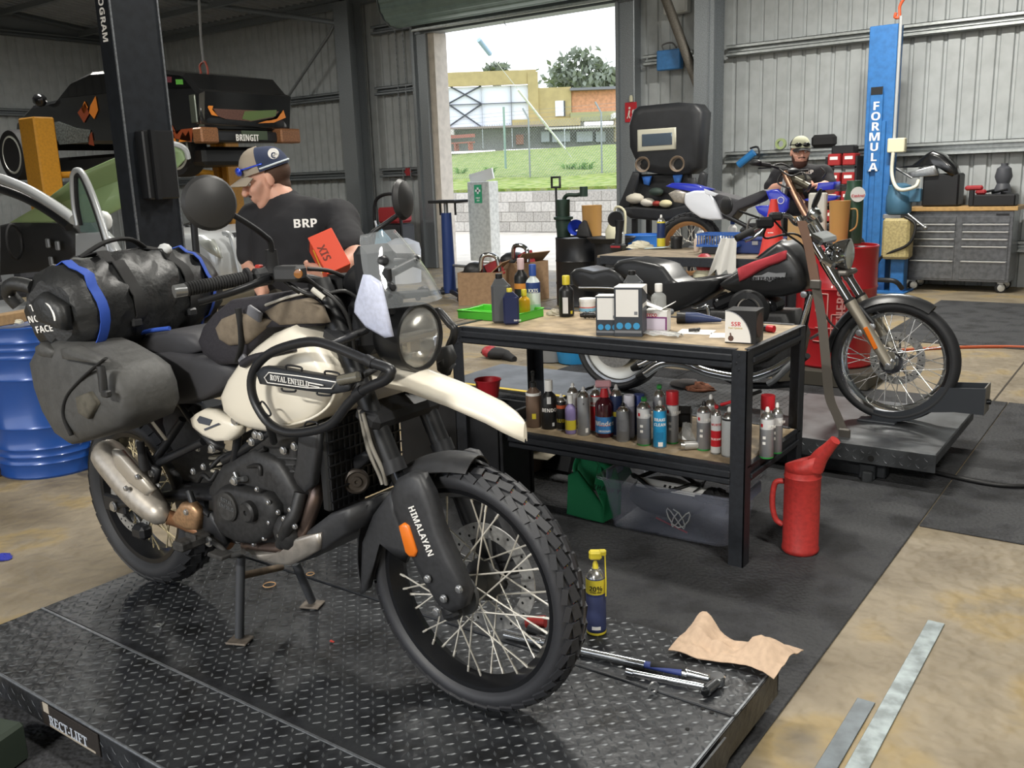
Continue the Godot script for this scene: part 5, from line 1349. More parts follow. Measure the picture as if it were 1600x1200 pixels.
# ---------------------------------------------------------------- the workbench and everything on and under it
const BT := 0.9     # bench top
const SH := 0.425   # lower shelf
func build_bench()-> void:
	var fr := mat("bench_steel","2d3036",0.5,0.25,{"mottle": [0.2,2.0,0.03]})
	var mdf := mat("bench_board","ae9a7c",0.65,0.0,{"mottle": [0.35,1.2,0.012]})
	var x0 := -2.77; var x1 := -1.3; var z0 := -3.31; var z1 := -3.99
	var t := thing("workbench","black steel workbench with chipboard top and lower shelf full of cans","workbench",V3((x0+x1)/2,0,(z0+z1)/2))
	var W := x1 - x0; var D := z0 - z1
	part(t,"bench_top",S.new().box(V3(0,BT - 0.009,0),V3(W - 0.03,0.018,D - 0.03),0.002),mdf,"oil-stained chipboard top")
	part(t,"shelf_board",S.new().box(V3(0.13,SH - 0.008,0),V3(W - 0.29,0.016,D - 0.03),0.002),mdf,"chipboard lower shelf")
	for sx in [-1.0,1.0]:
		for sz in [-1.0,1.0]:
			var c := V3(sx*(W/2 - 0.032),BT/2,sz*(D/2 - 0.003))
			var lg := part(t,"leg",S.new().box(c,V3(0.064,BT,0.006),0.001).box(V3(sx*(W/2 - 0.003),BT/2,sz*(D/2 - 0.032)),V3(0.006,BT,0.064),0.001),fr)
			for yy in [0.02,0.05,0.075]:
				part(lg,"bolt_head",S.new().at(V3(sx*(W/2 - 0.035 - (0.01 if yy == 0.05 else 0.0)),BT - yy,sz*(D/2+0.001)),by(V3(0,0,sz))).lathe([Vector2(0.006,0),Vector2(0.004,0.003),Vector2(0,0.003)],8),fr)
	for y in [BT,SH]:
		var c0 := 0.0 if y == BT else 0.13; var W2 := W - c0*2.0
		for sz in [-1.0,1.0]:
			part(t,"rail",S.new().box(V3(c0,y - 0.038,sz*(D/2 - 0.008)),V3(W2 - 0.12,0.075,0.004)).box(V3(c0,y - 0.0,sz*(D/2 - 0.016)),V3(W2 - 0.1,0.006,0.03)).box(V3(c0,y - 0.03,sz*(D/2+0.004)),V3(W2 - 0.12,0.028,0.012),0.004).box(V3(c0,y - 0.06,sz*(D/2+0.004)),V3(W2 - 0.12,0.022,0.012),0.004),fr)
		for sx in [-1.0,1.0]:
			part(t,"end_rail",S.new().box(V3(c0+sx*(W2/2 - 0.008),y - 0.035,0),V3(0.004,0.07,D - 0.12)).box(V3(c0+sx*(W2/2+0.002),y - 0.045,0),V3(0.01,0.022,D - 0.12),0.003).box(V3(c0+sx*(W2/2 - 0.012),y,0),V3(0.024,0.006,D - 0.06)),fr)
	# ---- cans and bottles on the shelf
	var A := func(x: float)-> float: return 760+x/2.963
	var B := func(y: float)-> float: return 570+y/2.963
	var wp := mat("white_print"); var red := mat("can_red","c3202c",0.35); var gry := mat("can_grey","8f9196",0.38,0.4); var lgt := mat("can_light","d5d6d8",0.4)
	var blk := mat("can_black","1a1b1d",0.4); var grn := mat("can_green","2f7d3b",0.4); var blu := mat("can_blue","2592c8",0.35); var nav := mat("can_navy","22335e",0.4); var yel := mat("can_yellow","d8c63a",0.4)
	var pur := mat("bottle_purple","8c7fb0",0.35); var brn := mat("bottle_amber","6e5a4c",0.3,0.0,{"alpha": 0.9}); var dred := mat("liquid_red","4a1420",0.15,0.0,{"coat": 0.5}); var wht := mat("white"); var grcap := mat("cap_green","2c8a3f",0.5)
	var dia := [[-0.35,0.5,0.42,0.07,wp],[-0.35,0.36,0.42,0.07,wp]]
	var wu := {"text": [["WURTH",0.07,0.82,wp,0.06]],"marks": [[-0.75,0.8,0.35,0.08,red]]+dia}
	var wur := func(capm: Material,extra := {})-> Dictionary:
		var d := {"body": gry,"cap": capm,"rim": grcap,"bands": [[0.74,0.99,lgt]]}
		d.merge(wu); d.merge(extra,true); return d
	var rows := [
		["spray_bottle","brown-grey round bottle with black pump head beside the red bucket","bottle",222,292,28,72,"pump",{"body": brn,"cap": blk,"marks": [[0.0,0.25,0.5,0.14,yel]],"bands": [[0.86,0.93,wht]]}],
		["additive_bottle","black bottle with white spout beside the pump bottle","bottle",293,300,72,74,"bottle",{"body": blk,"cap": wht,"text": [["BENDO",0.1,0.56,wp]],"marks": [[0.0,0.75,0.5,0.2,lgt],[0.5,0.1,0.3,0.1,lgt]]}],
		["aerosol_can","slim black aerosol with orange and yellow print","aerosol can",350,305,135,46,"aerosol",{"body": blk,"cap": wht,"text": [["LUBE",0.12,0.35,yel]],"bands": [[0.78,0.9,mat("can_orange","c05a34",0.4)]]}],
		["polish_bottle","pale purple and yellow bottle with white cap","bottle",392,322,140,52,"bottle",{"body": pur,"cap": wht,"bands": [[0.15,0.5,yel]]}],
		["aerosol_can","tall plain grey aerosol with a bar-code beside the purple bottle","aerosol can",452,328,102,58,"aerosol",{"body": mat("can_plain","9a9ca0",0.4,0.3),"cap": lgt,"marks": [[0.5,0.08,0.5,0.12,wp]],"text": [["B",0.05,0.85,blk]]}],
		["aerosol_can","silver-topped white aerosol behind the purple bottle","aerosol can",403,296,85,54,"aerosol",{"body": lgt,"cap": wht,"bands": [[0.1,0.6,pur]]}],
		["aerosol_can","red aerosol with silver shoulder behind the window-cleaner bottle","aerosol can",508,312,95,52,"aerosol",{"body": red,"cap": lgt,"bands": [[0.72,0.98,lgt]],"text": [["WURTH",0.07,0.8,red]]}],
		["spray_bottle","window-cleaner spray bottle of dark red liquid with blue label","bottle",548,338,70,86,"trigger",{"body": dred,"cap": red,"trig": mat("trigger_pink","dfa9b4",0.4),"bands": [[0.12,0.56,mat("label_blue","3f86c9",0.4)]],"text": [["Windex",0.12,0.38,wp],["ORIGINAL",0.05,0.18,wp]],"marks": [[0.0,0.32,1.3,0.03,red]]}],
		["aerosol_can","dark blue aerosol with silver shoulder behind a plain grey can","aerosol can",602,330,92,60,"aerosol",{"body": nav,"cap": lgt,"bands": [[0.5,0.62,yel]]}],
		["aerosol_can","short grey aerosol with black nozzle","aerosol can",633,357,175,62,"aerosol",{"body": mat("can_plain2","84868b",0.42,0.35),"cap": blk,"marks": [[0.0,0.35,1.2,0.4,mat("can_print","787a80",0.5)]]}],
		["aerosol_can","white aerosol with a plain lilac-white cap","aerosol can",662,342,140,50,"aerosol_cap",{"body": mat("can_lilac","a9acc4",0.4),"cap": mat("cap_lilac","dcdcea",0.5)}],
		["aerosol_can","deep blue capped aerosol behind the lilac-white one","aerosol can",705,330,138,56,"aerosol_cap",{"body": nav,"cap": mat("cap_navy","2b3f86",0.5)}],
		["aerosol_can","grey and white aerosol with green nozzle beside a bright blue can","aerosol can",730,375,150,66,"aerosol_nozzle",wur.call(grcap,{"bands": [[0.74,0.99,lgt],[0.2,0.45,mat("can_band_dk","6d6f75",0.4)]]})],
		["aerosol_can","bright blue aerosol with silver shoulder","aerosol can",803,388,165,62,"aerosol",{"body": blu,"cap": lgt,"text": [["BRAKE\nCLEAN",0.08,0.72,wp]],"marks": [[0.1,0.06,0.7,0.12,wp],[0.0,0.25,1.1,0.2,mat("can_blue2","1d77a6",0.4)]]}],
		["aerosol_can","green-nozzled silver aerosol behind the bright blue can","aerosol can",800,345,92,58,"aerosol_nozzle",{"body": gry,"cap": grcap}],
		["aerosol_can","grey aerosol with bright red cap beside the bright blue can","aerosol can",860,366,122,58,"aerosol_cap",wur.call(red)],
		["aerosol_can","grey and white aerosol with black nozzle and green base","aerosol can",1005,398,168,64,"aerosol",wur.call(blk)],
		["aerosol_can","silver-topped aerosol half hidden behind the black-nozzled one","aerosol can",1036,360,138,58,"aerosol",{"body": lgt,"cap": wht}],
		["aerosol_can","slim white and red aerosol with a red trigger","aerosol can",1062,415,185,48,"aerosol_nozzle",{"body": lgt,"cap": red,"bands": [[0.2,0.62,red]],"text": [["WURTH",0.06,0.78,red],["SILICONE",0.05,0.4,wp]]}],
		["aerosol_can","white aerosol with speckled map print beside the bench leg","aerosol can",1122,428,195,68,"aerosol",{"body": mat("can_map","c4c8ca",0.45,0.0,{"mottle": [0.35,14.0,0.05]}),"cap": wht,"bands": [[0.95,1.0,blk]]}],
		["aerosol_can","green and white tin with red cap behind the bench leg","aerosol can",1165,360,125,56,"aerosol_cap",{"body": grn,"cap": red,"bands": [[0.7,0.98,lgt]]}],
		["aerosol_can","red-capped grey aerosol behind the pair near the bench end","aerosol can",1297,398,140,64,"aerosol_cap",wur.call(red)],
		["aerosol_can","grey and white aerosol with white nozzle and green base near the bench end","aerosol can",1295,435,195,66,"aerosol",wur.call(wht)],
		["aerosol_can","grey aerosol with white nozzle furthest along the shelf end","aerosol can",1340,412,175,54,"aerosol",wur.call(wht,{"bands": [[0.72,0.92,lgt]]})],
	]
	for r in rows: vessel(r[0],r[1],r[2],A.call(r[3]),B.call(r[4]),B.call(r[5]),r[6]/2.963,SH,r[7],r[8],"cans and bottles on the bench shelf")
	var p := fy(A.call(1062),B.call(415),SH)
	t = thing("extension_tube","black and red spray tube poking from the red trigger can","spray tube",V3(p.x+0.01,SH+0.22,p.z - 0.02))
	part(t,"tube",S.new().tube([V3(0,-0.01,0),V3(0.12,0.035,-0.02)],0.007,8),red)
	part(t,"tip",S.new().tube([V3(0.05,0.012,-0.008),V3(0.16,0.06,-0.03)],0.008,8),blk)
	p = fy(A.call(915),B.call(395),SH)
	t = thing("lying_tube","small printed metal tube lying on the shelf board","tube",V3(p.x,SH+0.02,p.z))
	part(t,"body",S.new().tube([V3(0,0,0),V3(0.07,0,-0.06)],0.018,14),mat("tube_print","c9c9c6",0.4,0.3,{"mottle": [0.5,20.0,0.08]}))
	part(t,"end_cap",S.new().tube([V3(-0.012,0,0.01),V3(0.004,0,-0.003)],0.016,14),mat("can_tin"))
	t = carton("small_box","small black box behind the lying tube on the shelf",A.call(915),B.call(290),B.call(212),0.06,0.05,SH,0.3,blk)
	part(t,"flap",S.new().box(V3(0,0.084,0.005),V3(0.06,0.004,0.05),0,Basis(Vector3.RIGHT,0.5)),blk)
	var bagm := mat("clear_bag","dfe3e4",0.12,0.0,{"alpha": 0.35})
	t = thing("clear_bag","crumpled clear plastic bag of parts beside the black box","plastic bag",fy(A.call(925),B.call(345),SH))
	var bl := []
	var rng := RandomNumberGenerator.new(); rng.seed = 4
	for i in 5:
		var r := PackedVector3Array()
		for k in 10: r.append(V3(cos(TAU*k/10)*(0.04 - 0.006*i),0.003+i*0.018,sin(TAU*k/10)*0.02)+V3(rng.randf(),rng.randf()*0.3,rng.randf())*0.012)
		bl.append(r)
	part(t,"film",S.new().skin(bl,true,true,false,false),bagm)
	# ---- on the bench top
	var E := func(x: float)-> float: return 680+x/2.759
	var F := func(y: float)-> float: return 380+y/2.759
	var org := mat("label_orange","d58a3a",0.45); var gold := mat("bottle_gold","d0a01e",0.3); var clr := mat("bottle_clear","e8eef0",0.06,0.0,{"alpha": 0.28}); var gj := mat("jug_grey","5d6064",0.45,0.2)
	rows = [
		["oil_jug","tall grey oil jug with black cap on the bench","bottle",288,348,132,84,"jug",{"body": gj,"cap": blk}],
		["oil_jug","small ribbed dark blue oil jug beside the grey jug","bottle",330,354,195,68,"jug",{"body": mat("jug_blue","232c52",0.4),"cap": yel,"text": [["5W-30",0.06,0.15,wp,0.2]]}],
		["additive_bottle","golden yellow bottle beside the blue oil jug","bottle",386,324,200,50,"bottle",{"body": gold,"cap": yel,"bands": [[0.25,0.3,org]]}],
		["additive_bottle","black bottle with orange label and pink nozzle behind the oil jugs","bottle",374,282,66,60,"bottle",{"body": blk,"cap": mat("cap_pink","d9b9be",0.5),"bands": [[0.55,0.7,org]]}],
		["additive_bottle","blue and white tall bottle with blue cap on a red base","bottle",425,312,92,62,"bottle",{"body": mat("bottle_white","d9e3e4",0.3),"cap": mat("cap_blue","2b4f9e",0.5),"bands": [[0.62,0.9,mat("label_navy","27407f",0.4)],[0.0,0.1,red],[0.12,0.3,mat("label_mint","a8d8b8",0.5)]],"text": [["XXIS",0.1,0.68,wp]]}],
		["additive_bottle","black bottle with long neck and yellow cap","bottle",567,318,140,66,"bottle",{"body": blk,"cap": yel,"marks": [[-0.15,0.12,0.7,0.55,lgt],[0.7,0.1,0.3,0.1,yel]]}],
		["grease_tub","white tub with a red and blue label","tub",657,306,238,70,"tub",{"body": wht,"cap": wht,"bands": [[0.2,0.45,mat("label_sky","7fb7d6",0.5)],[0.5,0.58,mat("label_coral","c9605a",0.5)]]}],
		["oil_jug","dark oil bottle with black cap behind the filter cartons","bottle",855,318,118,84,"jug",{"body": gj,"cap": blk}],
		["water_bottle","clear plastic bottle with white cap behind the small carton","bottle",963,330,175,66,"bottle",{"body": clr,"cap": wht}],
	]
	for r in rows: vessel(r[0],r[1],r[2],E.call(r[3]),F.call(r[4]),F.call(r[5]),r[6]/2.759,BT,r[7],r[8],"bottles on the bench top")
	var cb := mat("carton_dark","3a3f47",0.5); var skyb := mat("print_sky","3f9bd0",0.5)
	for a in [["small dark filter carton with white label and blue dots",745,400,230,0.105,0.07],["large dark filter carton with white label and blue dots",832,404,192,0.12,0.12]]:
		var turn := 0.32
		t = carton("filter_carton",a[0],E.call(a[1]),F.call(a[2]),F.call(a[3]),a[4],a[5],BT,turn,cb)
		var H: float = (t.get_child(0)as MeshInstance3D).mesh.get_aabb().size.y
		part(t,"lid",S.new().box(V3(0,H,-a[5]/2),V3(a[4],0.003,a[5])),wht)
		part(t,"label",S.new().box(V3(-0.004,H*0.68,0.0008),V3(a[4]*0.8,H*0.55,0.0012)),wp)
		for k in 3: part(t,"blue_dot",S.new().at(V3(-a[4]*0.3+k*a[4]*0.3,H*0.22,0.0005),by(V3(0,0,1))).lathe([Vector2(a[4]*0.12,0),Vector2(a[4]*0.12,0.001)],16),skyb)
		part(t,"stripe",S.new().box(V3(0,H*0.1,0.0008),V3(a[4]*0.95,H*0.05,0.0012)),gry)
		part(t,"code_patch",S.new().box(V3(a[4]*0.28,H*0.48,0.0016),V3(a[4]*0.12,a[4]*0.12,0.0006)),gry)
		if a[4]> 0.11:
			txt(t,"lettering","HEAVY DUTY",0.016,wp,Transform3D(Basis(V3(0,1,0),PI/2),V3(a[4]/2+0.001,H*0.62,-a[5]/2)),0.0006,0.0,0.8)
			part(t,"corner_flash",S.new().prism_on([V3(a[4]/2+0.001,H,0),V3(a[4]/2+0.001,H,-a[5]),V3(a[4]/2+0.001,H*0.8,-a[5])],0.001),wp)
	t = carton("filter_box","small white and purple box with open flaps and red lettering",E.call(950),F.call(384),F.call(292),0.1,0.08,BT,0.25,wht)
	part(t,"label",S.new().box(V3(0,0.035,0.0008),V3(0.085,0.05,0.0012)),mat("label_lav","d9cfe0",0.5))
	part(t,"stripe",S.new().box(V3(0.0,0.038,0.0004),V3(0.1,0.058,0.0012)),mat("label_plum","7a3a72",0.5))
	txt(t,"lettering","RYCO",0.014,mat("letter_red","c92f3c",0.5),Transform3D(Basis.IDENTITY,V3(-0.018,0.074,0.0016)),0.0006)
	part(t,"flap",S.new().box(V3(-0.02,0.115,-0.01),V3(0.1,0.003,0.06),0,Basis(V3(0,0,1),-0.35)),wht)
	part(t,"flap",S.new().box(V3(0.045,0.11,-0.05),V3(0.06,0.003,0.07),0,Basis(V3(0,0,1),0.5)),wht)
	t = thing("clear_bag","flat clear plastic bag under the white filter box","plastic bag",fy(E.call(960),F.call(398),BT))
	bl = []
	for i in 7:
		var r := []
		for k in 9: r.append(V3(-0.11+i*0.036,0.004+rng.randf()*0.012,-0.04+k*0.01))
		bl.append(r)
	part(t,"film",S.new().sheet(bl,0.001),bagm)
	t = carton("part_carton","black and white carton with red lettering at the bench end",E.call(1315),F.call(434),F.call(292),0.125,0.115,BT,0.12,mat("carton_black","1b1b1d",0.35))
	var fc := []
	for i in 13:
		var a := PI/2*i/12.0
		fc.append(V3(-0.062+sin(a)*0.105,0.005+cos(a)*0.125,0.0012))
	fc.append(V3(-0.062,0.005,0.0012))
	part(t,"white_face",S.new().prism_on(fc,0.001),wp)
	part(t,"arc",S.new().tube(fc.slice(0,13),0.0018,5),gry)
	txt(t,"lettering","SSR",0.017,mat("letter_red"),Transform3D(Basis.IDENTITY,V3(-0.018,0.078,0.002)),0.0006)
	txt(t,"lettering","Fuel System",0.007,mat("letter_gold","c7ae62",0.5),Transform3D(Basis.IDENTITY,V3(-0.02,0.062,0.002)),0.0006)
	part(t,"picture",S.new().blob(V3(-0.038,0.02,0.002),V3(0.012,0.012,0.0008),8).tube([V3(-0.038,0.03,0.002),V3(-0.04,0.042,0.002)],0.003,5),mat("print_brown","5a4038",0.6))
	part(t,"side_panel",S.new().at(V3(0.0631,0.07,-0.05),by(V3(1,0,0))).lathe([Vector2(0.05,0),Vector2(0.05,0.0008)],24),mat("print_rust","4c3630",0.5))
	for q in [[1117,388,0.2,"white paper sheet with small fittings on the bench"],[1262,404,0.35,"white paper sheet tucked under the black and white carton"]]:
		t = thing("paper_sheet",q[3],"paper",fy(E.call(q[0]),F.call(q[1]),BT)+V3(0,0.0012,0),q[2])
		part(t,"sheet",S.new().box(V3(0,0,-0.03),V3(0.15,0.0006,0.12)),wp)
		if q[0]== 1117: part(t,"fitting",S.new().tube([V3(-0.03,0.008,-0.02),V3(0.015,0.01,-0.035)],0.007,8).tube([V3(0,0.01,-0.01),V3(0.01,0.01,-0.05)],0.006,8),mat("engine_black"))
	t = thing("sealant_tube","black and blue tube lying on the bench top","tube",fy(E.call(1078),F.call(345),BT)+V3(0,0.026,0))
	part(t,"body",S.new().tube([V3(0,0,0),V3(0.05,0,-0.02),V3(0.15,-0.012,-0.06)],[0.026,0.024,0.008],16),nav)
	part(t,"cap",S.new().tube([V3(-0.035,0,0.014),V3(0.002,0,0)],[0.027,0.026],16),blk)
	t = thing("screwdriver","red and black handled tool behind the carton","tool",fy(E.call(1450),F.call(385),BT)+V3(0,0.016,0))
	part(t,"handle",S.new().tube([V3(0,0,0),V3(-0.1,0,-0.02)],0.014,10),blk)
	part(t,"handle_end",S.new().tube([V3(0.012,0,0.003),V3(-0.02,0,-0.004)],0.0155,10),red)
	t = thing("plug_connector","black ribbed plug lying beside the white tub","connector",fy(E.call(672),F.call(326),BT)+V3(0,0.015,0))
	part(t,"plug",S.new().tube([V3(-0.05,0,0.02),V3(-0.03,0.004,0.01),V3(0.01,0.005,0),V3(0.05,0,-0.02)],[0.008,0.014,0.015,0.009],10),blk)
	part(t,"ribs",S.new().tube([V3(-0.03,0.004,0.01),V3(-0.024,0.004,0.008)],0.017,10).tube([V3(-0.01,0.005,0.005),V3(-0.004,0.005,0.003)],0.017,10).tube([V3(0.012,0.005,0.0),V3(0.018,0.005,-0.003)],0.017,10),blk)
	t = thing("crumpled_paper","crumpled brown paper beside the yellow-capped bottle","paper",fy(E.call(515),F.call(310),BT))
	part(t,"paper",crumple(0.05,0.03,7),mat("paper_brown","a29a88",0.8))
	var gt := mat("tray_green","58c53c",0.4)
	t = thing("parts_tray","bright green plastic parts tray on the bench corner","tray",fy(E.call(205),F.call(322),BT)+V3(0.075,0,-0.05),0.03)
	part(t,"tray_base",S.new().box(V3(0,0.004,0),V3(0.36,0.006,0.22),0.002),gt)
	for q in [[V3(0,0.02,0.108),V3(0.37,0.04,0.006)],[V3(0,0.02,-0.108),V3(0.37,0.04,0.006)],[V3(-0.182,0.02,0),V3(0.006,0.04,0.22)],[V3(0.182,0.02,0),V3(0.006,0.04,0.22)],[V3(0.03,0.016,0),V3(0.005,0.03,0.21)],[V3(-0.08,0.016,0.0),V3(0.2,0.03,0.005)]]:
		part(t,"tray_wall",S.new().box(q[0],q[1],0.002),gt)
	part(t,"tray_rim",S.new().tube([V3(-0.185,0.04,0.11),V3(0.185,0.04,0.11),V3(0.185,0.04,-0.11),V3(-0.185,0.04,-0.11)],0.005,6,false,true),gt)
	# ---- under and around the bench
	var bk := mat("box_black","232427",0.6,0.0,{"mottle": [0.2,1.5]})
	t = thing("black_cabinet","black open-topped panel box standing at the bench end","box",V3(-2.86,0,-3.36))
	part(t,"front_panel",S.new().box(V3(0,0.27,0),V3(0.62,0.5,0.018),0.002),bk)
	part(t,"side_panel",S.new().box(V3(0.33,0.24,-0.1),V3(0.018,0.48,0.22),0.002),bk)
	part(t,"side_panel",S.new().box(V3(-0.31,0.24,-0.14),V3(0.018,0.48,0.3),0.002),bk)
	part(t,"back_panel",S.new().box(V3(0,0.24,-0.28),V3(0.62,0.48,0.018),0.002),bk)
	part(t,"base_panel",S.new().box(V3(0,0.012,-0.14),V3(0.62,0.02,0.28),0.002),bk)
	var bp := fy(805,612,0.5)
	t = thing("red_bucket","small red plastic bucket on the black panel box","bucket",V3(bp.x,0.521,-3.5))
	part(t,"bucket_wall",S.new().lathe([Vector2(0.05,0.0),Vector2(0.064,0.09),Vector2(0.068,0.092),Vector2(0.068,0.086),Vector2(0.06,0.084),Vector2(0.046,0.006),Vector2(0,0.006)],24,false),mat("bucket_red","b3222f",0.45))
	part(t,"bucket_base",S.new().lathe([Vector2(0.05,0.0),Vector2(0.05,0.006)],24),mat("bucket_red"))
	t = thing("cardboard_tray","flattened cardboard and papers on the mat under the bench","cardboard",fy(835,735,0.0)+V3(0,0.009,0))
	part(t,"carton_body",S.new().box(V3(-0.05,0.05,0.0),V3(0.2,0.09,0.2),0.003),mat("card_brown","5b4a3a",0.8))
	part(t,"paper",S.new().box(V3(0.03,0.1,0.02),V3(0.24,0.003,0.14),0,Basis(V3(1,0,0.4).normalized(),0.15)),mat("paper_brown","a29a88",0.8))
	part(t,"black_pad",S.new().box(V3(0.14,0.05,-0.04),V3(0.16,0.1,0.04),0.003,Basis(V3(1,0,0),-0.5)),bk)
	var gb := mat("bag_green","1f8a56",0.75,0.0,{"bump": [0.4,5.0,0.1]})
	var gz := -3.6
	var G := func(x: float,y: float,dz: float)-> Vector3: return fz(760+x/2.963,570+y/2.963,gz+dz)
	var go: Vector3 = fy(930,790,0.009)
	t = thing("shopping_bag","green fabric shopping bag slumped under the bench","bag",V3(go.x,0.009,gz))
	var gpts := func(a: Array)-> Array:
		var r := []
		for q in a: r.append((G.call(q[0],q[1],q[2])as Vector3)- t.position)
		return r
	part(t,"front_face",S.new().pillow(gpts.call([[372,690,0.16],[378,510,0.08],[420,490,0.06],[470,560,0.1],[540,660,0.14],[540,732,0.16],[460,715,0.16]]),V3(-0.3,0.2,0.9),0.012,0.012,0.0,3),gb)
	part(t,"side_face",S.new().pillow(gpts.call([[540,732,0.16],[540,660,0.14],[500,560,0.08],[520,450,0.0],[600,480,0.02],[625,560,0.02],[622,690,0.08]]),V3(0.6,0.1,0.8),0.01,0.01,0.0,3),gb)
	part(t,"back_face",S.new().pillow(gpts.call([[410,540,-0.02],[430,400,-0.08],[500,395,-0.1],[640,430,-0.12],[670,500,-0.1],[620,560,-0.04],[500,580,0.0]]),V3(0,0.2,1),0.01,0.02,0.01,3),gb)
	part(t,"handle",S.new().tube(S.spl(gpts.call([[440,560,0.06],[410,480,0.0],[440,420,-0.06],[510,440,-0.04],[540,520,0.06],[560,560,0.06]]),5),0.014,6,true,false,0.3),gb)
	var gt0 := (G.call(560,590,0.075)as Vector3)- t.position
	txt(t,"lettering","THANK Y\n  HELP",0.022,mat("letter_dark","143d2a",0.7),Transform3D(Basis(V3(0,1,0),0.6)*Basis(V3(0,0,1),-0.25),gt0+V3(0.0,0.0,0.015)),0.001)
	var tub := mat("tub_clear","d3daf2",0.1,0.0,{"alpha": 0.12})
	t = thing("storage_tub","clear blue-tinted plastic tub of parts under the bench","storage tub",V3(-1.72,0.009,-3.62),0.05)
	var ring := func(w: float,d: float,y: float)-> PackedVector3Array:
		var r := PackedVector3Array()
		for q in [[-1,-1],[1,-1],[1,1],[-1,1]]:
			for k in 4:
				var a := atan2(q[1],q[0])- PI/4+PI/2*k/3.0
				r.append(V3(q[0]*(w/2 - 0.04)+cos(a)*0.04,y,q[1]*(d/2 - 0.04)+sin(a)*0.04))
		return r
	part(t,"tub_wall",S.new().skin([ring.call(0.54,0.34,0.0),ring.call(0.62,0.41,0.24),ring.call(0.66,0.45,0.245),ring.call(0.66,0.45,0.235),ring.call(0.63,0.42,0.232),ring.call(0.612,0.402,0.225),ring.call(0.532,0.332,0.006)],true,true,false,false),tub)
	for sx in [-1.0,1.0]: part(t,"clip_handle",S.new().box(V3(sx*0.335,0.21,0),V3(0.014,0.05,0.16),0.004),mat("tub_handle","9aa3c0",0.3,0.0,{"alpha": 0.7}))
	part(t,"label",S.new().box(V3(0.302,0.12,0.12),V3(0.002,0.12,0.08),0,Basis(V3(0,0,1),-0.17)),wp)
	txt(t,"label_lettering","Storage",0.014,blk,Transform3D(Basis(V3(0,1,0),PI/2)*Basis(V3(1,0,0),-0.17),V3(0.309,0.155,0.12)),0.0006)
	part(t,"label_code",S.new().box(V3(0.3,0.09,0.105),V3(0.003,0.035,0.03),0,Basis(V3(0,0,1),-0.17)),blk)
	var tp := t.position
	for a in [["parts_bag","clear bag of black cable lying in the tub",V3(-0.08,0.09,-0.02),0],["fur_scrap","tuft of grey-brown fluff in the tub",V3(0.17,0.2,-0.1),1],["black_bundle","bundle of black rubber parts in the tub",V3(0.18,0.16,0.04),2],["slotted_strip","white plastic strip with slots lying across the tub",V3(-0.02,0.19,0.06),3],["cord_loop","loop of thin white cord pressed against the tub side",V3(0.05,0.1,0.185),4],["red_pencil","thin red rod lying low in the tub",V3(0.02,0.05,0.15),5]]:
		var c := thing(a[0],a[1],"part",tp+a[2])
		match a[3]:
			0:
				part(c,"filling",S.new().blob(V3(0,0.02,0),V3(0.19,0.09,0.12),14),mat("dark_filling","55565a",0.6))
				var lp := []
				for k in 20: lp.append(V3(cos(TAU*k/20)*0.17,0.1+0.02*sin(k*1.0),sin(TAU*k/20)*0.1))
				part(c,"cable",S.new().tube(lp,0.01,6,false,true),mat("hose_black"))
			1: part(c,"fluff",crumple(0.055,0.05,9),mat("fluff","8b8178",0.95))
			2:
				part(c,"rubber",crumple(0.1,0.05,12),mat("rubber"))
				part(c,"wire",S.new().tube(S.spl([V3(-0.1,0.02,0.02),V3(-0.04,0.08,0.03),V3(-0.02,0.15,0.0),V3(-0.07,0.16,-0.02)],5),0.004,6),mat("hose_black"))
			3:
				part(c,"strip",S.new().box(Vector3.ZERO,V3(0.34,0.004,0.05),0.001,Basis(V3(1,0,0),0.7)),wht)
				for k in 4: part(c,"slot",S.new().box(V3(-0.03+k*0.025,0.0025,0.004),V3(0.01,0.004,0.012),0,Basis(V3(1,0,0),0.7)),blk)
			4:
				var lp := []
				for k in 24: lp.append(V3(sin(TAU*k/24*2)*0.05+k*0.002,cos(TAU*k/24*3)*0.04,0))
				part(c,"cord",S.new().tube(lp,0.003,5),wht)
			5: part(c,"rod",S.new().tube([V3(-0.07,0.02,0),V3(0.08,-0.02,0)],0.004,6),red)
	var rj := mat("jug_red","b8332f",0.55,0.0,{"mottle": [0.25,4.0,0.02]})
	t = thing("oil_pourer","worn red plastic oil pourer with a spout beside the bench leg","oil jug",V3(-1.165,0.009,-3.6))
	part(t,"body",S.new().lathe([Vector2(0.07,0.0),Vector2(0.076,0.008),Vector2(0.076,0.02),Vector2(0.073,0.025),Vector2(0.073,0.325),Vector2(0.0755,0.33),Vector2(0.073,0.335),Vector2(0.072,0.36),Vector2(0.066,0.36),Vector2(0.064,0.03),Vector2(0,0.03)],32,false),rj)
	var mr := []
	for i in 9:
		var f := i/8.0
		var r := []
		for k in 25:
			var a := TAU*k/24.0
			r.append(V3(cos(a),0,sin(a)))
		mr.append(r)
	var lip := []; var low := []
	for k in 32:
		var a := TAU*k/32.0
		low.append(V3(cos(a)*0.0725,0.355,sin(a)*0.0725))
		var c := cos(a)
		lip.append(V3(cos(a)*0.071+maxf(c,0.0)*0.012,0.372+0.062*(c+1.0)*0.5,sin(a)*0.071))
	var inn := []
	for k in 32: inn.append(lip[k]*V3(0.92,1,0.92)- V3(0,0.004,0))
	var inn2 := []
	for k in 32: inn2.append(low[k]*V3(0.9,0.98,0.9))
	part(t,"collar",S.new().skin([low,lip,inn,inn2],true,false,true),rj)
	part(t,"spout",S.new().tube(S.spl([V3(0.05,0.375,0),V3(0.075,0.425,0),V3(0.108,0.468,0),V3(0.14,0.51,0)],4),[0.04,0.039,0.037,0.035,0.033,0.031,0.029,0.027,0.025,0.023,0.022,0.021,0.021],16),rj)
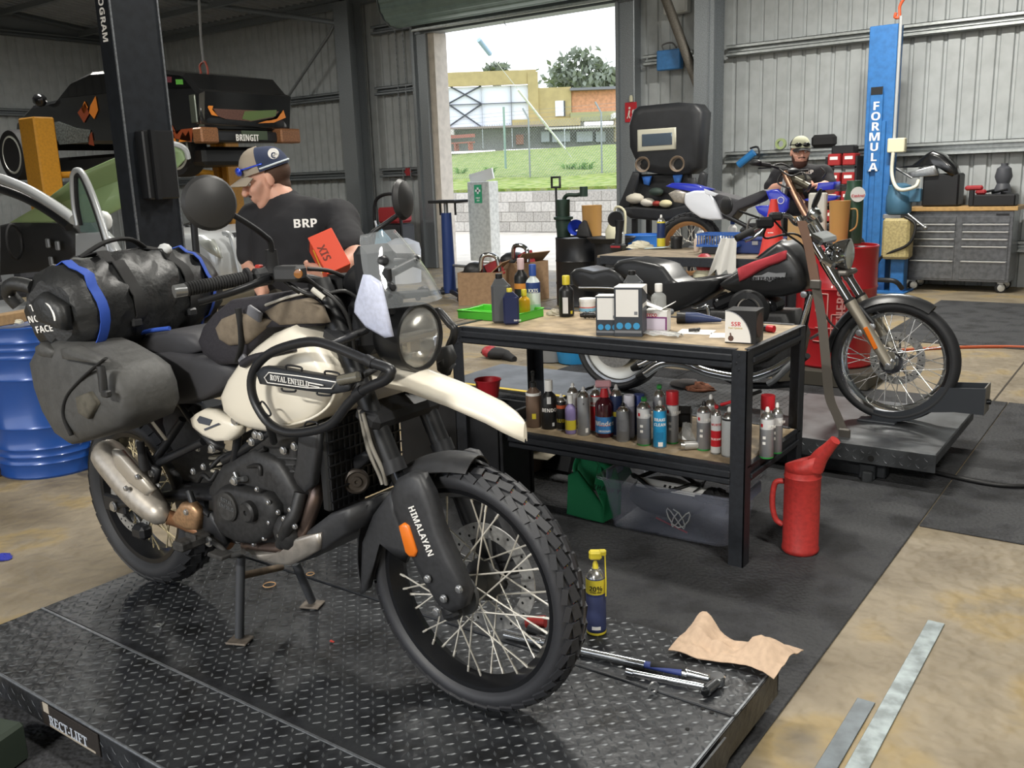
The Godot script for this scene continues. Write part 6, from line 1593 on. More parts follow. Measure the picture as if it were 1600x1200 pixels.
	part(t,"handle",S.new().tube(S.spl([V3(-0.066,0.3,0.035),V3(-0.098,0.285,0.05),V3(-0.105,0.2,0.055),V3(-0.09,0.13,0.05),V3(-0.062,0.11,0.038)],5),0.012,10),rj)
	t.rotation.y = -0.25

func crumple(r: float,hgt: float,sd: int)-> S:
	var rng := RandomNumberGenerator.new(); rng.seed = sd
	var rings := []
	for i in 6:
		var f := i/5.0
		var ring := PackedVector3Array()
		for k in 14:
			var a := TAU*k/14.0
			var q := r*(1.0 - 0.75*f*f)*rng.randf_range(0.75,1.1)
			ring.append(V3(cos(a)*q,hgt*f*rng.randf_range(0.8,1.15)+0.001,sin(a)*q*0.75))
		rings.append(ring)
	return S.new().skin(rings,true,true,false,false)

# ---------------------------------------------------------------- things lying on the near lift
func build_lift_items()-> void:
	var yel := mat("can_yellow"); var wp := mat("white_print")
	var yy := 0.1635
	var t := vessel("aerosol_can","tall blue aerosol with yellow top standing on the black lift","aerosol can",932,992,878,31,yy,"aerosol",{"body": mat("can_deep","2b3563",0.35,0.2),"cap": yel,"rim": yel,"bands": [[0.74,1.0,yel],[0.07,0.7,mat("can_text","444d78",0.5,0.0,{"mottle": [0.5,22.0,0.08]})],[0.0,0.04,yel]],"text": [["20%",0.085,0.85,mat("can_black")],["EXTRA FREE",0.026,0.785,mat("can_black")]],"marks": [[0.0,0.1,0.9,0.06,wp]]})
	var hh := fz(932,862,t.position.z).y - yy
	part(t,"spray_head",S.new().box(V3(0.0,hh - 0.012,0.0),V3(0.04,0.028,0.03),0.006).box(V3(0.022,hh - 0.005,0.0),V3(0.024,0.018,0.02),0.004),yel)
	part(t,"straw",S.new().tube([V3(0.03,hh - 0.01,0.008),V3(0.032,hh - 0.1,0.022),V3(0.031,hh - 0.14,0.025)],0.0022,6),yel)
	var ch := mat("tool_chrome","c9ccd0",0.16,0.95)
	var L := func(px: float,py: float,up := 0.0)-> Vector3: return fy(px,py,yy+up)
	var a: Vector3 = L.call(905,1016,0.014); var b: Vector3 = L.call(1120,1062,0.014)
	t = thing("torque_wrench","long chrome torque wrench lying on the black lift","wrench",a)
	var d := b - a
	part(t,"shaft",S.new().tube([-d*0.35,d*0.78],0.012,14),ch)
	part(t,"grip",S.new().tube([-d*0.6,-d*0.3],0.015,14),ch)
	part(t,"collar",S.new().tube([d*0.74,d*0.8],0.015,14).tube([d*0.8,d*0.98],[0.012,0.009],12),ch)
	part(t,"ratchet_head",S.new().at(d+V3(0,-0.006,0)).lathe([Vector2(0.022,-0.006),Vector2(0.024,0.0),Vector2(0.024,0.016),Vector2(0.02,0.02),Vector2(0,0.02)],20),ch)
	part(t,"socket",S.new().tube([d+V3(0.005,0.002,0.02),d+V3(0.0,0.0,0.07)],0.014,12),mat("socket_steel","8b8d90",0.25,0.9))
	part(t,"socket_hex",S.new().tube([d+V3(0.0,0.0,0.07),d+V3(-0.002,-0.001,0.085)],0.009,6),mat("bolt_dark","202224",0.4,0.6))
	a = L.call(985,1050,0.012); b = L.call(1100,1072,0.012)
	t = thing("ratchet_handle","chrome ratchet with blue and black grip beside the torque wrench","ratchet",a)
	d = b - a
	part(t,"shaft",S.new().tube([Vector3.ZERO,d],0.0075,12),ch)
	part(t,"grip",S.new().tube([V3(0.02,0.006,-0.05),V3(0.02,0.006,-0.05)+d*0.52],[0.012,0.016],12,true,false,0.8),mat("grip_blue","2b3a78",0.6))
	part(t,"grip_core",S.new().tube([V3(0.04,0.012,-0.052),V3(0.02,0.012,-0.052)+d*0.56],0.011,10),mat("rubber"))
	part(t,"end_knob",S.new().tube([-d*0.06,d*0.04],0.0095,10),ch)
	t = thing("ring_nut","small steel ring standing on edge on the lift seam","ring",(L.call(1021,1083)as Vector3)+V3(0,0.0165,0))
	part(t,"ring",S.new().at(Vector3.ZERO,by(V3(0.9,0.0,0.45))).ring([Vector2(0.018,-0.003),Vector2(0.018,0.003),Vector2(0.012,0.003),Vector2(0.012,-0.003)],24),mat("bolt"))
	for q in [[421,915,"tan rubber O-ring under the motorcycle frame",0.022],[485,898,"smaller tan O-ring behind the centre stand foot",0.014]]:
		t = thing("o_ring",q[2],"o-ring",(L.call(q[0],q[1])as Vector3)+V3(0,0.0035,0))
		part(t,"ring",S.new().ring([Vector2(q[3]+0.002,0),Vector2(q[3],0.002),Vector2(q[3]- 0.002,0),Vector2(q[3],-0.002)],24),mat("oring_tan","c59a6a",0.6))
	t = thing("metal_gasket","little square metal gasket lying on the lift deck","gasket",(L.call(248,978)as Vector3)+V3(0,0.003,0),0.5)
	part(t,"plate",S.new().box(V3(0.009,0,0),V3(0.006,0.002,0.022)).box(V3(-0.009,0,0),V3(0.006,0.002,0.022)).box(V3(0,0,0.009),V3(0.022,0.002,0.006)).box(V3(0,0,-0.009),V3(0.022,0.002,0.006)),mat("bolt"))
	t = thing("red_clip","tiny red plastic clip on the lift deck","clip",(L.call(518,1003)as Vector3)+V3(0,0.003,0))
	part(t,"clip",S.new().box(Vector3.ZERO,V3(0.01,0.006,0.008),0.002).box(V3(0.008,0,0),V3(0.008,0.003,0.004)),mat("button_red"))
	var rp := fy(1130,1030,yy)
	t = thing("rag","crumpled beige cloth rag on the lift corner","rag",V3(rp.x,yy,rp.z))
	var rows := []
	var nz := FastNoiseLite.new(); nz.seed = 8; nz.frequency = 4.0; nz.fractal_octaves = 2
	for i in 19:
		var r := []
		var f := i/18.0
		for k in 13:
			var g := k/12.0 - 0.5
			var x := -0.14+0.32*f
			var hgt := 0.006+0.048*exp(-pow((f - 0.06)*6.0,2))*(0.6 - g)+0.045*exp(-pow((f - 0.78)*4.5,2))*(1.0 - g*g*3.0)+absf(nz.get_noise_2d(f*0.5,g*0.3))*0.05*(1.0 - 1.6*absf(g))
			r.append(V3(x - 0.02*g,maxf(hgt,0.003),g*(0.2 - 0.06*sin(f*3.0))- 0.04+0.012*sin(f*5.0)))
		rows.append(r)
	part(t,"cloth",S.new().sheet(rows,0.003),mat("rag_beige","c4aa92",0.9,0.0,{"mottle": [0.15,6.0],"bump": [0.3,8.0,0.2]}))
	rp = fy(835,985,yy)
	t = thing("belt_tool","red and black swivel tool behind the front wheel","tool",V3(rp.x,yy,rp.z))
	part(t,"red_body",S.new().tube([V3(-0.03,0.02,0),V3(0.03,0.03,-0.02)],0.02,10),mat("tool_red","9a2f2a",0.45))
	part(t,"swivel",S.new().tube([V3(0.0,0.02,0.03),V3(0.05,0.016,0.03)],0.016,12),mat("engine_black"))
	part(t,"shaft",S.new().tube([V3(0.04,0.012,0.04),V3(0.14,0.012,0.06)],0.008,10),ch)

# ---------------------------------------------------------------- the black cruiser on the far lift
var PO := Vector3.ZERO
var PZ := 0.0
func k(px: float,py: float,dz := 0.0)-> Vector3: return fz(px,py,PZ+dz)- PO
func kl(pts: Array,dz := 0.0)-> Array:
	var o := []
	for p in pts: o.append(k(p[0],p[1],p[2]if p.size()> 2 else dz))
	return o
func pil(t: Node,called: String,pts: Array,dz: float,th: float,bf: float,m: Material,label := "",e := 0.5)-> MeshInstance3D:
	return part(t,called,S.new().pillow(kl(pts,dz),Vector3.BACK,th,bf,bf,4,e),m,label)
func tub(t: Node,called: String,pts: Array,r,m: Material,sp := 4,n := 8,flat := 1.0)-> MeshInstance3D:
	return part(t,called,S.new().tube(S.spl(kl(pts),sp)if pts.size()> 2 else kl(pts),r,n,true,false,flat),m)
func build_cruiser()-> void:
	PZ = -5.15; PO = V3(-2.0,0.201,PZ)
	var t := thing("cruiser_motorcycle","matt black cruiser motorcycle with chrome fork on the steel lift","motorcycle",PO)
	var sb := mat("satin_black"); var ch := mat("chrome"); var mb := mat("matt_black","1b1c1e",0.42,0.0,{"coat": 0.15}); var eb := mat("engine_black")
	var fw := V3(-1.195,0.537,PZ)- PO; var rw := V3(-2.885,0.505,PZ)- PO
	wheel(t,"front_wheel",fw,0.336,0.1,0.275,40,{"rim": ch,"hub": ch,"spoke": mat("spoke_chrome","e2e2e0",0.2,0.9),"disc": [-0.075,0.145],"label": "black front tyre with chrome rim and spokes"})
	var r := wheel(t,"rear_wheel",rw,0.304,0.18,0.235,0,{"rim": mat("alloy"),"hub": ch,"label": "fat black rear tyre with polished disc wheel"})
	part(r,"wheel_disc",S.new().at(rw,by(Vector3.BACK)).lathe([Vector2(0.22,-0.05),Vector2(0.226,0.05),Vector2(0.17,0.035),Vector2(0.06,0.045),Vector2(0,0.05)],40),mat("alloy_bright","b9b7ae",0.3,0.8))
	part(r,"brake_disc",S.new().at(rw+V3(0,0,0.085),by(Vector3.BACK)).ring([Vector2(0.145,-0.002),Vector2(0.145,0.002),Vector2(0.07,0.002),Vector2(0.07,-0.002)],40),mat("disc_steel"))
	for dz in [0.105,-0.105]:
		var top := k(1256,338)+V3(0,0,dz); var low := fw+V3(0,0.0,dz)
		top.z = dz
		var d := (low - top).normalized(); var L := top.distance_to(low)
		var f := part(t,"fork_tube",S.new().tube([top,top+d*L*0.6],0.024,16),ch)
		part(f,"fork_leg",S.new().tube([top+d*L*0.58,top+d*L*0.62,low],[0.032,0.03,0.027],16),mat("fork_alloy","a9a294",0.4,0.6))
		part(f,"fork_cover",S.new().tube([top+d*L*0.3,top+d*L*0.45],0.029,16),ch)
		part(f,"dust_seal",S.new().tube([top+d*L*0.565,top+d*L*0.59],0.031,14),mat("rubber"))
		part(f,"axle_clamp",S.new().box(low,V3(0.05,0.06,0.035),0.01),mat("alloy"))
		if dz > 0: part(f,"reflector",S.new().box(top+d*L*0.82+V3(0,0,0.03),V3(0.024,0.13,0.008),0.004,Basis(Vector3.BACK,0.5)),mat("amber"),"amber reflector strip")
		bolts(f,[low+V3(0,0,0.02)],0.012)
	for q in [[1285,372],[1303,408]]: part(t,"triple_clamp",S.new().box(k(q[0],q[1]),V3(0.09,0.045,0.27),0.014,Basis(Vector3.BACK,-0.5)),ch)
	var hc := k(1330,398)
	var hd := part(t,"headlight",S.new().at(hc+V3(-0.05,0,0),by(V3(1,0,0))).lathe([Vector2(0.0,-0.1),Vector2(0.04,-0.08),Vector2(0.075,-0.02),Vector2(0.088,0.04),Vector2(0.08,0.045)],28,false),ch)
	part(hd,"lens",S.new().at(hc+V3(-0.05,0,0),by(V3(1,0,0))).lathe([Vector2(0.082,0.043),Vector2(0.05,0.055),Vector2(0,0.06)],28,false),mat("lens_grey","b9bcb6",0.08,0.3))
	part(t,"headlight_mount",S.new().box(k(1318,425),V3(0.1,0.03,0.2),0.01),mat("mount_grey","5b5752",0.5,0.3))
	for a in [["front_mudguard",fw,0.365,58.0,178.0,0.062,mat("fender_black","2b2c2e",0.35,0.1)],["rear_mudguard",rw,0.345,30.0,150.0,0.1,mb]]:
		var rows := []
		for i in 17:
			var an := deg_to_rad(lerpf(a[3],a[4],i/16.0)); var row := []
			for j in 9:
				var b := (j - 4)/4.0
				row.append(a[1]+V3(cos(an),sin(an),0)*(a[2]- 0.04*b*b)+V3(0,0,b*a[5]))
			rows.append(row)
		part(t,a[0],S.new().sheet(rows,0.004),a[6])
	tub(t,"fender_strut",[[1342,478,0.09],[1365,505,0.1]],0.012,sb)
	bolts(t,[k(1362,510,0.1),k(1343,520,0.1)],0.016)
	pil(t,"tail_fender",[[892,426],[899,420],[907,419],[928,424],[957,419],[975,428],[985,458],[960,459],[937,457],[909,454],[897,444]],0.1,0.2,0.03,mb,"swept black rear fender")
	tub(t,"fender_trim",[[905,449,0.14],[935,449,0.14],[960,450,0.13]],0.01,ch)
	pil(t,"seat",[[958,416],[966,407],[987,404],[1024,411],[1038,416],[1052,435],[1070,447],[1123,433],[1128,438],[1116,456],[1091,473],[1064,485],[1043,490],[1028,478],[1018,462],[1003,446],[972,432]],0.1,0.2,0.03,mat("leather","1e1f21",0.35),"stepped black leather seat")
	var tk := pil(t,"fuel_tank",[[1125,443],[1152,424],[1184,404],[1220,378],[1234,385],[1248,401],[1259,420],[1263,446],[1251,457],[1225,463],[1197,464],[1148,457],[1130,450]],0.1,0.2,0.06,mb,"matt black teardrop fuel tank",0.55)
	pil(tk,"dash",[[1180,404],[1200,388],[1222,374],[1236,384],[1228,392],[1200,402]],0.02,0.05,0.02,sb)
	var bdg := part(tk,"badge",S.new().prism_on(kl([[1175,438],[1178,431],[1190,430],[1200,425],[1212,427],[1228,426],[1227,433],[1214,434],[1203,440],[1192,437]],0.172),0.006),mat("bolt"))
	txt(bdg,"badge_lettering","HARLEY-DAVIDSON",0.022,mat("can_black"),Transform3D(Basis(V3(0,0,1),0.03),k(1201,436,0.178)),0.003,0.0,0.9)
	pil(t,"crankcase",[[1075,490],[1110,485],[1230,490],[1245,530],[1235,575],[1180,590],[1090,575],[1070,530]],0.12,0.24,0.02,eb,"",0.4)
	for s in [-1.0,1.0]:
		var bc := k(1168,530); var d := V3(s*0.42,0.9,0).normalized()
		var cy := part(t,"cylinder",S.new().tube([bc+d*0.05,bc+d*0.22],0.07,14),eb)
		for i in 7: part(cy,"cooling_fin",S.new().box(bc+d*(0.09+i*0.02),V3(0.19,0.005,0.19),0.002,Basis(Vector3.BACK,-s*0.44)),mat("alloy")if i % 2 else eb)
		part(cy,"rocker_cover",S.new().box(bc+d*0.26,V3(0.18,0.07,0.17),0.02,Basis(Vector3.BACK,-s*0.44)),sb)
		bolts(cy,[bc+d*0.26+V3(0.05,0,0.085),bc+d*0.26+V3(-0.05,0,0.085)],0.008)
	var ac := part(t,"air_cleaner",S.new().at(k(1170,484,0.14),by(V3(0,0,1))).lathe([Vector2(0.115,-0.04),Vector2(0.122,0.01),Vector2(0.105,0.035),Vector2(0.07,0.04),Vector2(0.064,0.034),Vector2(0,0.034)],36),mb)
	part(ac,"chrome_ring",S.new().at(k(1170,484,0.175),by(V3(0,0,1))).ring([Vector2(0.07,0.0),Vector2(0.07,0.004),Vector2(0.062,0.004),Vector2(0.062,0)],32),ch)
	tub(t,"chrome_cover",[[1082,480,0.13],[1093,481,0.14],[1105,478,0.13],[1108,495,0.13]],0.012,ch)
	bolts(t,[k(1049,487,0.15),k(1256,460,0.12),k(1092,520,0.15)],0.016)
	tub(t,"down_tube",[[1265,455,0.06],[1260,490,0.08],[1250,540,0.09],[1238,590,0.1]],0.02,sb)
	tub(t,"regulator_tube",[[1267,460,0.1],[1252,510,0.12]],0.016,ch)
	tub(t,"frame_rail",[[1000,520,0.1],[1060,540,0.12],[1150,598,0.12],[1240,600,0.12]],0.02,sb)
	for a in [[[1240,560,0.16],[1205,580,0.18],[1165,590,0.19],[1110,582,0.2],[1070,568,0.2],[1035,567,0.2],[1008,583,0.2]],[[1215,540,0.15],[1180,560,0.17],[1100,560,0.18],[1040,555,0.18],[1000,570,0.18]]]:
		var p := tub(t,"exhaust_pipe",a,0.03,ch,5,14)
		part(p,"pipe_end",S.new().tube([k(a[-1][0],a[-1][1],a[-1][2]),k(a[-1][0]- 12,a[-1][1]+6,a[-1][2])],[0.032,0.02],14),mat("black_paint"))
	tub(t,"forward_control",[[1200,600,0.2],[1215,590,0.2],[1240,565,0.2]],0.018,mat("alloy"))
	tub(t,"highway_peg",[[1253,563,0.2],[1262,556,0.26]],0.016,mat("rubber"))
	tub(t,"brake_lever_link",[[1267,529,0.14],[1280,521,0.2]],0.008,mat("alloy"))
	tub(t,"swingarm",[[985,540,0.12],[1040,530,0.12],[1080,520,0.11]],0.025,sb)
	tub(t,"handlebar",[[1258,340,0.05],[1245,350,0.12],[1232,338,0.2],[1215,337,0.26],[1190,352,0.33],[1165,366,0.4]],0.0135,ch,5,10)
	tub(t,"handlebar",[[1262,340,-0.05],[1268,330,-0.15],[1275,328,-0.25],[1283,345,-0.36]],0.0135,ch,5,10)
	tub(t,"grip",[[1176,360,0.37],[1150,373,0.44]],0.019,mat("rubber"))
	tub(t,"lever",[[1197,352,0.33],[1180,370,0.38],[1164,377,0.42]],0.007,ch)
	part(t,"switchgear",S.new().box(k(1195,348,0.33),V3(0.09,0.06,0.06),0.014,Basis(Vector3.UP,0.6)),mat("lever_black"))
	part(t,"master_cylinder",S.new().box(k(1212,338,0.28),V3(0.07,0.045,0.05),0.012,Basis(Vector3.UP,0.6)),sb)
	tub(t,"bar_riser",[[1262,352,0.04],[1272,368,0.04]],0.02,ch)
	part(t,"gauge",S.new().at(k(1268,335,0.0),by(V3(-0.6,0.75,0.2))).lathe([Vector2(0.045,-0.03),Vector2(0.05,0.0),Vector2(0.04,0.01),Vector2(0,0.01)],20),ch)
	var mi := part(t,"mirror",S.new().blob(k(1135,321,0.45),V3(0.012,0.05,0.07),12,Basis(Vector3.UP,0.9)),sb)
	tub(mi,"stem",[[1155,330,0.44],[1185,340,0.36],[1197,345,0.33]],0.006,sb)
	mi = part(t,"mirror",S.new().blob(k(1276,312,-0.3),V3(0.012,0.07,0.05),12,Basis(Vector3.BACK,-0.35)),sb)
	tub(mi,"stem",[[1276,322,-0.3],[1272,338,-0.28]],0.006,sb)
	for q in [[[1200,348,0.3],[1195,372,0.25],[1240,365,0.15],[1270,385,0.08]],[[1210,345,0.28],[1230,366,0.2],[1255,385,0.12],[1262,410,0.08]],[[1275,470,0.05],[1288,490,0.08],[1298,505,0.1],[1310,515,0.1]]]: tub(t,"cable",q,0.006,mat("hose_black"),6,6)
	var c := thing("shop_cloth","red dotted shop cloth draped over the cruiser tank","cloth",PO+V3(0,1.0,0))
	var cl := kl([[1152,420],[1175,410],[1205,400],[1229,391],[1228,404],[1215,411],[1202,415],[1184,424],[1170,433],[1155,440]],0.185)
	for i in cl.size(): cl[i]-= V3(0,1.0,0)
	part(c,"cloth",S.new().pillow(cl,V3(0,0.3,1),0.01,0.022,0.0,4,0.6),mat("cloth_red","c2404a",0.85,0.0,{"mottle": [0.25,14.0,0.06]}))
	for a in [["brown tie-down strap hooked over the cruiser fork",[[1252,345,0.14],[1262,380,0.16],[1268,410,0.18],[1275,450,0.22]],mat("strap_brown","6b5244",0.85)],["grey tie-down strap running to the steel lift deck",[[1275,448,0.22],[1284,500,0.27],[1290,560,0.33],[1296,620,0.38],[1308,650,0.4],[1320,682,0.42]],mat("strap_dull","55504a",0.85)]]:
		c = thing("tie_down_strap",a[0],"strap",PO)
		var rows := []
		for p in S.spl(kl(a[1]),4): rows.append([p+V3(-0.022,0,0.01),p+V3(0.022,0,-0.01)])
		part(c,"webbing",S.new().sheet(rows,0.004),a[2])
		part(c,"buckle",S.new().box(kl(a[1])[-1]+V3(0,0.02,0.01),V3(0.06,0.05,0.02),0.006),mat("mount_grey"))
	c = thing("shop_rag","orange and grey rag lying on the steel lift under the exhaust","rag",fy(1090,607,0.203))
	part(c,"cloth",crumple(0.12,0.04,21),mat("rag_orange","a8684a",0.9,0.0,{"mottle": [0.4,5.0]}))
	part(c,"grey_half",S.new().pillow([V3(-0.2,0.01,0),V3(-0.08,0.012,0.06),V3(0.0,0.02,0.04),V3(-0.02,0.03,-0.05),V3(-0.14,0.02,-0.06)],V3(0,1,0),0.008,0.03,0,3),mat("rag_grey","5c5858",0.9))

# ---------------------------------------------------------------- the blue dirt bike behind
func build_dirt_bike()-> void:
	PZ = -8.0; PO = V3(-3.2,0.0,PZ)
	var t := thing("dirt_bike","blue and white dirt bike without its tank being worked on","motorcycle",PO)
	var blue := mat("bike_blue","2233b8",0.3,0.0,{"coat": 0.5}); var sb := mat("satin_black"); var wh := mat("bike_white","e4e8f0",0.35,0.0,{"coat": 0.3})
	var rw := k(1078,388); var fwc := k(1296,412)*V3(1,1,0)
	wheel(t,"rear_wheel",rw,0.33,0.12,0.24,32,{"knobs": 34,"rim": mat("rim_gold","b98a5e",0.35,0.6),"label": "knobbly rear tyre with gold rim"})
	wheel(t,"front_wheel",fwc,0.34,0.09,0.275,32,{"knobs": 40,"rim": mat("rim_gold","b98a5e",0.35,0.6),"label": "knobbly front tyre with gold rim"})
	pil(t,"rear_fender",[[1040,291],[1050,286],[1080,288],[1110,296],[1095,302],[1060,296]],0.06,0.12,0.01,blue,"blue rear fender tip")
	pil(t,"side_panel",[[1068,303],[1085,298],[1104,298],[1115,310],[1124,330],[1130,343],[1112,344],[1096,341],[1080,330],[1070,318]],0.14,0.02,0.03,wh,"white side number panel")
	pil(t,"number_plate",[[1100,295],[1122,303],[1117,307],[1102,303]],0.16,0.01,0.006,wh)
	pil(t,"seat",[[1100,297],[1125,303],[1155,312],[1195,296],[1203,300],[1185,315],[1155,328],[1140,345],[1128,340],[1118,315]],0.1,0.2,0.02,mat("seat_vinyl"),"long black dirt bike seat")
	pil(t,"muffler",[[1045,302],[1055,297],[1072,302],[1070,318],[1055,316]],0.15,0.06,0.03,mat("muffler_steel"))
	for dz in [0.16,-0.16]:
		pil(t,"shroud",[[1197,298],[1215,295],[1233,310],[1232,325],[1222,340],[1212,338],[1206,322]],dz,0.02,0.02,blue,"blue tank shroud")
		pil(t,"lower_shroud",[[1180,322],[1205,320],[1214,340],[1200,342],[1185,332]],dz,0.02,0.02,blue)
	part(t,"emblem",S.new().at(k(1220,313,0.183),by(V3(0,0,1))).ring([Vector2(0.03,0),Vector2(0.03,0.004),Vector2(0.025,0.004),Vector2(0.025,0)],20).tube([k(1220,313,0.185),k(1220,313,0.185)+V3(0,0.024,0)],0.003,5).tube([k(1220,313,0.185),k(1220,313,0.185)+V3(0.02,-0.014,0)],0.003,5).tube([k(1220,313,0.185),k(1220,313,0.185)+V3(-0.02,-0.014,0)],0.003,5),mat("white_print"))
	pil(t,"front_fender",[[1255,312],[1280,305],[1308,306],[1306,312],[1275,318]],0.05,0.1,0.01,blue,"blue front fender")
	pil(t,"front_plate",[[1278,286],[1304,284],[1303,296],[1276,298]],0.08,0.16,0.01,blue)
	tub(t,"fork_tube",[[1225,268,0.1],[1242,305,0.1],[1258,335,0.1],[1268,352,0.1]],0.028,mat("fork_bronze","b08a72",0.25,0.7),3,12)
	tub(t,"fork_tube",[[1232,268,-0.1],[1250,305,-0.1],[1275,352,-0.1]],0.028,mat("fork_bronze","b08a72",0.25,0.7),3,12)
	tub(t,"handlebar",[[1180,257,0.3],[1208,260,0.2],[1228,268,0.05],[1240,268,-0.1],[1262,266,-0.3]],0.012,sb,4,8)
	tub(t,"grip",[[1175,255,0.33],[1203,258,0.22]],0.02,mat("rubber"))
	part(t,"hand_guard",S.new().blob(k(1180,254,0.33),V3(0.06,0.025,0.03),10),sb)
	tub(t,"lever",[[1205,262,0.22],[1185,263,0.3]],0.007,sb)
	part(t,"bar_clutter",S.new().blob(k(1234,268,0.0),V3(0.09,0.035,0.1),10),sb)
	for q in [[[1205,260,0.2],[1220,256,0.1],[1234,262,0.05],[1246,278,0.05]],[[1215,262,0.15],[1235,275,0.15],[1255,270,0.1],[1262,290,0.1]],[[1225,265,0.1],[1215,285,0.15],[1235,295,0.15]],[[1282,262,0.0],[1290,270,0.0],[1285,278,0.0]]]: tub(t,"cable",q,0.008,mat("hose_black"),5,6)
	part(t,"engine",S.new().box(k(1190,380),V3(0.35,0.35,0.25),0.05),mat("engine_black"))
	part(t,"carburettor",S.new().box(k(1250,287),V3(0.16,0.14,0.16),0.03).tube(kl([[1240,280,0.1],[1265,292,0.12]]),0.03,8),mat("carb_grey","5a5648",0.4,0.5,{"mottle": [0.4,6.0]}))
	tub(t,"frame_tube",[[1230,275,0.05],[1220,330,0.1],[1215,400,0.1]],0.03,mat("alloy"))
	tub(t,"frame_tube",[[1120,330,0.1],[1150,345,0.1],[1180,360,0.1]],0.02,sb)
	tub(t,"swingarm",[[1078,388,0.1],[1120,385,0.1],[1170,375,0.08]],0.03,mat("alloy"))
	tub(t,"kick_stand",[[1165,380,0.2],[1170,345,0.25],[1182,340,0.25]],0.01,mat("alloy"))
	var st := thing("bike_stand","low black box stand under the blue dirt bike","stand",V3(-3.05,0.0,PZ))
	part(st,"stand_top",S.new().box(V3(0,0.3,0),V3(0.4,0.04,0.32),0.006),sb)
	for sx in [-0.16,0.16]:
		for sz in [-0.13,0.13]: part(st,"leg",S.new().tube([V3(sx,0.29,sz),V3(sx*1.2,0.0,sz*1.2)],0.016,8),sb)

# ---------------------------------------------------------------- people
func hand(s: S,wrist: Vector3,dir: Vector3,palm_n: Vector3,curl: float,thumb_side: float)-> void:
	var d := dir.normalized(); var n := (palm_n - d*palm_n.dot(d)).normalized(); var w := d.cross(n)*thumb_side
	var pr := []
	for i in 4: pr.append([wrist+w*(-0.012+0.008*i),wrist+d*0.085+w*(-0.03+0.02*i),0.02,0.0125])
	var lens := [0.062,0.074,0.08,0.072]
	for i in 4:
		var b := wrist+d*0.085+w*(-0.031+0.0205*i)
		var a := 0.0; var p := b
		for j in 3:
			a+= curl*[0.5,0.8,0.6][j]
			var q: Vector3 = p+(d*cos(a)+n*sin(a))*lens[i]*[0.45,0.32,0.26][j]
			pr.append([p,q,0.0095 - 0.0008*j,0.009 - 0.001*j]); p = q
	var t0 := wrist+d*0.03+w*0.03
	var t1 := t0+(d*0.7+w*0.6+n*0.3).normalized()*0.04
	pr.append([t0,t1,0.014,0.011]); pr.append([t1,t1+(d*0.8+n*0.5).normalized()*0.03,0.0105,0.009])
	s.nets(pr,0.0045,0.006)
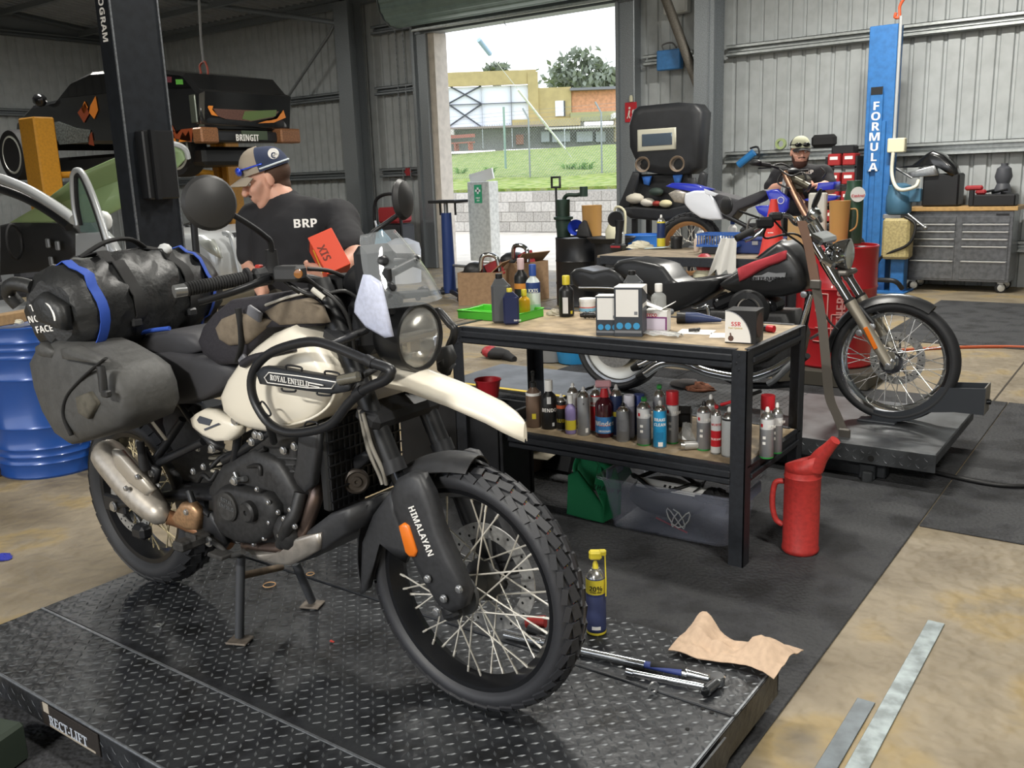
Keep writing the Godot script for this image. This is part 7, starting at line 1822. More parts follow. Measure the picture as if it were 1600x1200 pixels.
func person(label: String,o: Vector3,J: Dictionary,f: Vector3,tilt: float,opt: Dictionary)-> Node3D:
	var t := thing("person",label,"person",o)
	var skin := mat("skin","d3a08a",0.55)
	skin.subsurf_scatter_enabled = true; skin.subsurf_scatter_strength = 0.08
	var q := {}
	for key in J: q[key]= (J[key]as Vector3)- o
	var fh := V3(f.x,0,f.z).normalized()
	var ff := (fh*cos(tilt)- V3(0,1,0)*sin(tilt)).normalized()
	var uu := (V3(0,1,0)*cos(tilt)+fh*sin(tilt)).normalized()
	var ss := uu.cross(ff)
	var hb := Basis(ss,uu,ff)
	var hc: Vector3 = q.head
	var H := func(a: float,b: float,c: float)-> Vector3: return hc+hb*V3(a,b,c)
	var s := S.new()
	var pr := [[q.pelvis,q.chest,0.115,0.11],[q.shL,q.shR,0.055,0.055],[q.chest,q.neck,0.1,0.056],[q.neck,q.neck.lerp(hc,0.6),0.056,0.054]]
	for a in ["L","R"]:
		pr.append([q["sh"+a],q["el"+a],0.056,0.045]); pr.append([q["el"+a],q["wr"+a],0.044,0.03])
		pr.append([q["hip"+a],q["kn"+a],0.09,0.062]); pr.append([q["kn"+a],q["an"+a],0.058,0.042])
	s.nets(pr,0.015,0.03)
	for a in ["L","R"]: hand(s,q["wr"+a],opt["hand"+a][0],opt["hand"+a][1],opt["hand"+a][2],1.0 if a == "L" else -1.0)
	pr = [[H.call(0,0.03,-0.012),V3(0.076,0.095,0.096),hb],[H.call(0,-0.045,0.022),V3(0.057,0.072,0.068),hb],[H.call(-0.012,-0.1,0.058),H.call(0.012,-0.1,0.058),0.022,0.022],[H.call(0,0.012,0.09),H.call(0,-0.03,0.11),0.009,0.0155],[H.call(-0.035,0.026,0.08),H.call(0.035,0.026,0.08),0.014,0.014],[H.call(-0.038,-0.025,0.058),V3(0.03,0.03,0.03),hb],[H.call(0.038,-0.025,0.058),V3(0.03,0.03,0.03),hb],[H.call(-0.018,-0.058,0.082),H.call(0.018,-0.058,0.082),0.0085,0.0085],[H.call(-0.016,-0.07,0.08),H.call(0.016,-0.07,0.08),0.009,0.009]]
	for e in [-1.0,1.0]:
		pr.append([H.call(e*0.077,-0.008,-0.008),V3(0.01,0.028,0.017),hb*Basis(V3(0,1,0),e*0.35)])
	for e in [-1.0,1.0]:
		pr.append([H.call(e*0.046,-0.035,0.012),H.call(e*0.026,-0.088,0.05),0.02,0.02])
		pr.append([H.call(e*0.048,-0.012,0.035),H.call(e*0.03,-0.055,0.06),0.021,0.022])
	for e in [-1.0,1.0]: pr.append([H.call(e*0.032,0.006,0.094),V3(0.017,0.011,0.014),hb,0,0])
	pr.append([H.call(0,-0.06,-0.02),q.neck,0.055,0.056])
	s.nets(pr,0.0055,0.014)
	part(t,"body",s,skin)
	for e in [-1.0,1.0]:
		part(t,"eye",S.new().blob(H.call(e*0.032,0.006,0.081),Vector3.ONE*0.0115,10),mat("eye_white","e4ddd8",0.2))
		part(t,"iris",S.new().blob(H.call(e*0.032,0.004,0.0895),Vector3.ONE*0.0045,8),mat("eye_dark","2a201c",0.2))
		part(t,"eyebrow",S.new().tube([H.call(e*0.016,0.026,0.095),H.call(e*0.034,0.031,0.092),H.call(e*0.05,0.026,0.08)],0.004,6),opt.hair)
	part(t,"lips",S.new().tube([H.call(-0.022,-0.063,0.083),H.call(0,-0.0625,0.092),H.call(0.022,-0.063,0.083)],0.0048,6),mat("lips","b0685e",0.5))
	var side: Vector3 = (q.shL - q.shR).normalized()
	pr = [[q.chest+side*0.07,q.pelvis+side*0.06,0.125,0.135],[q.chest - side*0.07,q.pelvis - side*0.06,0.125,0.135],[q.shL,q.shR,0.068,0.068],[q.chest,q.neck - V3(0,0.03,0),0.12,0.072]]
	for a in ["L","R"]: pr.append([q.neck - V3(0,0.02,0),q["sh"+a],0.06,0.062])
	for a in ["L","R"]: pr.append([q["sh"+a],q["sh"+a].lerp(q["el"+a],0.8),0.075,0.072])
	var nz := FastNoiseLite.new(); nz.frequency = 6.0; nz.seed = 2
	var sh := part(t,"t_shirt",S.new().nets(pr,0.013,0.04,func(p: Vector3)-> float: return 0.012*nz.get_noise_3d(p.x,p.y*0.6,p.z)),mat("shirt_black","1d1d21",0.85,0.0,{"bump": [0.2,12.0,0.2]}))
	txt(sh,"chest_lettering","BRP",opt.print[1],mat("white_print"),opt.print[0],0.006,0.0,1.15)
	pr = [[q.pelvis,q.pelvis - V3(0,0.1,0),0.15,0.13]]
	for a in ["L","R"]: pr.append([q["hip"+a],q["kn"+a],0.1,0.078]); pr.append([q["kn"+a],q["an"+a],0.076,0.062])
	part(t,"trousers",S.new().nets(pr,0.018,0.03),opt.pants)
	for a in ["L","R"]:
		var an: Vector3 = q["an"+a]
		part(t,"boot",S.new().nets([[an,V3(an.x,0.05,an.z),0.052,0.05],[V3(an.x,0.045,an.z)- fh*0.03,V3(an.x,0.035,an.z)+fh*0.17,0.045,0.036]],0.014,0.03),mat("boot_tan","6f6450",0.8))
	part(t,"hair",S.new().nets([[H.call(0,0.02,-0.025),V3(0.08,0.075,0.092),hb],[H.call(0,-0.045,-0.05),V3(0.055,0.045,0.045),hb]],0.007,0.01),opt.hair)
	if opt.has("beard"):
		part(t,"beard",S.new().nets([[H.call(0,-0.1,0.03),V3(0.062,0.055,0.06),hb],[H.call(0.055,-0.05,0.02),V3(0.02,0.045,0.035),hb],[H.call(-0.055,-0.05,0.02),V3(0.02,0.045,0.035),hb],[H.call(-0.028,-0.048,0.088),H.call(0.028,-0.048,0.088),0.007,0.007],[H.call(0,-0.066,0.093),V3(0.016,0.009,0.02),hb,0,0]],0.006,0.012),opt.hair)
	else:
		part(t,"moustache",S.new().tube([H.call(-0.022,-0.05,0.089),H.call(0,-0.046,0.097),H.call(0.022,-0.05,0.089)],0.004,6),opt.hair)
	for hf in [["cap_front",-1.25,1.25,opt.cap[0]],["cap_back",1.25,TAU - 1.25,opt.cap[1]]]:
		var rows := []
		for i in 15:
			var a := lerpf(hf[1],hf[2],i/14.0); var row := []
			for j in 8:
				var b := PI/2*j/7.0
				row.append(H.call(sin(a)*0.089*pow(cos(b),0.75),0.038+0.102*pow(sin(b),0.9)*(1.0+0.06*cos(a)),cos(a)*0.109*pow(cos(b),0.75)- 0.012))
			rows.append(row)
		part(t,hf[0],S.new().sheet(rows,0.004),hf[3])
	if not opt.has("backwards"):
		var rows := []
		for i in 9:
			var a := (i - 4)/4.0; var row := []
			for j in 5:
				var g := j/4.0
				row.append(H.call(a*(0.08 - 0.012*g),0.042 - 0.02*a*a - 0.022*g,0.085*sqrt(maxf(0.0,1.0 - a*a*0.55))+0.075*g*sqrt(maxf(0.02,1.0 - a*a*0.75))))
			rows.append(row)
		part(t,"cap_peak",S.new().sheet(rows,0.005),opt.cap[opt.cap.size()- 1]if opt.cap.size()> 2 else opt.cap[0])
	var band := []
	for i in 13: band.append(H.call(sin(1.3+i*0.33)*0.092,0.05,cos(1.3+i*0.33)*0.112 - 0.012))
	part(t,"cap_stripe",S.new().tube(band,0.005,5),opt.get("stripe",mat("white")))
	var gl := S.new()
	for e in [-1.0,1.0]: gl.blob(H.call(e*0.035,0.066,0.1),V3(0.032,0.02,0.014),10,hb)
	part(t,"sunglasses",gl.tube([H.call(-0.09,0.068,0.0),H.call(-0.07,0.07,0.075),H.call(0,0.07,0.104),H.call(0.07,0.07,0.075),H.call(0.09,0.068,0.0)],0.004,6),opt.glasses)
	return t
func build_people()-> void:
	var T := V3(0.59,0,0.807); var Lf := V3(-0.807,0,0.59)
	var z := -2.78
	var feet := V3(-3.22,0.0,z)
	var J := {"head": fz(416,280,z+0.04),"neck": fz(444,314,z),"chest": fz(458,365,z),"pelvis": fz(462,470,z),"shL": fz(530,342,z - 0.05),"shR": fz(400,346,z+0.03),"elL": fz(556,402,z+0.1),"wrL": fz(522,428,z+0.28),"elR": fz(394,412,z+0.06),"wrR": fz(410,455,z+0.22)}
	for a in [["L",0.1],["R",-0.1]]:
		J["hip"+a[0]]= V3(feet.x+a[1],0.92,z - 0.02); J["kn"+a[0]]= V3(feet.x+a[1]*1.1,0.5,z+0.02); J["an"+a[0]]= V3(feet.x+a[1]*1.1,0.1,z)
	var cp := fz(477,349,z+0.16)
	var bx := Basis(V3(0.807,0,-0.59),Vector3.UP,T)
	var p := person("young man in a black T-shirt and two-tone cap holding an orange box",feet,J,Lf*0.95+T*0.32,0.3,{"handL": [V3(-0.9,0.05,0.4),V3(0.3,0.2,-1),0.7],"handR": [V3(0.3,-0.8,0.4),V3(0.5,0,-0.5),0.5],"hair": mat("hair_brown","4a3428",0.8),"pants": mat("pants_khaki","45413a",0.9),"cap": [mat("cap_tan","9a8f80",0.85),mat("cap_navy_cloth","2b3550",0.85)],"stripe": mat("stripe_pale","c9d3da",0.8),"glasses": mat("lens_blue","1d46d8",0.12,0.3,{"coat": 1.0}),"print": [Transform3D(bx,cp - feet),0.034]})
	part(p,"cap_badge",S.new().at(fz(427,240,z+0.16)- feet,by(T)).lathe([Vector2(0.022,-0.01),Vector2(0.022,0.004)],18),mat("white_print"))
	txt(p,"cap_logo","C",0.024,mat("cap_navy_cloth"),Transform3D(bx,fz(427,243,z+0.172)- feet),0.004)
	var w := S.new().tube([J.wrL - feet+V3(0.012,0,-0.01),J.wrL - feet+V3(-0.012,0,0.008)],0.035,16)
	part(p,"watch",w.blob(fz(520,424,z+0.31)- feet,V3(0.02,0.02,0.012),10),mat("watch_black","191a1b",0.35))
	var bt := thing("parts_box","orange and white cardboard parts box under the man's arm","box",fz(514,400,z+0.3),0.0)
	bt.transform.basis = Basis(V3(0,1,0),-0.55)*Basis(V3(1,0,0),0.35)*Basis(V3(0,0,1),0.42)
	var og := mat("box_orange","d8431f",0.5)
	part(bt,"carton",S.new().box(Vector3.ZERO,V3(0.125,0.16,0.1),0.002),og)
	part(bt,"top_label",S.new().box(V3(-0.01,0.0805,0),V3(0.07,0.001,0.08)),mat("white_print"))
	part(bt,"edge_band",S.new().box(V3(0,0.07,0.0505),V3(0.122,0.012,0.001)),mat("can_black"))
	txt(bt,"lettering","SIX",0.03,mat("box_brown","6e2514",0.6),Transform3D(Basis(V3(0,1,0),PI/2)*Basis(V3(0,0,1),PI/2),V3(0.0635,0,0.02)),0.001)
	txt(bt,"lettering","MAX",0.026,mat("white_print"),Transform3D(Basis.IDENTITY,V3(-0.01,-0.03,0.051)),0.001)
	part(bt,"swoosh",S.new().tube([V3(0.0,-0.05,0.051),V3(0.03,-0.01,0.051),V3(0.055,0.03,0.051)],0.004,5),mat("swoosh_yellow","e8b23a",0.5))
	z = -8.5
	feet = V3(fz(1250,260,z).x,0.0,z)
	J = {"head": fz(1250,238,z),"neck": fz(1251,262,z - 0.02),"chest": fz(1252,290,z),"pelvis": fz(1252,345,z),"shL": fz(1286,272,z),"shR": fz(1218,274,z),"elL": fz(1298,294,z+0.08),"wrL": fz(1288,287,z+0.3),"elR": fz(1203,296,z+0.08),"wrR": fz(1248,283,z+0.3)}
	for a in [["L",0.1],["R",-0.1]]:
		J["hip"+a[0]]= V3(feet.x+a[1],0.9,z); J["kn"+a[0]]= V3(feet.x+a[1],0.5,z+0.05); J["an"+a[0]]= V3(feet.x+a[1],0.1,z)
	person("bearded man in a black T-shirt and cap behind the dirt bike",feet,J,T*0.98+Lf*0.12,0.02,{"handL": [V3(-0.8,-0.1,0.4),V3(0,-1,0),0.6],"handR": [V3(0.9,0.0,0.3),V3(0,-1,0),0.6],"hair": mat("beard_brown","3f241c",0.85),"pants": mat("pants_dark","2a2a2d",0.9),"beard": true,"cap": [mat("cap_pale","b4b59c",0.85),mat("cap_black","26272a",0.85),mat("cap_black","26272a",0.85)],"glasses": mat("lens_black","0e0f10",0.1),"print": [Transform3D(bx,fz(1262,269,z+0.18)- feet),0.035]})

# ---------------------------------------------------------------- vehicles and hoists at the left
func W(px: float,py: float,z: float,t: Node3D)-> Vector3: return fz(px,py,z)- t.position
func WL(pts: Array,z: float,t: Node3D)-> Array:
	var o := []
	for p in pts: o.append(W(p[0],p[1],p[2]if p.size()> 2 else z,t))
	return o
func flame(t: Node,called: String,pts: Array,m: Material)-> void: part(t,called,S.new().prism_on(pts,0.004),m)
func build_vehicles()-> void:
	var sb := mat("satin_black"); var rub := mat("rubber"); var yel := mat("hoist_yellow","c58a1c",0.5,0.0,{"mottle": [0.15,2.0,0.02]})
	var gb := mat("ute_black","17181a",0.2,0.1,{"coat": 0.6})
	var x0 := -10.6; var z0 := -7.75
	var t := thing("pickup_truck","black flame-wrapped pickup truck raised on the yellow hoist","car",V3(-13.0,1.9,z0 - 0.8))
	var Q := func(px: float,py: float,dz := 0.0)-> Vector3: return fz(px,py,z0+dz)- t.position
	var prof := []
	for p in [[20,218],[22,190],[45,165],[82,156],[104,128],[137,112],[225,106],[283,113],[303,138],[312,142],[312,200],[296,222],[270,224],[240,205],[200,225],[75,225],[60,235],[40,225]]:
		var v: Vector3 = Q.call(p[0],p[1]); prof.append(Vector2(v.x,v.y))
	part(t,"body",S.new().at(V3(0,0,0.0)).prism(prof,1.55,0.05),gb,"glossy black printed bodywork")
	var gl := mat("tinted_glass","0b0c0e",0.05)
	var zf := 0.78
	var pz := func(pts: Array,dz := 0.012)-> Array:
		var o := []
		for p in pts: o.append(Q.call(p[0],p[1])*V3(1,1,0)+V3(0,0,zf+dz))
		return o
	part(t,"side_window",S.new().prism_on(pz.call([[92,153],[110,131],[140,117],[215,111],[215,140],[140,148]]),0.006),gl)
	part(t,"side_window",S.new().prism_on(pz.call([[222,112],[280,118],[298,136],[222,140]]),0.006),gl)
	part(t,"window_sticker",S.new().prism_on(pz.call([[274,124],[285,124],[286,132],[275,132]],0.018),0.003),mat("sticker_green","58a03e",0.5))
	part(t,"window_sticker",S.new().prism_on(pz.call([[226,118],[268,120],[268,129],[226,128]],0.018),0.003),mat("sticker_maroon","5e2530",0.5))
	var fo := mat("flame_orange","d9812b",0.4); var fd := mat("flame_dark","8a3f20",0.4)
	for a in [[[232,163],[240,160],[243,150],[246,162],[258,158],[248,167],[238,168]],[[233,182],[243,184],[240,188]],[[252,185],[262,190],[254,189]],[[254,222],[258,206],[264,214],[268,204],[274,222]],[[278,222],[284,206],[290,214],[294,204],[297,220]],[[126,170],[131,158],[136,168],[130,178]],[[140,165],[148,150],[152,172],[146,186],[138,176]]]: flame(t,"flame_print",pz.call(a,0.008),fo)
	for a in [[[250,205],[256,195],[262,206],[268,196],[275,210],[282,202],[300,200],[298,222],[262,214]],[[120,176],[132,160],[138,178],[130,192]],[[136,215],[142,206],[146,228],[138,226]],[[232,214],[236,200],[242,212],[246,204],[250,222],[234,222]]]: flame(t,"flame_print",pz.call(a,0.008),fd)
	flame(t,"smoke_print",pz.call([[76,192],[90,190],[118,200],[140,203],[138,222],[92,226],[84,210]],0.008),mat("print_smoke","7d8584",0.5,0.0,{"mottle": [0.7,1.5,0.03]}))
	part(t,"tail_light",S.new().box((Q.call(301,170)as Vector3)*V3(1,1,0)+V3(0,0,zf+0.005),V3(0.13,0.36,0.03),0.01),mat("lamp_dark","6e7468",0.1,0.5,{"mottle": [0.7,4.0,0.05]}))
	var R := func(px: float,py: float)-> Vector3: return fx(px,py,x0)- t.position
	var rp := func(pts: Array,dx := 0.0)-> Array:
		var o := []
		for p in pts: o.append((R.call(p[0],p[1])as Vector3)+V3(dx,0,0))
		return o
	part(t,"tailgate",S.new().pillow(rp.call([[313,143],[440,152],[445,160],[448,200],[440,203],[314,194]]),V3(1,0,0),0.1,0.012,0.0,2,0.4),gb,"tailgate with an oval brick print ringed by flames")
	part(t,"tailgate_print",S.new().prism_on(rp.call([[330,170],[340,156],[360,152],[400,153],[428,160],[436,172],[425,184],[390,190],[350,186],[334,180]],0.03),0.004),mat("print_brick","6b4a40",0.3,0.0,{"mottle": [0.4,3.0,0.03]}))
	part(t,"tailgate_print",S.new().prism_on(rp.call([[380,174],[430,172],[428,182],[390,189],[376,186]],0.034),0.004),mat("print_green","5c7040",0.3))
	for a in [[[322,168],[327,154],[332,158],[329,172],[338,182],[328,180]],[[332,156],[345,149],[375,147],[400,153],[370,151],[345,154]],[[440,172],[444,184],[425,192],[400,193],[430,186],[436,178]]]: flame(t,"flame_print",rp.call(a,0.036),fo)
	part(t,"bumper",S.new().box((R.call(318,212)as Vector3)+V3(0.05,0,0.0),V3(0.2,0.2,0.28),0.02),mat("bumper_print","9b6b48",0.35,0.2,{"mottle": [0.5,3.0,0.03]}))
	part(t,"bumper",S.new().box((R.call(440,213)as Vector3)+V3(0.05,0,-0.05),V3(0.2,0.2,0.36),0.02),mat("bumper_print"))
	part(t,"bumper_bar",S.new().box((R.call(385,214)as Vector3),V3(0.1,0.14,1.1),0.02),sb)
	part(t,"number_plate",S.new().box((R.call(392,212)as Vector3)+V3(0.08,0,0),V3(0.01,0.12,0.44)),mat("plate_green","3c4a34",0.5))
	txt(t,"plate_lettering","BRINGIT",0.085,mat("white_print"),Transform3D(Basis(V3(0,1,0),PI/2),(R.call(380,216)as Vector3)+V3(0.09,0,0)),0.003,0.0,0.8)
	for a in [[[320,140],[330,128],[350,126],[372,136],[372,141]],[[375,140],[378,130],[390,128],[410,141]]]:
		part(t,"load_cover_fold",S.new().pillow(rp.call(a,-0.2),V3(1,0,0),0.5,0.03,0.03,3),gb)
	for a in [[30,242,0.0],[365,230,-0.9]]:
		var wc := (Q.call(a[0],a[1],a[2])as Vector3)+V3(0,0,0.0)
		if a[0]> 100: wc = V3(-11.6,2.15,z0 - 0.4)- t.position
		var wn := part(t,"wheel",S.new().at(wc,by(Vector3.BACK)).lathe([Vector2(0.26,-0.12),Vector2(0.38,-0.13),Vector2(0.4,-0.08),Vector2(0.4,0.08),Vector2(0.38,0.13),Vector2(0.3,0.12)],32),rub)
		part(wn,"rim",S.new().at(wc+V3(0,0,0.06),by(Vector3.BACK)).ring([Vector2(0.3,0.06),Vector2(0.27,0.07),Vector2(0.25,0.0),Vector2(0.28,-0.02)],32),mat("rim_white","c9ccc4",0.4,0.3))
	part(t,"underbody",S.new().box(V3(-0.2,0.12,-0.1),V3(4.4,0.25,1.2),0.05),sb)
	part(t,"mirror",S.new().blob((Q.call(70,157)as Vector3)*V3(1,1,0)+V3(0,0,zf+0.1),V3(0.14,0.1,0.1),10),gb)
	t = thing("car_hoist","yellow two-post car hoist carrying the black pickup","car hoist",V3(-13.2,0,-8.3))
	var a := fz(56,184,-6.9)
	part(t,"post",S.new().box(V3(a.x+13.2,a.y/2,-6.9+8.3),V3(0.42,a.y,0.3),0.02),yel)
	var b := fz(345,245,-10.2)
	part(t,"post",S.new().box(V3(b.x+13.2,1.5,-10.2+8.3),V3(0.16,3.0,0.3),0.02).box(V3(b.x+13.45,1.5,-10.2+8.3),V3(0.16,3.0,0.3),0.02),yel)
	for q in [[1.9,-6.9,-7.6],[1.9,-9.9,-8.6]]:
		for sx in [-1.0,1.0]: part(t,"lift_arm",S.new().tube([V3(0.0 if q[1]> -8 else b.x+13.3,1.83,q[1]+8.3),V3(sx*0.9,1.86,q[2]+8.3)],0.06,4),yel)
	part(t,"base_plate",S.new().box(V3(a.x+13.2,0.01,-6.9+8.3),V3(0.7,0.02,0.5)),yel)
	part(t,"cross_base",S.new().box(V3((a.x+b.x)/2+13.2,0.012,0.0),V3(0.4,0.02,3.0)),yel)
	t = thing("air_hose_drop","grey hanging cord with a red carabiner loop above the black truck","cord",fz(322,125,-8.6))
	part(t,"cord",S.new().tube([W(310,-20,-8.6,t),W(314,60,-8.6,t),W(318,98,-8.6,t)],0.018,6),mat("cord_grey","6b6b6b",0.7))
	part(t,"loop",S.new().tube(S.spl(WL([[317,97],[312,104],[316,118],[322,126],[325,112],[321,98]],-8.6,t),4,true),0.016,6,false,true),mat("loop_red","8a3b2c",0.6))
	var sv := mat("ute_silver","b9bcbe",0.3,0.25,{"coat": 0.4}); var zs := -5.0
	t = thing("silver_ute","silver ute with raised bonnet and open door behind the luggage","car",V3(-8.0,0,zs - 0.8))
	part(t,"front_guard",S.new().pillow(WL([[200,362],[255,364],[300,364],[320,367],[338,382],[347,398],[352,440],[330,480],[290,440],[255,440],[215,480],[195,480]],zs,t),Vector3.BACK,1.5,0.08,0.02,4,0.5),sv)
	part(t,"headlight",S.new().pillow(WL([[307,376],[330,374],[340,388],[344,404],[326,394]],zs+0.06,t),V3(0.5,0,1),0.05,0.03,0.0,3),mat("lens_grey"))
	part(t,"grille",S.new().pillow(WL([[340,366],[356,364],[366,400],[372,450],[355,450],[350,400]],zs - 0.2,t),Vector3.BACK,0.9,0.03,0.03,2),sb)
	part(t,"grille_trim",S.new().tube(S.spl(WL([[350,364],[360,368],[368,395],[376,430]],zs - 0.1,t),4),0.025,8),sv)
	part(t,"roof_pillar",S.new().tube(S.spl(WL([[-60,268],[-10,276],[40,295],[80,318],[116,343]],zs,t),5),0.055,10),sv)
	part(t,"pillar_trim",S.new().tube(S.spl(WL([[-60,280],[-10,292],[40,310],[80,333],[108,355]],zs - 0.02,t),5),0.045,8),sb)
	var up := mat("upholstery","3b3b3e",0.85)
	part(t,"cab_floor",S.new().box(W(20,480,zs - 0.8,t)+V3(0,-0.1,0),V3(2.6,0.06,1.4)),sv)
	part(t,"cab_back_wall",S.new().box(W(-60,420,zs - 0.8,t),V3(0.06,1.1,1.4)),sv)
	for q in [-0.35,-1.1]:
		var se := part(t,"seat",S.new().box(W(-5,455,zs - 0.4,t)+V3(0,0,q+0.3),V3(0.55,0.18,0.5),0.05),up)
		part(se,"backrest",S.new().box(W(-45,410,zs - 0.4,t)+V3(0,0,q+0.3),V3(0.16,0.65,0.5),0.05,Basis(V3(0,0,1),0.2)),up)
	part(t,"far_door",S.new().box(W(30,420,zs - 1.5,t),V3(1.6,0.7,0.06)),up)
	part(t,"dashboard",S.new().pillow(WL([[0,352],[40,343],[100,350],[118,375],[112,420],[0,430]],zs - 0.3,t),Vector3.BACK,0.3,0.05,0,3),mat("dash_black","1b1b1d",0.6))
	var sw := []
	for i in 20: sw.append(W(22,378,zs - 0.12,t)+V3(cos(TAU*i/20)*0.08,sin(TAU*i/20)*0.19,cos(TAU*i/20)*0.12))
	part(t,"steering_wheel",S.new().tube(sw,0.016,8,false,true),rub)
	for q in [[75,380],[90,384],[80,408]]: part(t,"dash_vent",S.new().box(W(q[0],q[1],zs - 0.2,t),V3(0.07,0.1,0.03),0.01),mat("vent_grey","85878a",0.4,0.3))
	var dr := part(t,"open_door",S.new().pillow(WL([[118,365],[160,362],[170,372],[185,400],[190,480],[118,480]],zs+0.45,t),Vector3.BACK,0.06,0.03,0.0,3),sv)
	part(dr,"window_frame",S.new().tube(S.spl(WL([[172,392],[160,350],[146,308],[132,276],[122,266],[114,276],[116,320],[122,352]],zs+0.45,t),4),0.028,8),sv)
	part(dr,"window_seal",S.new().tube(S.spl(WL([[166,385],[154,345],[140,306],[128,278],[121,274],[119,282],[121,320],[127,352]],zs+0.46,t),4),0.02,8),rub)
	part(dr,"window_glass",S.new().prism_on(WL([[121,276],[128,280],[140,308],[154,346],[164,366],[126,362]],zs+0.45,t),0.006),mat("glass_green","6f8f88",0.05,0.0,{"alpha": 0.35}))
	part(t,"door_mirror",S.new().blob(W(163,345,zs+0.3,t),V3(0.1,0.09,0.06),12),mat("white"))
	part(t,"bonnet",S.new().pillow(WL([[18,346,-5.2],[60,322,-5.2],[130,268,-5.25],[180,246,-5.35],[236,222,-5.5],[272,226,-5.7],[288,234,-5.8],[293,246,-5.85],[278,262,-5.8],[240,289,-5.7],[205,318,-5.6],[150,346,-5.4]],zs,t),V3(0.3,0.4,-0.8),0.03,0.02,0.02,3,0.4),mat("bonnet_green_reflection","8fa877",0.3,0.1,{"coat": 0.5}),"raised bonnet with a green reflection painted on its white underside")  # green reflection is put into the colour of the white underside
	part(t,"bonnet_lip",S.new().tube(S.spl(WL([[236,222,-5.5],[272,225,-5.7],[289,233,-5.8],[294,247,-5.85]],zs,t),4),0.028,8),sv)
	part(t,"bonnet_stay",S.new().tube(WL([[270,290,-5.7],[262,365,-5.6]],zs,t),0.012,6),sb)
	part(t,"wheel",S.new().at(W(270,470,zs - 0.05,t),by(Vector3.BACK)).lathe([Vector2(0.2,-0.2),Vector2(0.37,-0.2),Vector2(0.38,0.0),Vector2(0.36,0.04),Vector2(0.22,0.04),Vector2(0,0.02)],28),rub)
	t = thing("hoist_post","tall black steel hoist post in front of the silver ute","hoist post",V3(-5.87,0,-3.8))
	var pb := mat("post_black","22262c",0.4,0.3,{"mottle": [0.25,1.0,0.02]})
	part(t,"column",S.new().box(V3(-0.02,2.2,0.14),V3(0.16,4.4,0.02)).box(V3(-0.02,2.2,-0.2),V3(0.16,4.4,0.02)).box(V3(0.05,2.2,-0.03),V3(0.02,4.4,0.32)),pb)
	for z in [0.15,-0.205]: part(t,"edge_strip",S.new().box(V3(0.063,2.2,z),V3(0.012,4.4,0.012)),mat("worn_edge"))
	part(t,"carriage",S.new().box(V3(0.1,1.75,-0.04),V3(0.1,0.46,0.24),0.01).box(V3(0.16,1.75,0.02),V3(0.04,0.46,0.03)),mat("black_paint"))
	txt(t,"lettering","A OGRAM",0.055,mat("white_print"),Transform3D(Basis(V3(0,0,1),-PI/2),V3(-0.03,2.72,0.152)),0.002)
	part(t,"base_plate",S.new().box(V3(0,0.012,-0.03),V3(0.5,0.024,0.6),0.004),pb)
	t = thing("parked_motorcycle","small parked motorcycle with chrome mirrors beyond the hoist post","motorcycle",V3(fz(275,380,-6.6).x,0,-6.6))
	for q in [[262,323],[295,330]]:
		var m := part(t,"mirror",S.new().blob(W(q[0],q[1],-6.6,t),V3(0.05,0.06,0.02),12),mat("chrome"))
		part(m,"stem",S.new().tube(WL([[q[0]+1,q[1]+6],[q[0]+4,q[1]+25]],-6.6,t),0.008,6),mat("chrome"))
	part(t,"handlebar",S.new().tube(S.spl(WL([[255,350],[270,348],[285,352],[300,348]],-6.6,t),4),0.014,8),mat("chrome"))
	part(t,"headlight",S.new().blob(W(285,358,-6.6,t),V3(0.12,0.06,0.08),10),sb)
	for sx in [-0.5,0.5]: part(t,"wheel",S.new().at(V3(sx,0.3,0),by(V3(0,0,1))).ring([Vector2(0.3,0.03),Vector2(0.3,-0.03),Vector2(0.24,-0.03),Vector2(0.24,0.03)],28),rub)
	part(t,"frame",S.new().tube([V3(-0.5,0.3,0),V3(-0.3,0.75,0),V3(0.2,0.8,0),V3(0.5,0.3,0)],0.06,8),mat("frame_red","7a2430",0.4))
	t = thing("stand_pole","black upright pole with rubber cap beside the silver ute","pole",V3(fz(302,400,-4.7).x,0,-4.7))
	part(t,"pole",S.new().tube([V3(0,0,0),W(301,328,-4.7,t)],0.03,10),sb)
	part(t,"crossbar",S.new().tube(WL([[288,322],[302,328]],-4.7,t),0.024,8),rub)
	drum("blue_drum","ribbed blue steel drum with timber across its top",V3(-5.33,0,-2.62),0.29,0.87,mat("drum_blue","1e4a94",0.3,0.1,{"coat": 0.3}),true)
	t = thing("timber_plank","short pale timber lying across the blue drum","timber",V3(-5.3,0.873,-2.5))
	part(t,"plank",S.new().box(V3(0,0.035,0),V3(0.09,0.06,0.62),0.004,Basis(V3(0,1,0),0.25)),mat("timber","a5855c",0.8,0.0,{"mottle": [0.25,4.0]}))
	part(t,"rag_end",crumple(0.07,0.05,31),mat("rag_cream","cfc9b4",0.9))
	t = thing("steel_bar","rusty square steel bar lying at the foot of the blue drum","steel bar",fy(30,741,0.0))
	part(t,"bar",S.new().box(V3(-0.1,0.025,0.02),V3(0.05,0.05,0.55),0.003,Basis(V3(0,1,0),0.35)),mat("rust_bar","5a4a42",0.7,0.2))
	t = thing("blue_glove","blue cloth scrap on the concrete left of the lift","cloth",fy(6,872,0.0))
	part(t,"cloth",crumple(0.05,0.02,41),mat("glove_blue","2a35a0",0.8))
	t = thing("castor_trolley","round chrome trolley edge with a castor beside the rear wheel","trolley",fy(140,742,0.0)+V3(-0.05,0,-0.1))
	part(t,"castor",S.new().at(V3(0,0.035,0),by(V3(0.6,0,0.8))).lathe([Vector2(0.033,-0.012),Vector2(0.033,0.012)],16),rub)
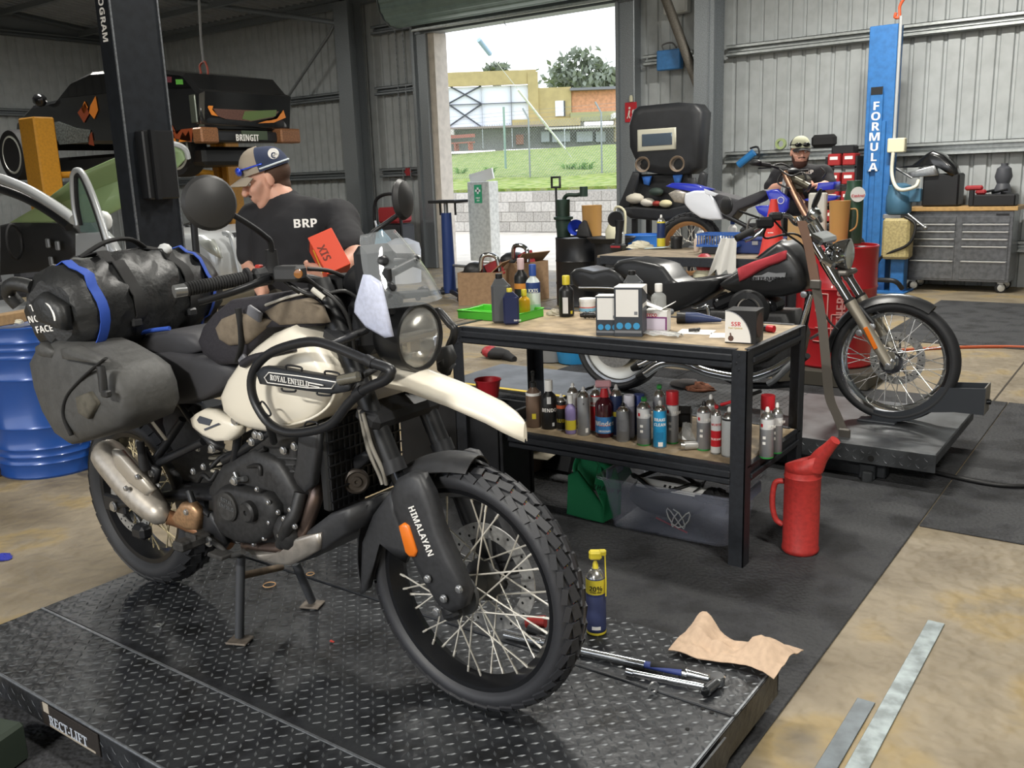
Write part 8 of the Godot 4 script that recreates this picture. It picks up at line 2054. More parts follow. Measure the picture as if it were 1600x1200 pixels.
	part(t,"fork",S.new().box(V3(0,0.085,0),V3(0.05,0.035,0.05),0.006),mat("alloy"))
	part(t,"hoop",S.new().at(V3(0.1,0.16,-0.12)).ring([Vector2(0.19,0.012),Vector2(0.2,0),Vector2(0.19,-0.012),Vector2(0.18,0)],32),mat("chrome"))
	part(t,"tray",S.new().at(V3(0.1,0.11,-0.12)).lathe([Vector2(0.17,0),Vector2(0.19,0.04)],32),sb)

func drum(called: String,label: String,p: Vector3,r: float,hh: float,m: Material,many := false)-> Node3D:
	var t := thing(called,label,"drum",p)
	var pr := [Vector2(r*0.985,0),Vector2(r*1.01,0.012),Vector2(r,0.03)]
	for f in ([0.1,0.15,0.2,0.34,0.66,0.8,0.85,0.9]if many else [0.33,0.66]):
		pr.append_array([Vector2(r,hh*f - 0.014),Vector2(r*1.025,hh*f),Vector2(r,hh*f+0.014)])
	pr.append_array([Vector2(r,hh - 0.02),Vector2(r*1.015,hh - 0.008),Vector2(r*1.0,hh),Vector2(r*0.96,hh),Vector2(r*0.95,hh - 0.02)])
	part(t,"shell",S.new().lathe(pr,40),m)
	part(t,"bung",S.new().at(V3(r*0.6,hh - 0.02,0)).lathe([Vector2(0.035,0),Vector2(0.03,0.012),Vector2(0,0.012)],14),mat("alloy"))
	return t

# ---------------------------------------------------------------- the back of the workshop
func build_back()-> void:
	var sb := mat("satin_black"); var rub := mat("rubber"); var fr := mat("bench_steel"); var wp := mat("white_print"); var blk := mat("can_black")
	var t: Node3D
	t = thing("hoist_post","blue hoist post with white vertical lettering and a motor","hoist post",V3(-3.1,0,-12.2))
	var pb := mat("post_blue","2f6fb0",0.45,0.0,{"mottle": [0.16,1.0,0.02]})
	part(t,"column",S.new().box(V3(-0.06,1.61,0),V3(0.33,3.22,0.04),0.006).box(V3(-0.21,1.61,-0.12),V3(0.03,3.22,0.24)).box(V3(0.09,1.61,-0.12),V3(0.03,3.22,0.24)),pb)
	part(t,"carriage_channel",S.new().box(V3(-0.02,1.05,0.04),V3(0.1,2.1,0.04),0.006).box(V3(-0.17,0.8,0.03),V3(0.06,1.6,0.03),0.006),pb)
	part(t,"name_strip",S.new().box(V3(-0.09,2.0,0.065),V3(0.15,0.98,0.012),0.003),pb)
	for i in 7: txt(t,"letter","FORMULA"[i],0.095,wp,Transform3D(Basis.IDENTITY,V3(-0.09,2.28 - i*0.122,0.073)),0.002,0.0,1.25)
	part(t,"strip_cap",S.new().box(V3(-0.09,2.46,0.068),V3(0.14,0.09,0.014)),blk)
	part(t,"conduit",S.new().tube([V3(0.13,3.3,0.02),V3(0.13,1.6,0.02)],0.02,8),mat("conduit_grey","a9acae",0.4))
	part(t,"switch_box",S.new().box(V3(0.18,1.8,0.08),V3(0.2,0.17,0.12),0.01),mat("cream_plastic","d6d2b6",0.6))
	part(t,"motor",S.new().at(V3(0.25,0.98,0.12)).lathe([Vector2(0.13,0),Vector2(0.15,0.03),Vector2(0.15,0.22),Vector2(0.14,0.24),Vector2(0.13,0.34),Vector2(0.06,0.37),Vector2(0,0.37)],28),mat("motor_blue","48718c",0.4,0.2))
	part(t,"terminal_box",S.new().box(V3(0.44,1.2,0.14),V3(0.14,0.16,0.1),0.01),mat("motor_blue"))
	part(t,"oil_tank",S.new().box(V3(0.26,0.68,0.12),V3(0.32,0.5,0.26),0.03),mat("tank_cream","b9aa78",0.5,0.0,{"mottle": [0.3,2.5,0.02]}))
	part(t,"pump_block",S.new().box(V3(0.2,0.95,0.14),V3(0.22,0.06,0.16),0.01),mat("alloy"))
	part(t,"release_lever",S.new().tube([V3(0.38,0.98,0.2),V3(0.6,0.82,0.26)],0.014,8).blob(V3(0.6,0.82,0.26),Vector3.ONE*0.03,8),mat("alloy"))
	part(t,"hydraulic_hose",S.new().tube(S.spl([V3(0.35,0.95,0.22),V3(0.48,0.85,0.24),V3(0.42,0.62,0.26),V3(0.1,0.45,0.22),V3(0.0,0.2,0.14)],6),0.018,8),mat("hose_black"))
	part(t,"flex_conduit",S.new().tube(S.spl([V3(0.15,1.72,0.12),V3(0.16,1.45,0.16),V3(0.28,1.28,0.3),V3(0.45,1.3,0.26),V3(0.48,1.38,0.2)],6),0.022,8),mat("conduit_pale","cfcdbd",0.6))
	part(t,"foot",S.new().box(V3(0.28,0.22,0.05),V3(0.16,0.44,0.2),0.01).box(V3(0,0.01,0),V3(0.8,0.02,0.5)),pb)
	part(t,"lift_arm",S.new().tube(S.spl([V3(0.0,0.16,0.2),V3(0.1,0.2,0.5),V3(0.35,0.2,0.55),V3(0.42,0.1,0.45)],5),0.03,8),sb)
	var ck := thing("safety_chain_hook","orange hook and chain hanging above the blue post","hook",fz(1406,12,-12.2))
	part(ck,"hook",S.new().tube(S.spl([V3(0.06,0.12,0),V3(0.0,0.02,0),V3(0.0,-0.1,0),V3(-0.05,-0.1,0),V3(-0.04,-0.05,0)],5),0.018,7),mat("hook_orange","d0552e",0.5))
	part(ck,"rope",S.new().tube([V3(0.06,0.12,0),V3(0.3,1.9,0)],0.012,6),mat("hook_orange"))
	var st := mat("stainless","7d8084",0.35,0.7,{"mottle": [0.25,1.2,0.02]}); var hd := mat("handle_bright","d9dad8",0.25,0.5)
	t = thing("tool_cabinet","stainless steel tool cabinet with timber top and castors","tool cabinet",V3(-2.22,0,-12.7))
	part(t,"carcass",S.new().box(V3(0,0.56,0),V3(1.18,0.86,0.5),0.006),st)
	part(t,"timber_top",S.new().box(V3(0,1.015,0.0),V3(1.26,0.05,0.56),0.005),mat("top_timber","c09a62",0.5,0.0,{"mottle": [0.2,2.0]}))
	for sx in [-1.0,1.0]:
		var y := 0.93
		for i in 6:
			var dh: float = [0.09,0.09,0.09,0.09,0.18,0.24][i]
			var d := part(t,"drawer",S.new().box(V3(sx*0.295,y - dh/2,0.253),V3(0.52,dh - 0.012,0.012),0.003),st)
			if i > 0: part(d,"handle",S.new().box(V3(sx*0.295,y - 0.012,0.266),V3(0.5,0.016,0.02),0.003),hd)
			y -= dh
	part(t,"name_badge",S.new().box(V3(0.47,0.945,0.256),V3(0.14,0.022,0.006)),blk)
	for sx in [-0.5,0.5]:
		for sz in [-0.18,0.2]:
			var w := part(t,"castor",S.new().at(V3(sx,0.062,sz),by(V3(0.5,0,0.86))).lathe([Vector2(0.062,-0.02),Vector2(0.062,0.02)],20),rub)
			part(w,"hub",S.new().at(V3(sx,0.062,sz),by(V3(0.5,0,0.86))).lathe([Vector2(0.045,-0.022),Vector2(0.045,0.022),Vector2(0.02,0.026)],10),hd)
			part(w,"bracket",S.new().box(V3(sx,0.12,sz),V3(0.07,0.03,0.07),0.004),mat("alloy"))
	var cy := 1.041
	t = thing("black_crate","black plastic crate holding a motorcycle tail piece","crate",V3(-2.48,cy,-12.72))
	part(t,"crate",S.new().box(V3(0,0.2,0),V3(0.42,0.4,0.36),0.02),mat("crate_black","151619",0.5))
	t = thing("motorcycle_tail","black motorcycle seat cowl lying over the black crate","motorcycle part",V3(-2.42,cy+0.42,-12.62))
	part(t,"cowl",S.new().pillow(WL([[1400,262],[1425,258],[1448,240],[1458,235],[1475,242],[1492,258],[1497,272],[1490,277],[1480,262],[1455,252],[1430,262]],-12.55,t),Vector3.BACK,0.2,0.03,0.02,3),mat("ute_black"))
	part(t,"bracket",S.new().pillow(WL([[1418,270],[1460,258],[1466,274],[1424,278]],-12.5,t),Vector3.BACK,0.1,0.01,0.0,2),mat("alloy"))
	part(t,"strut",S.new().tube(WL([[1398,262],[1425,278]],-12.5,t),0.015,6),mat("alloy"))
	t = thing("case_box","open black tool case with loose tools on the cabinet","tool case",V3(-1.86,cy,-12.6))
	part(t,"case",S.new().box(V3(0,0.07,0),V3(0.46,0.14,0.3),0.015),mat("crate_black"))
	for q in [[-0.1,0.15],[0.05,0.2],[0.15,-0.3]]: part(t,"tool",S.new().tube([V3(q[0]- 0.1,0.155,0),V3(q[0]+0.08,0.165+q[1]*0.15,0.05)],0.014,6),mat("bolt_dark","202224",0.4,0.6))
	t = thing("grey_bottle","big dark grey bottle with shaped waist on the cabinet","bottle",V3(-1.83,cy,-12.84))
	part(t,"body",S.new().lathe([Vector2(0.1,0),Vector2(0.1,0.18),Vector2(0.07,0.26),Vector2(0.1,0.34),Vector2(0.08,0.44),Vector2(0.04,0.47),Vector2(0.04,0.5),Vector2(0,0.5)],18),mat("bottle_dark","4c4e54",0.5))
	t = thing("power_tool","red and black power tool beside the tool case","power tool",V3(-2.1,cy,-12.55))
	part(t,"body",S.new().box(V3(0,0.22,0),V3(0.2,0.06,0.08),0.02).box(V3(0.08,0.17,0),V3(0.12,0.06,0.07),0.02),mat("red_paint"))
	part(t,"battery",S.new().box(V3(-0.02,0.1,0),V3(0.06,0.2,0.06),0.01),blk)
	part(t,"can",S.new().at(V3(0.1,0,0.02)).lathe([Vector2(0.03,0),Vector2(0.03,0.14)],12),mat("can_tan","8a6a4a",0.5))
	t = thing("parts_bin_rack","black wire rack of red parts bins behind the dirt bike","rack",V3(-3.68,0,-12.6))
	for sx in [-0.19,0.19]: part(t,"upright",S.new().box(V3(sx,0.85,0),V3(0.03,1.7,0.3)),sb)
	for i in 5:
		part(t,"shelf",S.new().box(V3(0,0.6+i*0.24,0),V3(0.4,0.02,0.3)),sb)
		for sx in [-0.09,0.1]:
			var b := part(t,"bin",S.new().box(V3(sx,0.7+i*0.24,0.05),V3(0.16,0.15,0.24),0.01),mat("bin_red","9e2426",0.5))
			part(b,"label",S.new().box(V3(sx,0.72+i*0.24,0.172),V3(0.1,0.04,0.004)),wp)
	part(t,"charger",S.new().box(V3(0,1.78,0),V3(0.3,0.12,0.2),0.02),sb)
	t = thing("seat_pad","black padded seat resting on the wall rail","seat",V3(fz(1292,227,-12.95).x,1.835,-12.98))
	part(t,"pad",S.new().box(V3(-0.05,0.085,0),V3(0.34,0.17,0.1),0.04),rub)
	t = thing("tape_roll","pale green tape roll on the wall rail","tape",V3(fz(1219,228,-12.95).x,1.835,-12.98))
	part(t,"roll",S.new().at(V3(0,0.075,0),by(V3(0,0,1))).ring([Vector2(0.075,0.03),Vector2(0.075,-0.03),Vector2(0.045,-0.03),Vector2(0.045,0.03)],24),mat("tape_green","9fb07c",0.6))
	t = thing("work_torch","blue work torch hooked on the wall rail","torch",fz(1172,240,-12.9))
	part(t,"body",S.new().tube(WL([[1154,258],[1178,238]],-12.9,t),0.055,10),mat("torch_blue","2f7fc4",0.4))
	part(t,"hook",S.new().tube(S.spl(WL([[1172,232],[1184,230],[1186,245],[1180,252]],-12.9,t),4),0.014,6),sb)
	var b2 := 0.9
	t = thing("workbench","second black workbench behind the cruiser cluttered with oil and tools","workbench",V3(-3.25,0,-7.34))
	part(t,"bench_top",S.new().box(V3(0,b2 - 0.012,0),V3(1.66,0.02,0.9),0.002),mat("bench_board2","8d7f6a",0.7,0.0,{"mottle": [0.35,1.2,0.012]}))
	part(t,"rail",S.new().box(V3(0,b2 - 0.04,0.45),V3(1.6,0.075,0.02),0.004),fr)
	part(t,"rail",S.new().box(V3(0,b2 - 0.04,-0.45),V3(1.6,0.075,0.02),0.004),fr)
	for sx in [-0.81,0.81]:
		part(t,"end_rail",S.new().box(V3(sx,b2 - 0.04,0),V3(0.02,0.07,0.84),0.004),fr)
		for sz in [-0.42,0.42]: part(t,"leg",S.new().box(V3(sx,b2/2 - 0.01,sz),V3(0.06,b2 - 0.02,0.06),0.004),fr)
	var A := func(x: float)-> float: return 930+x/4.0
	var B := func(y: float)-> float: return 150+y/4.0
	var cb := mat("can_blue"); var yl := mat("can_yellow"); var wh := mat("white"); var cl := mat("bottle_clear")
	for r in [["aerosol_can","blue and yellow aerosol on the second bench",412,945,742,52,"aerosol",{"body": yl,"cap": wh,"bands": [[0.35,0.95,mat("can_navy")]]}],["water_bottle","clear bottle beside the grinder",158,950,812,56,"bottle",{"body": cl,"cap": wh}],["oil_cup","black cup on the second bench",508,955,878,76,"tub",{"body": blk,"cap": blk}],["glue_bottle","small pale bottle with pointed cap",634,975,862,36,"bottle",{"body": mat("bottle_skin","c9b6a6",0.5),"cap": wh}],["glue_bottle","white bottle behind the pale pointed bottle",658,925,810,44,"bottle",{"body": wh,"cap": wh}],["spray_bottle","white bottle with blue label in the blue basket",856,832,765,56,"bottle",{"body": wh,"cap": mat("cap_blue")}],["water_bottle","clear bottle with white cap behind the orange cone",1050,880,722,70,"bottle",{"body": cl,"cap": wh}]]:
		vessel(r[0],r[1],"bottle",A.call(r[2]),B.call(r[3]if r[3]> 900 else 930),B.call(r[4]),r[5]/4.0,b2,r[6],r[7],"bottles on the second bench")
	t = thing("angle_grinder","black cordless grinder standing on the second bench end","power tool",fy(A.call(98),B.call(968),b2)+V3(0.03,0,-0.08))
	part(t,"battery",S.new().box(V3(0,0.03,0),V3(0.13,0.06,0.1),0.015),blk)
	part(t,"battery_stripe",S.new().box(V3(0,0.035,0.051),V3(0.1,0.018,0.003)),mat("red_paint"))
	part(t,"body",S.new().tube([V3(0,0.05,0),V3(0.01,0.16,0),V3(0.02,0.27,0)],[0.035,0.032,0.042],12),sb)
	part(t,"disc",S.new().at(V3(-0.02,0.28,0.01),by(V3(0.8,0,0.6))).lathe([Vector2(0.07,-0.015),Vector2(0.07,0.015)],20),sb)
	t = thing("plastic_basket","blue plastic basket of small parts on the second bench","basket",V3(fz(A.call(790),B.call(860),-7.3).x,b2+0.062,-7.3))
	for i in 15: part(t,"slat",S.new().box(V3(-0.17+i*0.0243,0.05,0.1),V3(0.008,0.09,0.006)),mat("basket_blue","2a5aa5",0.45))
	for q in [[0.098,0.1],[0.006,0.1]]: part(t,"rim",S.new().box(V3(0,q[0],0.1),V3(0.36,0.016,0.012)).box(V3(0,q[0],-0.1),V3(0.36,0.016,0.012)).box(V3(-0.175,q[0],0),V3(0.012,0.016,0.2)).box(V3(0.175,q[0],0),V3(0.012,0.016,0.2)),mat("basket_blue"))
	part(t,"basket_base",S.new().box(V3(0,0.0,0),V3(0.35,0.008,0.2)),mat("basket_blue"))
	part(t,"contents",crumple(0.12,0.09,51),mat("alloy"))
	t = thing("black_block","black box under the blue basket","box",V3(fz(A.call(790),B.call(860),-7.3).x,b2,-7.3))
	part(t,"box",S.new().box(V3(0,0.028,0),V3(0.26,0.055,0.22),0.005),sb)
	t = thing("tool_box","dark blue metal tool box on the second bench","tool box",fy(A.call(1010),B.call(985),b2)+V3(0,0,-0.06))
	part(t,"box",S.new().box(V3(0,0.055,0),V3(0.42,0.11,0.2),0.008),mat("toolbox_blue","22366e",0.4))
	part(t,"lid",S.new().box(V3(0,0.118,0),V3(0.43,0.02,0.21),0.006),mat("toolbox_blue"))
	part(t,"latch",S.new().box(V3(0.0,0.09,0.103),V3(0.05,0.03,0.008)),mat("alloy"))
	t = thing("hanging_rag","white cloth rag hanging over the bench edge","rag",fz(A.call(840),B.call(985),-6.86))
	var rows := []
	for i in 10:
		var r := []
		for j in 9: r.append(V3((-0.09+j*0.0225)*(0.75+0.06*i)- i*0.006,0.12 - i*0.034+0.03*(j % 3)*(i/9.0),0.018*sin(j*1.7+i*0.2)+0.01))
		rows.append(r)
	part(t,"cloth",S.new().sheet(rows,0.003),mat("rag_white","dedcd6",0.9))
	t = thing("rag_heap","heap of grey rags and gloves on the second bench","rag",fy(A.call(250),B.call(955),b2)+V3(0,0,-0.1))
	part(t,"rags",crumple(0.15,0.06,61),mat("rag_cream","b9b2a4",0.9))
	part(t,"paper",S.new().box(V3(0.2,0.01,0.05),V3(0.2,0.006,0.12),0,Basis(V3(0,0,1),0.06)),mat("paper_blue","cfe0e2",0.8))
	t = thing("traffic_cone","orange traffic cone behind the cruiser handlebars","cone",V3(fz(A.call(1110),B.call(880),-7.2).x,b2,-7.2))
	part(t,"cone",S.new().lathe([Vector2(0.11,0.0),Vector2(0.1,0.02),Vector2(0.025,fz(A.call(1105),B.call(645),-7.2).y - b2),Vector2(0,fz(A.call(1105),B.call(645),-7.2).y - b2)],20),mat("cone_orange","cf3a32",0.6))
	t = thing("spray_jug","red and cream pump sprayer under the second bench","sprayer",fz(A.call(680),B.call(1170),-7.0))
	part(t,"bottle",S.new().lathe([Vector2(0.09,-0.08),Vector2(0.09,0.08),Vector2(0.05,0.12)],16),mat("cream_plastic"))
	part(t,"pump",S.new().lathe([Vector2(0.06,0.11),Vector2(0.08,0.2),Vector2(0.03,0.24),Vector2(0,0.24)],12).box(V3(-0.06,0.17,0),V3(0.12,0.05,0.06),0.01),mat("red_paint"))
	part(t,"stand",S.new().box(V3(0,-0.3,0),V3(0.3,0.44,0.3),0.01),sb)
	t = drum("red_drum","red steel drum with white line graphics beside the cruiser",V3(-2.05,0.13,-6.95),0.285,0.88,mat("drum_red","b01f26",0.35,0.0,{"coat": 0.3}))
	var gp := []
	for q in [[-0.5,0.42,-0.5,0.55],[-0.5,0.55,-0.2,0.55],[-0.2,0.3,-0.2,0.55],[-0.5,0.3,-0.05,0.3],[-0.35,0.2,-0.35,0.45],[-0.1,0.2,-0.1,0.4],[-0.1,0.4,0.15,0.4],[0.15,0.25,0.15,0.5],[-0.55,0.2,-0.1,0.2],[0.0,0.12,0.0,0.3]]:
		var pts := []
		for i in 5:
			var a := lerpf(q[0],q[2],i/4.0)+0.3; pts.append(V3(sin(a)*0.288,lerpf(q[1],q[3],i/4.0),cos(a)*0.288))
		part(t,"line_graphic",S.new().tube(pts,0.006,4),mat("line_pink","d99a94",0.5))
	txt(t,"lettering","MOTHERS",0.06,mat("line_pink"),Transform3D(Basis(V3(0,1,0),0.42)*Basis(V3(0,0,1),PI/2),V3(sin(0.42)*0.29,0.38,cos(0.42)*0.29)),0.002)
	part(t,"pallet",S.new().box(V3(0,-0.065,0),V3(0.7,0.12,0.7),0.01),mat("pallet_dark","4a463e",0.8))
	var am := mat("jug_amber","c79a5c",0.3,0.0,{"alpha": 0.8})
	t = thing("measuring_jug","tall amber measuring jug on the red drum","jug",V3(-2.05,1.011,-6.95))
	part(t,"jug",S.new().lathe([Vector2(0.062,0),Vector2(0.075,0.31),Vector2(0.078,0.32),Vector2(0.07,0.31),Vector2(0.06,0.01),Vector2(0,0.01)],22,false),am)
	part(t,"jug_handle",S.new().tube(S.spl([V3(0.08,0.26,0),V3(0.125,0.25,0),V3(0.125,0.14,0),V3(0.08,0.1,0)],5),0.006,7),am)
	t = thing("oil_bottle","green and white oil bottle beside the amber jug","bottle",V3(-2.0,1.011,-7.12))
	part(t,"body",S.new().lathe([Vector2(0.07,0),Vector2(0.07,0.33),Vector2(0.06,0.38),Vector2(0.055,0.4),Vector2(0.055,0.46),Vector2(0,0.46)],18),mat("bottle_green","2c4a38",0.4))
	part(t,"label",S.new().at(V3(0.045,0.36,0.062),by(V3(0.59,0,0.8))).lathe([Vector2(0.055,0),Vector2(0.055,0.004)],18),wh)
	txt(t,"lettering","Castrol",0.02,mat("letter_red"),Transform3D(Basis(V3(0,1,0),0.63),V3(0.048,0.35,0.068)),0.001)
	t = thing("plastic_sleeve","pale upright plastic sleeve behind the amber jug","tube",V3(-2.22,1.011,-6.98))
	part(t,"sleeve",S.new().box(V3(0,0.19,0),V3(0.13,0.38,0.06),0.01),mat("sleeve_pale","d8d6cc",0.4,0.0,{"alpha": 0.75}))
	t = thing("cardboard_sheet","brown cardboard piece leaning behind the cruiser fork","cardboard",V3(-2.36,0.9,-6.95))
	part(t,"sheet",S.new().box(V3(0,0.14,0),V3(0.14,0.36,0.02)),mat("card_tan","b08f62",0.8))
	part(t,"stand",S.new().box(V3(0,-0.47,0),V3(0.12,0.86,0.06),0.005),sb)
	var bz0 := -10.8
	t = thing("blast_cabinet","black plastic sandblasting cabinet with raised lid and window","blast cabinet",V3(fz(1035,300,bz0).x,0,bz0 - 0.3))
	var pk := mat("cabinet_black","25272b",0.5,0.0,{"mottle": [0.2,1.0]})
	part(t,"lid",S.new().pillow(WL([[990,172],[998,166],[1060,160],[1088,162],[1098,175],[1092,262],[1080,272],[1040,274],[1000,266],[984,230],[983,196]],bz0,t),Vector3.BACK,0.25,0.05,0.02,3,0.4),pk,"raised lid with a framed window and two arm holes")
	part(t,"window_frame",S.new().pillow(WL([[996,203],[1056,199],[1056,233],[996,237]],bz0+0.055,t),Vector3.BACK,0.02,0.008,0.0,2,0.3),mat("frame_pale","cfcdbb",0.6))
	part(t,"window_pane",S.new().pillow(WL([[1003,210],[1050,207],[1050,226],[1003,229]],bz0+0.066,t),Vector3.BACK,0.01,0.002,0.0,2,0.3),mat("pane_dark","5d6a78",0.1,0.2))
	for q in [[1004,257],[1058,256]]:
		var c := part(t,"arm_hole",S.new().at(W(q[0],q[1],bz0+0.06,t),by(V3(0.3,-0.15,1))).ring([Vector2(0.095,0.02),Vector2(0.1,-0.01),Vector2(0.075,-0.02),Vector2(0.075,0.015)],26),mat("ring_bronze","8a7a6a",0.4,0.5))
		part(c,"cuff",S.new().at(W(q[0],q[1],bz0+0.05,t),by(V3(0.3,-0.15,1))).lathe([Vector2(0.078,0),Vector2(0.04,-0.02),Vector2(0,-0.01)],20,false),mat("cuff_grey","77706a",0.6))
	part(t,"tub_front",S.new().pillow(WL([[965,325],[985,323],[1060,329],[1092,314],[1097,320],[1075,338],[1040,346],[985,341]],bz0+0.14,t),Vector3.BACK,0.06,0.02,0.0,3,0.5),pk)
	part(t,"tub_side",S.new().pillow(WL([[965,325],[989,268],[997,271],[983,325]],bz0+0.1,t),Vector3.BACK,0.1,0.01,0.0,2,0.5),pk)
	part(t,"tub_side",S.new().pillow(WL([[1084,305],[1094,268],[1101,272],[1096,318]],bz0+0.1,t),Vector3.BACK,0.1,0.01,0.0,2,0.5),pk)
	part(t,"tub_floor",S.new().pillow(WL([[985,322],[1000,275],[1085,278],[1090,310],[1060,330]],bz0 - 0.05,t),Vector3.BACK,0.05,0.0,0.05,2),pk)
	part(t,"lid_hinge",S.new().box(W(1040,280,bz0 - 0.1,t),V3(0.7,0.14,0.1),0.02),sb)
	for q in [[1010,280],[1058,278]]: part(t,"blue_glove",S.new().pillow(WL([[q[0]- 7,q[1]- 4],[q[0]+8,q[1]- 5],[q[0]+4,q[1]+10],[q[0]- 4,q[1]+8]],bz0+0.0,t),Vector3.BACK,0.03,0.02,0.0,2),mat("glove_sky","2f66b8",0.7))
	for q in [[992,310,0.1,"c9c3b4"],[1012,316,0.08,"d9d4c8"],[1040,318,0.07,"cfc7a0"],[1025,300,0.08,"2c3a34"],[1026,318,0.05,"8f2f28"]]: part(t,"contents",S.new().blob(W(q[0],q[1],bz0+0.06,t),V3(q[2]*1.3,q[2]*0.7,q[2]),10),mat("blast_"+str(q[0])+str(q[1]),q[3],0.7))
	for sx in [-0.4,0.4]:
		for sz in [0.3,-0.1]: part(t,"leg",S.new().box(V3(sx,0.5,sz),V3(0.06,1.0,0.06)),sb)
	drum("blue_tub","blue plastic tub under the blast cabinet",V3(fz(1004,370,-10.1).x,0.25,-10.1),0.22,0.6,mat("tub_blue","2f6fc0",0.45))
	t = thing("tub_stand","dark stand under the blue plastic tub","stand",V3(fz(1004,370,-10.1).x,0,-10.1))
	part(t,"stand",S.new().box(V3(0,0.12,0),V3(0.4,0.24,0.4),0.02),sb)
	var dk := V3(-6.02,0,-9.75)
	drum("black_drum","black waste-oil drum with a green hand pump and funnels",dk,0.3,0.84,mat("drum_black","1f2023",0.35,0.1))
	t = thing("hand_pump","dark green hand-crank oil pump on the black drum","pump",dk+V3(-0.2,0.845,0.05))
	var gn := mat("pump_green","24382f",0.45,0.1)
	part(t,"body",S.new().lathe([Vector2(0.085,-0.005),Vector2(0.095,0.2),Vector2(0.12,0.21),Vector2(0.12,0.24),Vector2(0.08,0.25),Vector2(0.085,0.45),Vector2(0,0.46)],20),gn)
	part(t,"spout",S.new().tube(S.spl([V3(0.0,0.43,0),V3(0.06,0.5,0),V3(0.2,0.5,0),V3(0.3,0.52,0)],4),0.025,8).tube([V3(0.3,0.48,0),V3(0.3,0.6,0)],0.05,12),gn)
	part(t,"grip",S.new().tube([V3(-0.1,0.1,0),V3(-0.1,0.6,0)],0.014,8).tube([V3(-0.16,0.72,0),V3(-0.04,0.72,0),V3(-0.04,0.6,0),V3(-0.16,0.6,0)],0.018,6,false,true),sb)
	t = thing("funnel","bright blue funnel lying on the black drum","funnel",dk+V3(0.02,0.86,0.12))
	part(t,"funnel",S.new().at(V3(0,0.1,0),by(V3(-0.4,-0.3,-0.8))).lathe([Vector2(0.1,0),Vector2(0.09,0.03),Vector2(0.02,0.1),Vector2(0.015,0.16)],20,false),mat("funnel_blue","20379a",0.4))
	t = thing("oil_scoop","black plastic scoop on the black drum","scoop",dk+V3(0.14,0.85,0.1))
	part(t,"scoop",S.new().pillow([V3(-0.06,0,0.1),V3(0.14,0.0,0.1),V3(0.02,0.2,0.04),V3(-0.04,0.14,0.06)],V3(0,0.3,1),0.06,0.04,0.0,3),rub)
	t = thing("measuring_jug","amber-stained measuring jug on the black drum","jug",V3(-5.9,0.845,-9.85))
	part(t,"jug",S.new().lathe([Vector2(0.115,0),Vector2(0.125,0.36),Vector2(0.13,0.37),Vector2(0.12,0.36),Vector2(0.11,0.01),Vector2(0,0.01)],22,false),am)
	t = thing("oil_tray","wide black drip tray beside the waste-oil drum","tray",V3(-5.4,0,-9.45))
	part(t,"tray",S.new().lathe([Vector2(0.24,0.8),Vector2(0.29,0.86),Vector2(0.28,0.86),Vector2(0.23,0.81),Vector2(0,0.81)],28),sb)
	part(t,"stand",S.new().lathe([Vector2(0.2,0.0),Vector2(0.2,0.8)],20),sb)
	part(t,"hose_jug",S.new().at(V3(0.02,0.81,0)).lathe([Vector2(0.08,0),Vector2(0.09,0.12),Vector2(0.05,0.2)],14),mat("cream_plastic"))
	part(t,"hose",S.new().tube(S.spl([V3(0.02,1.0,0),V3(0.06,1.2,0),V3(0.18,1.15,0),V3(0.18,0.9,0)],5),0.014,7),mat("cream_plastic"))
	t = thing("transmission_jack","blue pillar jack with a flat saddle by the doorway","jack",V3(fz(703,450,-9.6).x,0,-9.6))
	part(t,"pillar",S.new().tube([V3(0,0.08,0),V3(0,1.15,0)],[0.09,0.07],16),mat("jack_blue","22386e",0.4,0.1))
	part(t,"ram",S.new().tube([V3(0,1.1,0),V3(0,1.28,0)],0.03,10),mat("alloy"))
	part(t,"saddle",S.new().box(V3(0.04,1.3,0),V3(0.46,0.04,0.3),0.008).box(V3(-0.1,1.2,0),V3(0.02,0.16,0.02)).box(V3(0.16,1.2,0),V3(0.02,0.16,0.02)),sb)
	part(t,"pedal",S.new().tube([V3(0.06,0.45,0),V3(0.45,0.44,0.02)],0.02,8),mat("alloy"))
	for a in [0.6,2.2,3.8,5.3]:
		var l := part(t,"leg",S.new().tube([V3(0,0.1,0),V3(cos(a)*0.45,0.08,sin(a)*0.45)],0.035,6),sb)
		part(l,"castor",S.new().at(V3(cos(a)*0.45,0.04,sin(a)*0.45),by(V3(1,0,0))).lathe([Vector2(0.04,-0.015),Vector2(0.04,0.015)],12),rub)
	var cd := mat("card_brown2","a48668",0.85,0.0,{"mottle": [0.15,2.0]})
	for a in [["brown carton of scrap metal by the blue jack",738,478,0.55,0.4,0.42,0.35],["open brown carton behind the scrap carton",795,470,0.6,0.5,0.5,-0.2]]:
		t = thing("scrap_carton",a[0],"carton",fy(a[1],a[2],0.0)+V3(0,0,-0.25),a[6])
		for q in [[V3(0,a[5]/2,a[4]/2),V3(a[3],a[5],0.012)],[V3(0,a[5]/2,-a[4]/2),V3(a[3],a[5],0.012)],[V3(a[3]/2,a[5]/2,0),V3(0.012,a[5],a[4])],[V3(-a[3]/2,a[5]/2,0),V3(0.012,a[5],a[4])]]: part(t,"carton_wall",S.new().box(q[0],q[1]),cd)
		part(t,"flap",S.new().box(V3(a[3]*0.45,a[5]+0.06,0),V3(0.2,0.01,a[4]),0,Basis(V3(0,0,1),0.7)),cd)
		part(t,"scrap",S.new().blob(V3(-0.1,a[5],0),V3(a[3]*0.3,0.12,a[4]*0.4),12),mat("engine_black"))
		part(t,"hoop",S.new().tube(S.spl([V3(0.0,a[5],0.1),V3(0.04,a[5]+0.2,0.1),V3(0.2,a[5]+0.18,0.05),V3(0.24,a[5],0.05)],5),0.03,8),mat("chrome"))
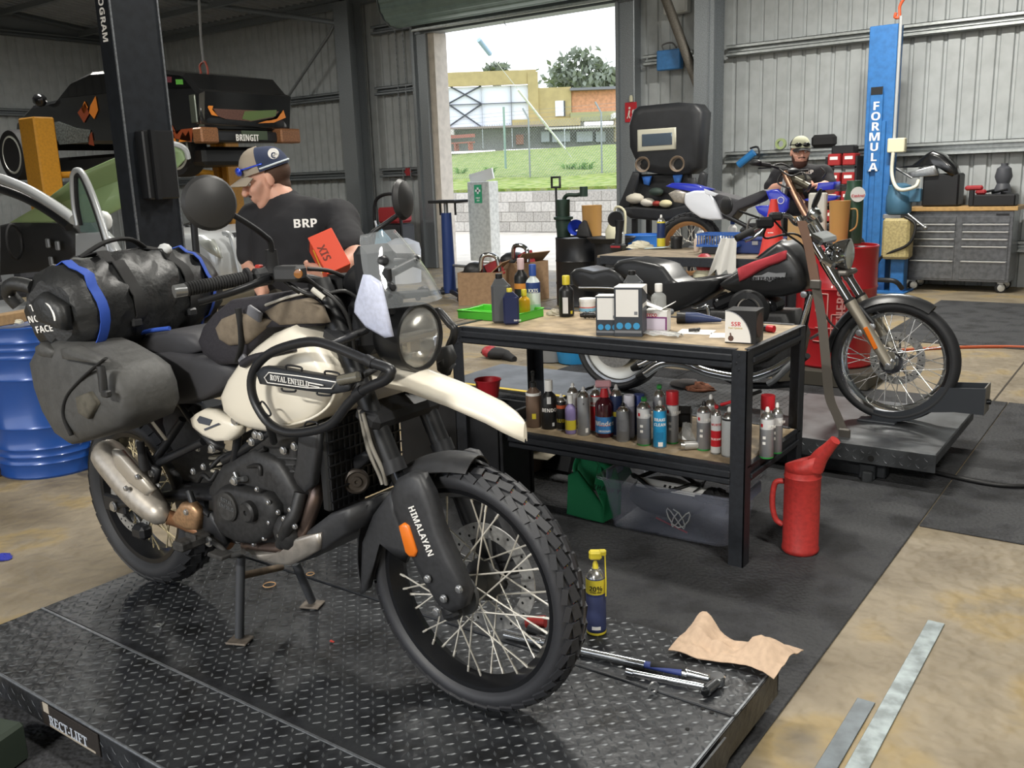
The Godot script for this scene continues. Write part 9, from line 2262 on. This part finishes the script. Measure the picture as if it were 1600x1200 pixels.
		part(t,"red_card",S.new().box(V3(0.16,a[5]+0.02,0.0),V3(0.2,0.2,0.1),0.005,Basis(V3(0,0,1),0.4)),mat("red_paint"))
	t = thing("glove_pair","black and red work gloves on the concrete behind the bench","gloves",fy(775,560,0.0))
	part(t,"gloves",S.new().blob(V3(0,0.05,0),V3(0.16,0.05,0.09),12).tube([V3(0.1,0.04,0),V3(0.24,0.02,0.05)],[0.05,0.03],8),rub)
	part(t,"cuff",S.new().blob(V3(-0.06,0.06,0.01),V3(0.07,0.055,0.09),10),mat("red_paint"))
	for a in [["wash_tub","grey plastic wash tub on the mat behind the bench",852,565,"8f9194"],["wash_tub","small blue plastic tub beside the grey wash tub",888,568,"2f8fc8"]]:
		t = thing(a[0],a[1],"tub",fy(a[2],a[3],0.009)+V3(0,0,-0.1))
		part(t,"tub_wall",S.new().lathe([Vector2(0.14,0),Vector2(0.17,0.14),Vector2(0.18,0.145),Vector2(0.16,0.14),Vector2(0.13,0.01),Vector2(0,0.01)],20,false),mat("wash_"+a[4],a[4],0.5))
	t = thing("generator","red and black generator against the wall by the doorway","generator",V3(fz(612,352,-12.2).x,0,-12.3))
	part(t,"tank",S.new().box(V3(0,1.0,0),V3(0.5,0.28,0.4),0.04),mat("red_paint"))
	part(t,"frame",S.new().tube(S.spl([V3(-0.3,0.4,0.2),V3(-0.3,1.15,0.2),V3(-0.1,1.35,0.2),V3(0.25,1.35,0.2),V3(0.32,1.15,0.2),V3(0.32,0.4,0.2)],4),0.03,8),sb)
	part(t,"trolley",S.new().box(V3(0,0.42,0),V3(0.6,0.84,0.4),0.04),mat("trolley_dark","303236",0.6))
	t = thing("mop","blue and white string mop leaning by the doorway","mop",V3(fz(598,400,-11.2).x,0,-11.2))
	part(t,"handle",S.new().tube([V3(0.1,0.0,0.0),W(586,345,-11.2,t)],0.018,8),mat("bike_white"))
	var mp := S.new()
	for i in 26: mp.tube([W(590,352,-11.2,t),W(588+i*0.8,372,-11.15,t),W(585+i*1.5,392+(i % 4)*3,-11.1,t)],0.012,4,false)
	part(t,"strings",mp,mat("mop_blue","8fb6cc",0.9)).set_meta("kind","stuff")
	t = thing("white_drum","white plastic drum behind the windscreen","drum",V3(fz(630,420,-10.9).x,0,-10.9))
	part(t,"shell",S.new().lathe([Vector2(0.28,0),Vector2(0.3,0.5),Vector2(0.28,0.62),Vector2(0.1,0.7),Vector2(0,0.7)],24),mat("drum_white","cfd2d8",0.4))
	for a in [[-0.56,-2.0,0.055,-3.24,"long galvanised steel strip lying on the concrete"],[-0.628,-1.9,0.052,-2.61,"shorter dark steel strip beside the long one"]]:
		t = thing("steel_strip",a[4],"steel strip",V3(a[0],0.0,a[3]))
		part(t,"strip",S.new().box(V3(0,0.003,-(a[3]- a[1])/2),V3(a[2],0.005,a[1]- a[3]),0.001),mat("strip_galv","8f9a9c",0.45,0.4,{"mottle": [0.45,1.6,0.015]})if a[0]> -0.6 else mat("strip_dark","5d666c",0.45,0.4,{"mottle": [0.3,1.6,0.015]}))
	t = thing("air_hose","orange air hose on the floor behind the cruiser wheel","hose",V3(-1.3,0,-8.3))
	part(t,"hose",S.new().tube(S.spl([V3(-0.6,0.012,0.1),V3(-0.1,0.012,-0.3),V3(0.4,0.012,-0.5),V3(1.5,0.012,-0.5)],6),0.014,8),mat("hose_orange","b85a38",0.6))
	t = thing("power_cable","black cable running right from the steel lift","cable",V3(-0.8,0.009,-5.0))
	part(t,"cable",S.new().tube(S.spl([V3(-0.1,0.012,0.1),V3(0.2,0.012,0.15),V3(0.6,0.012,0.0),V3(1.6,0.012,0.1)],6),0.012,8),mat("hose_black"))
	t = thing("green_crate","dark corner of a green metal case on the mat before the lift","case",fy(-30,1215,0.0)+V3(0,0.009,0))
	part(t,"case",S.new().box(V3(0,0.06,0),V3(0.16,0.12,0.2),0.01,Basis(V3(0,1,0),0.3)),mat("case_green","2f3a30",0.6))
	part(t,"latch",S.new().box(V3(0.08,0.07,0.02),V3(0.01,0.03,0.04),0.003,Basis(V3(0,1,0),0.3)),sb)

func _ready()-> void:
	setup_view()
	init_mats()
	build_setting()
	build_outside()
	build_lifts()
	build_himalayan()
	build_luggage()
	build_bench()
	build_lift_items()
	build_cruiser()
	build_dirt_bike()
	build_people()
	build_vehicles()
	build_back()
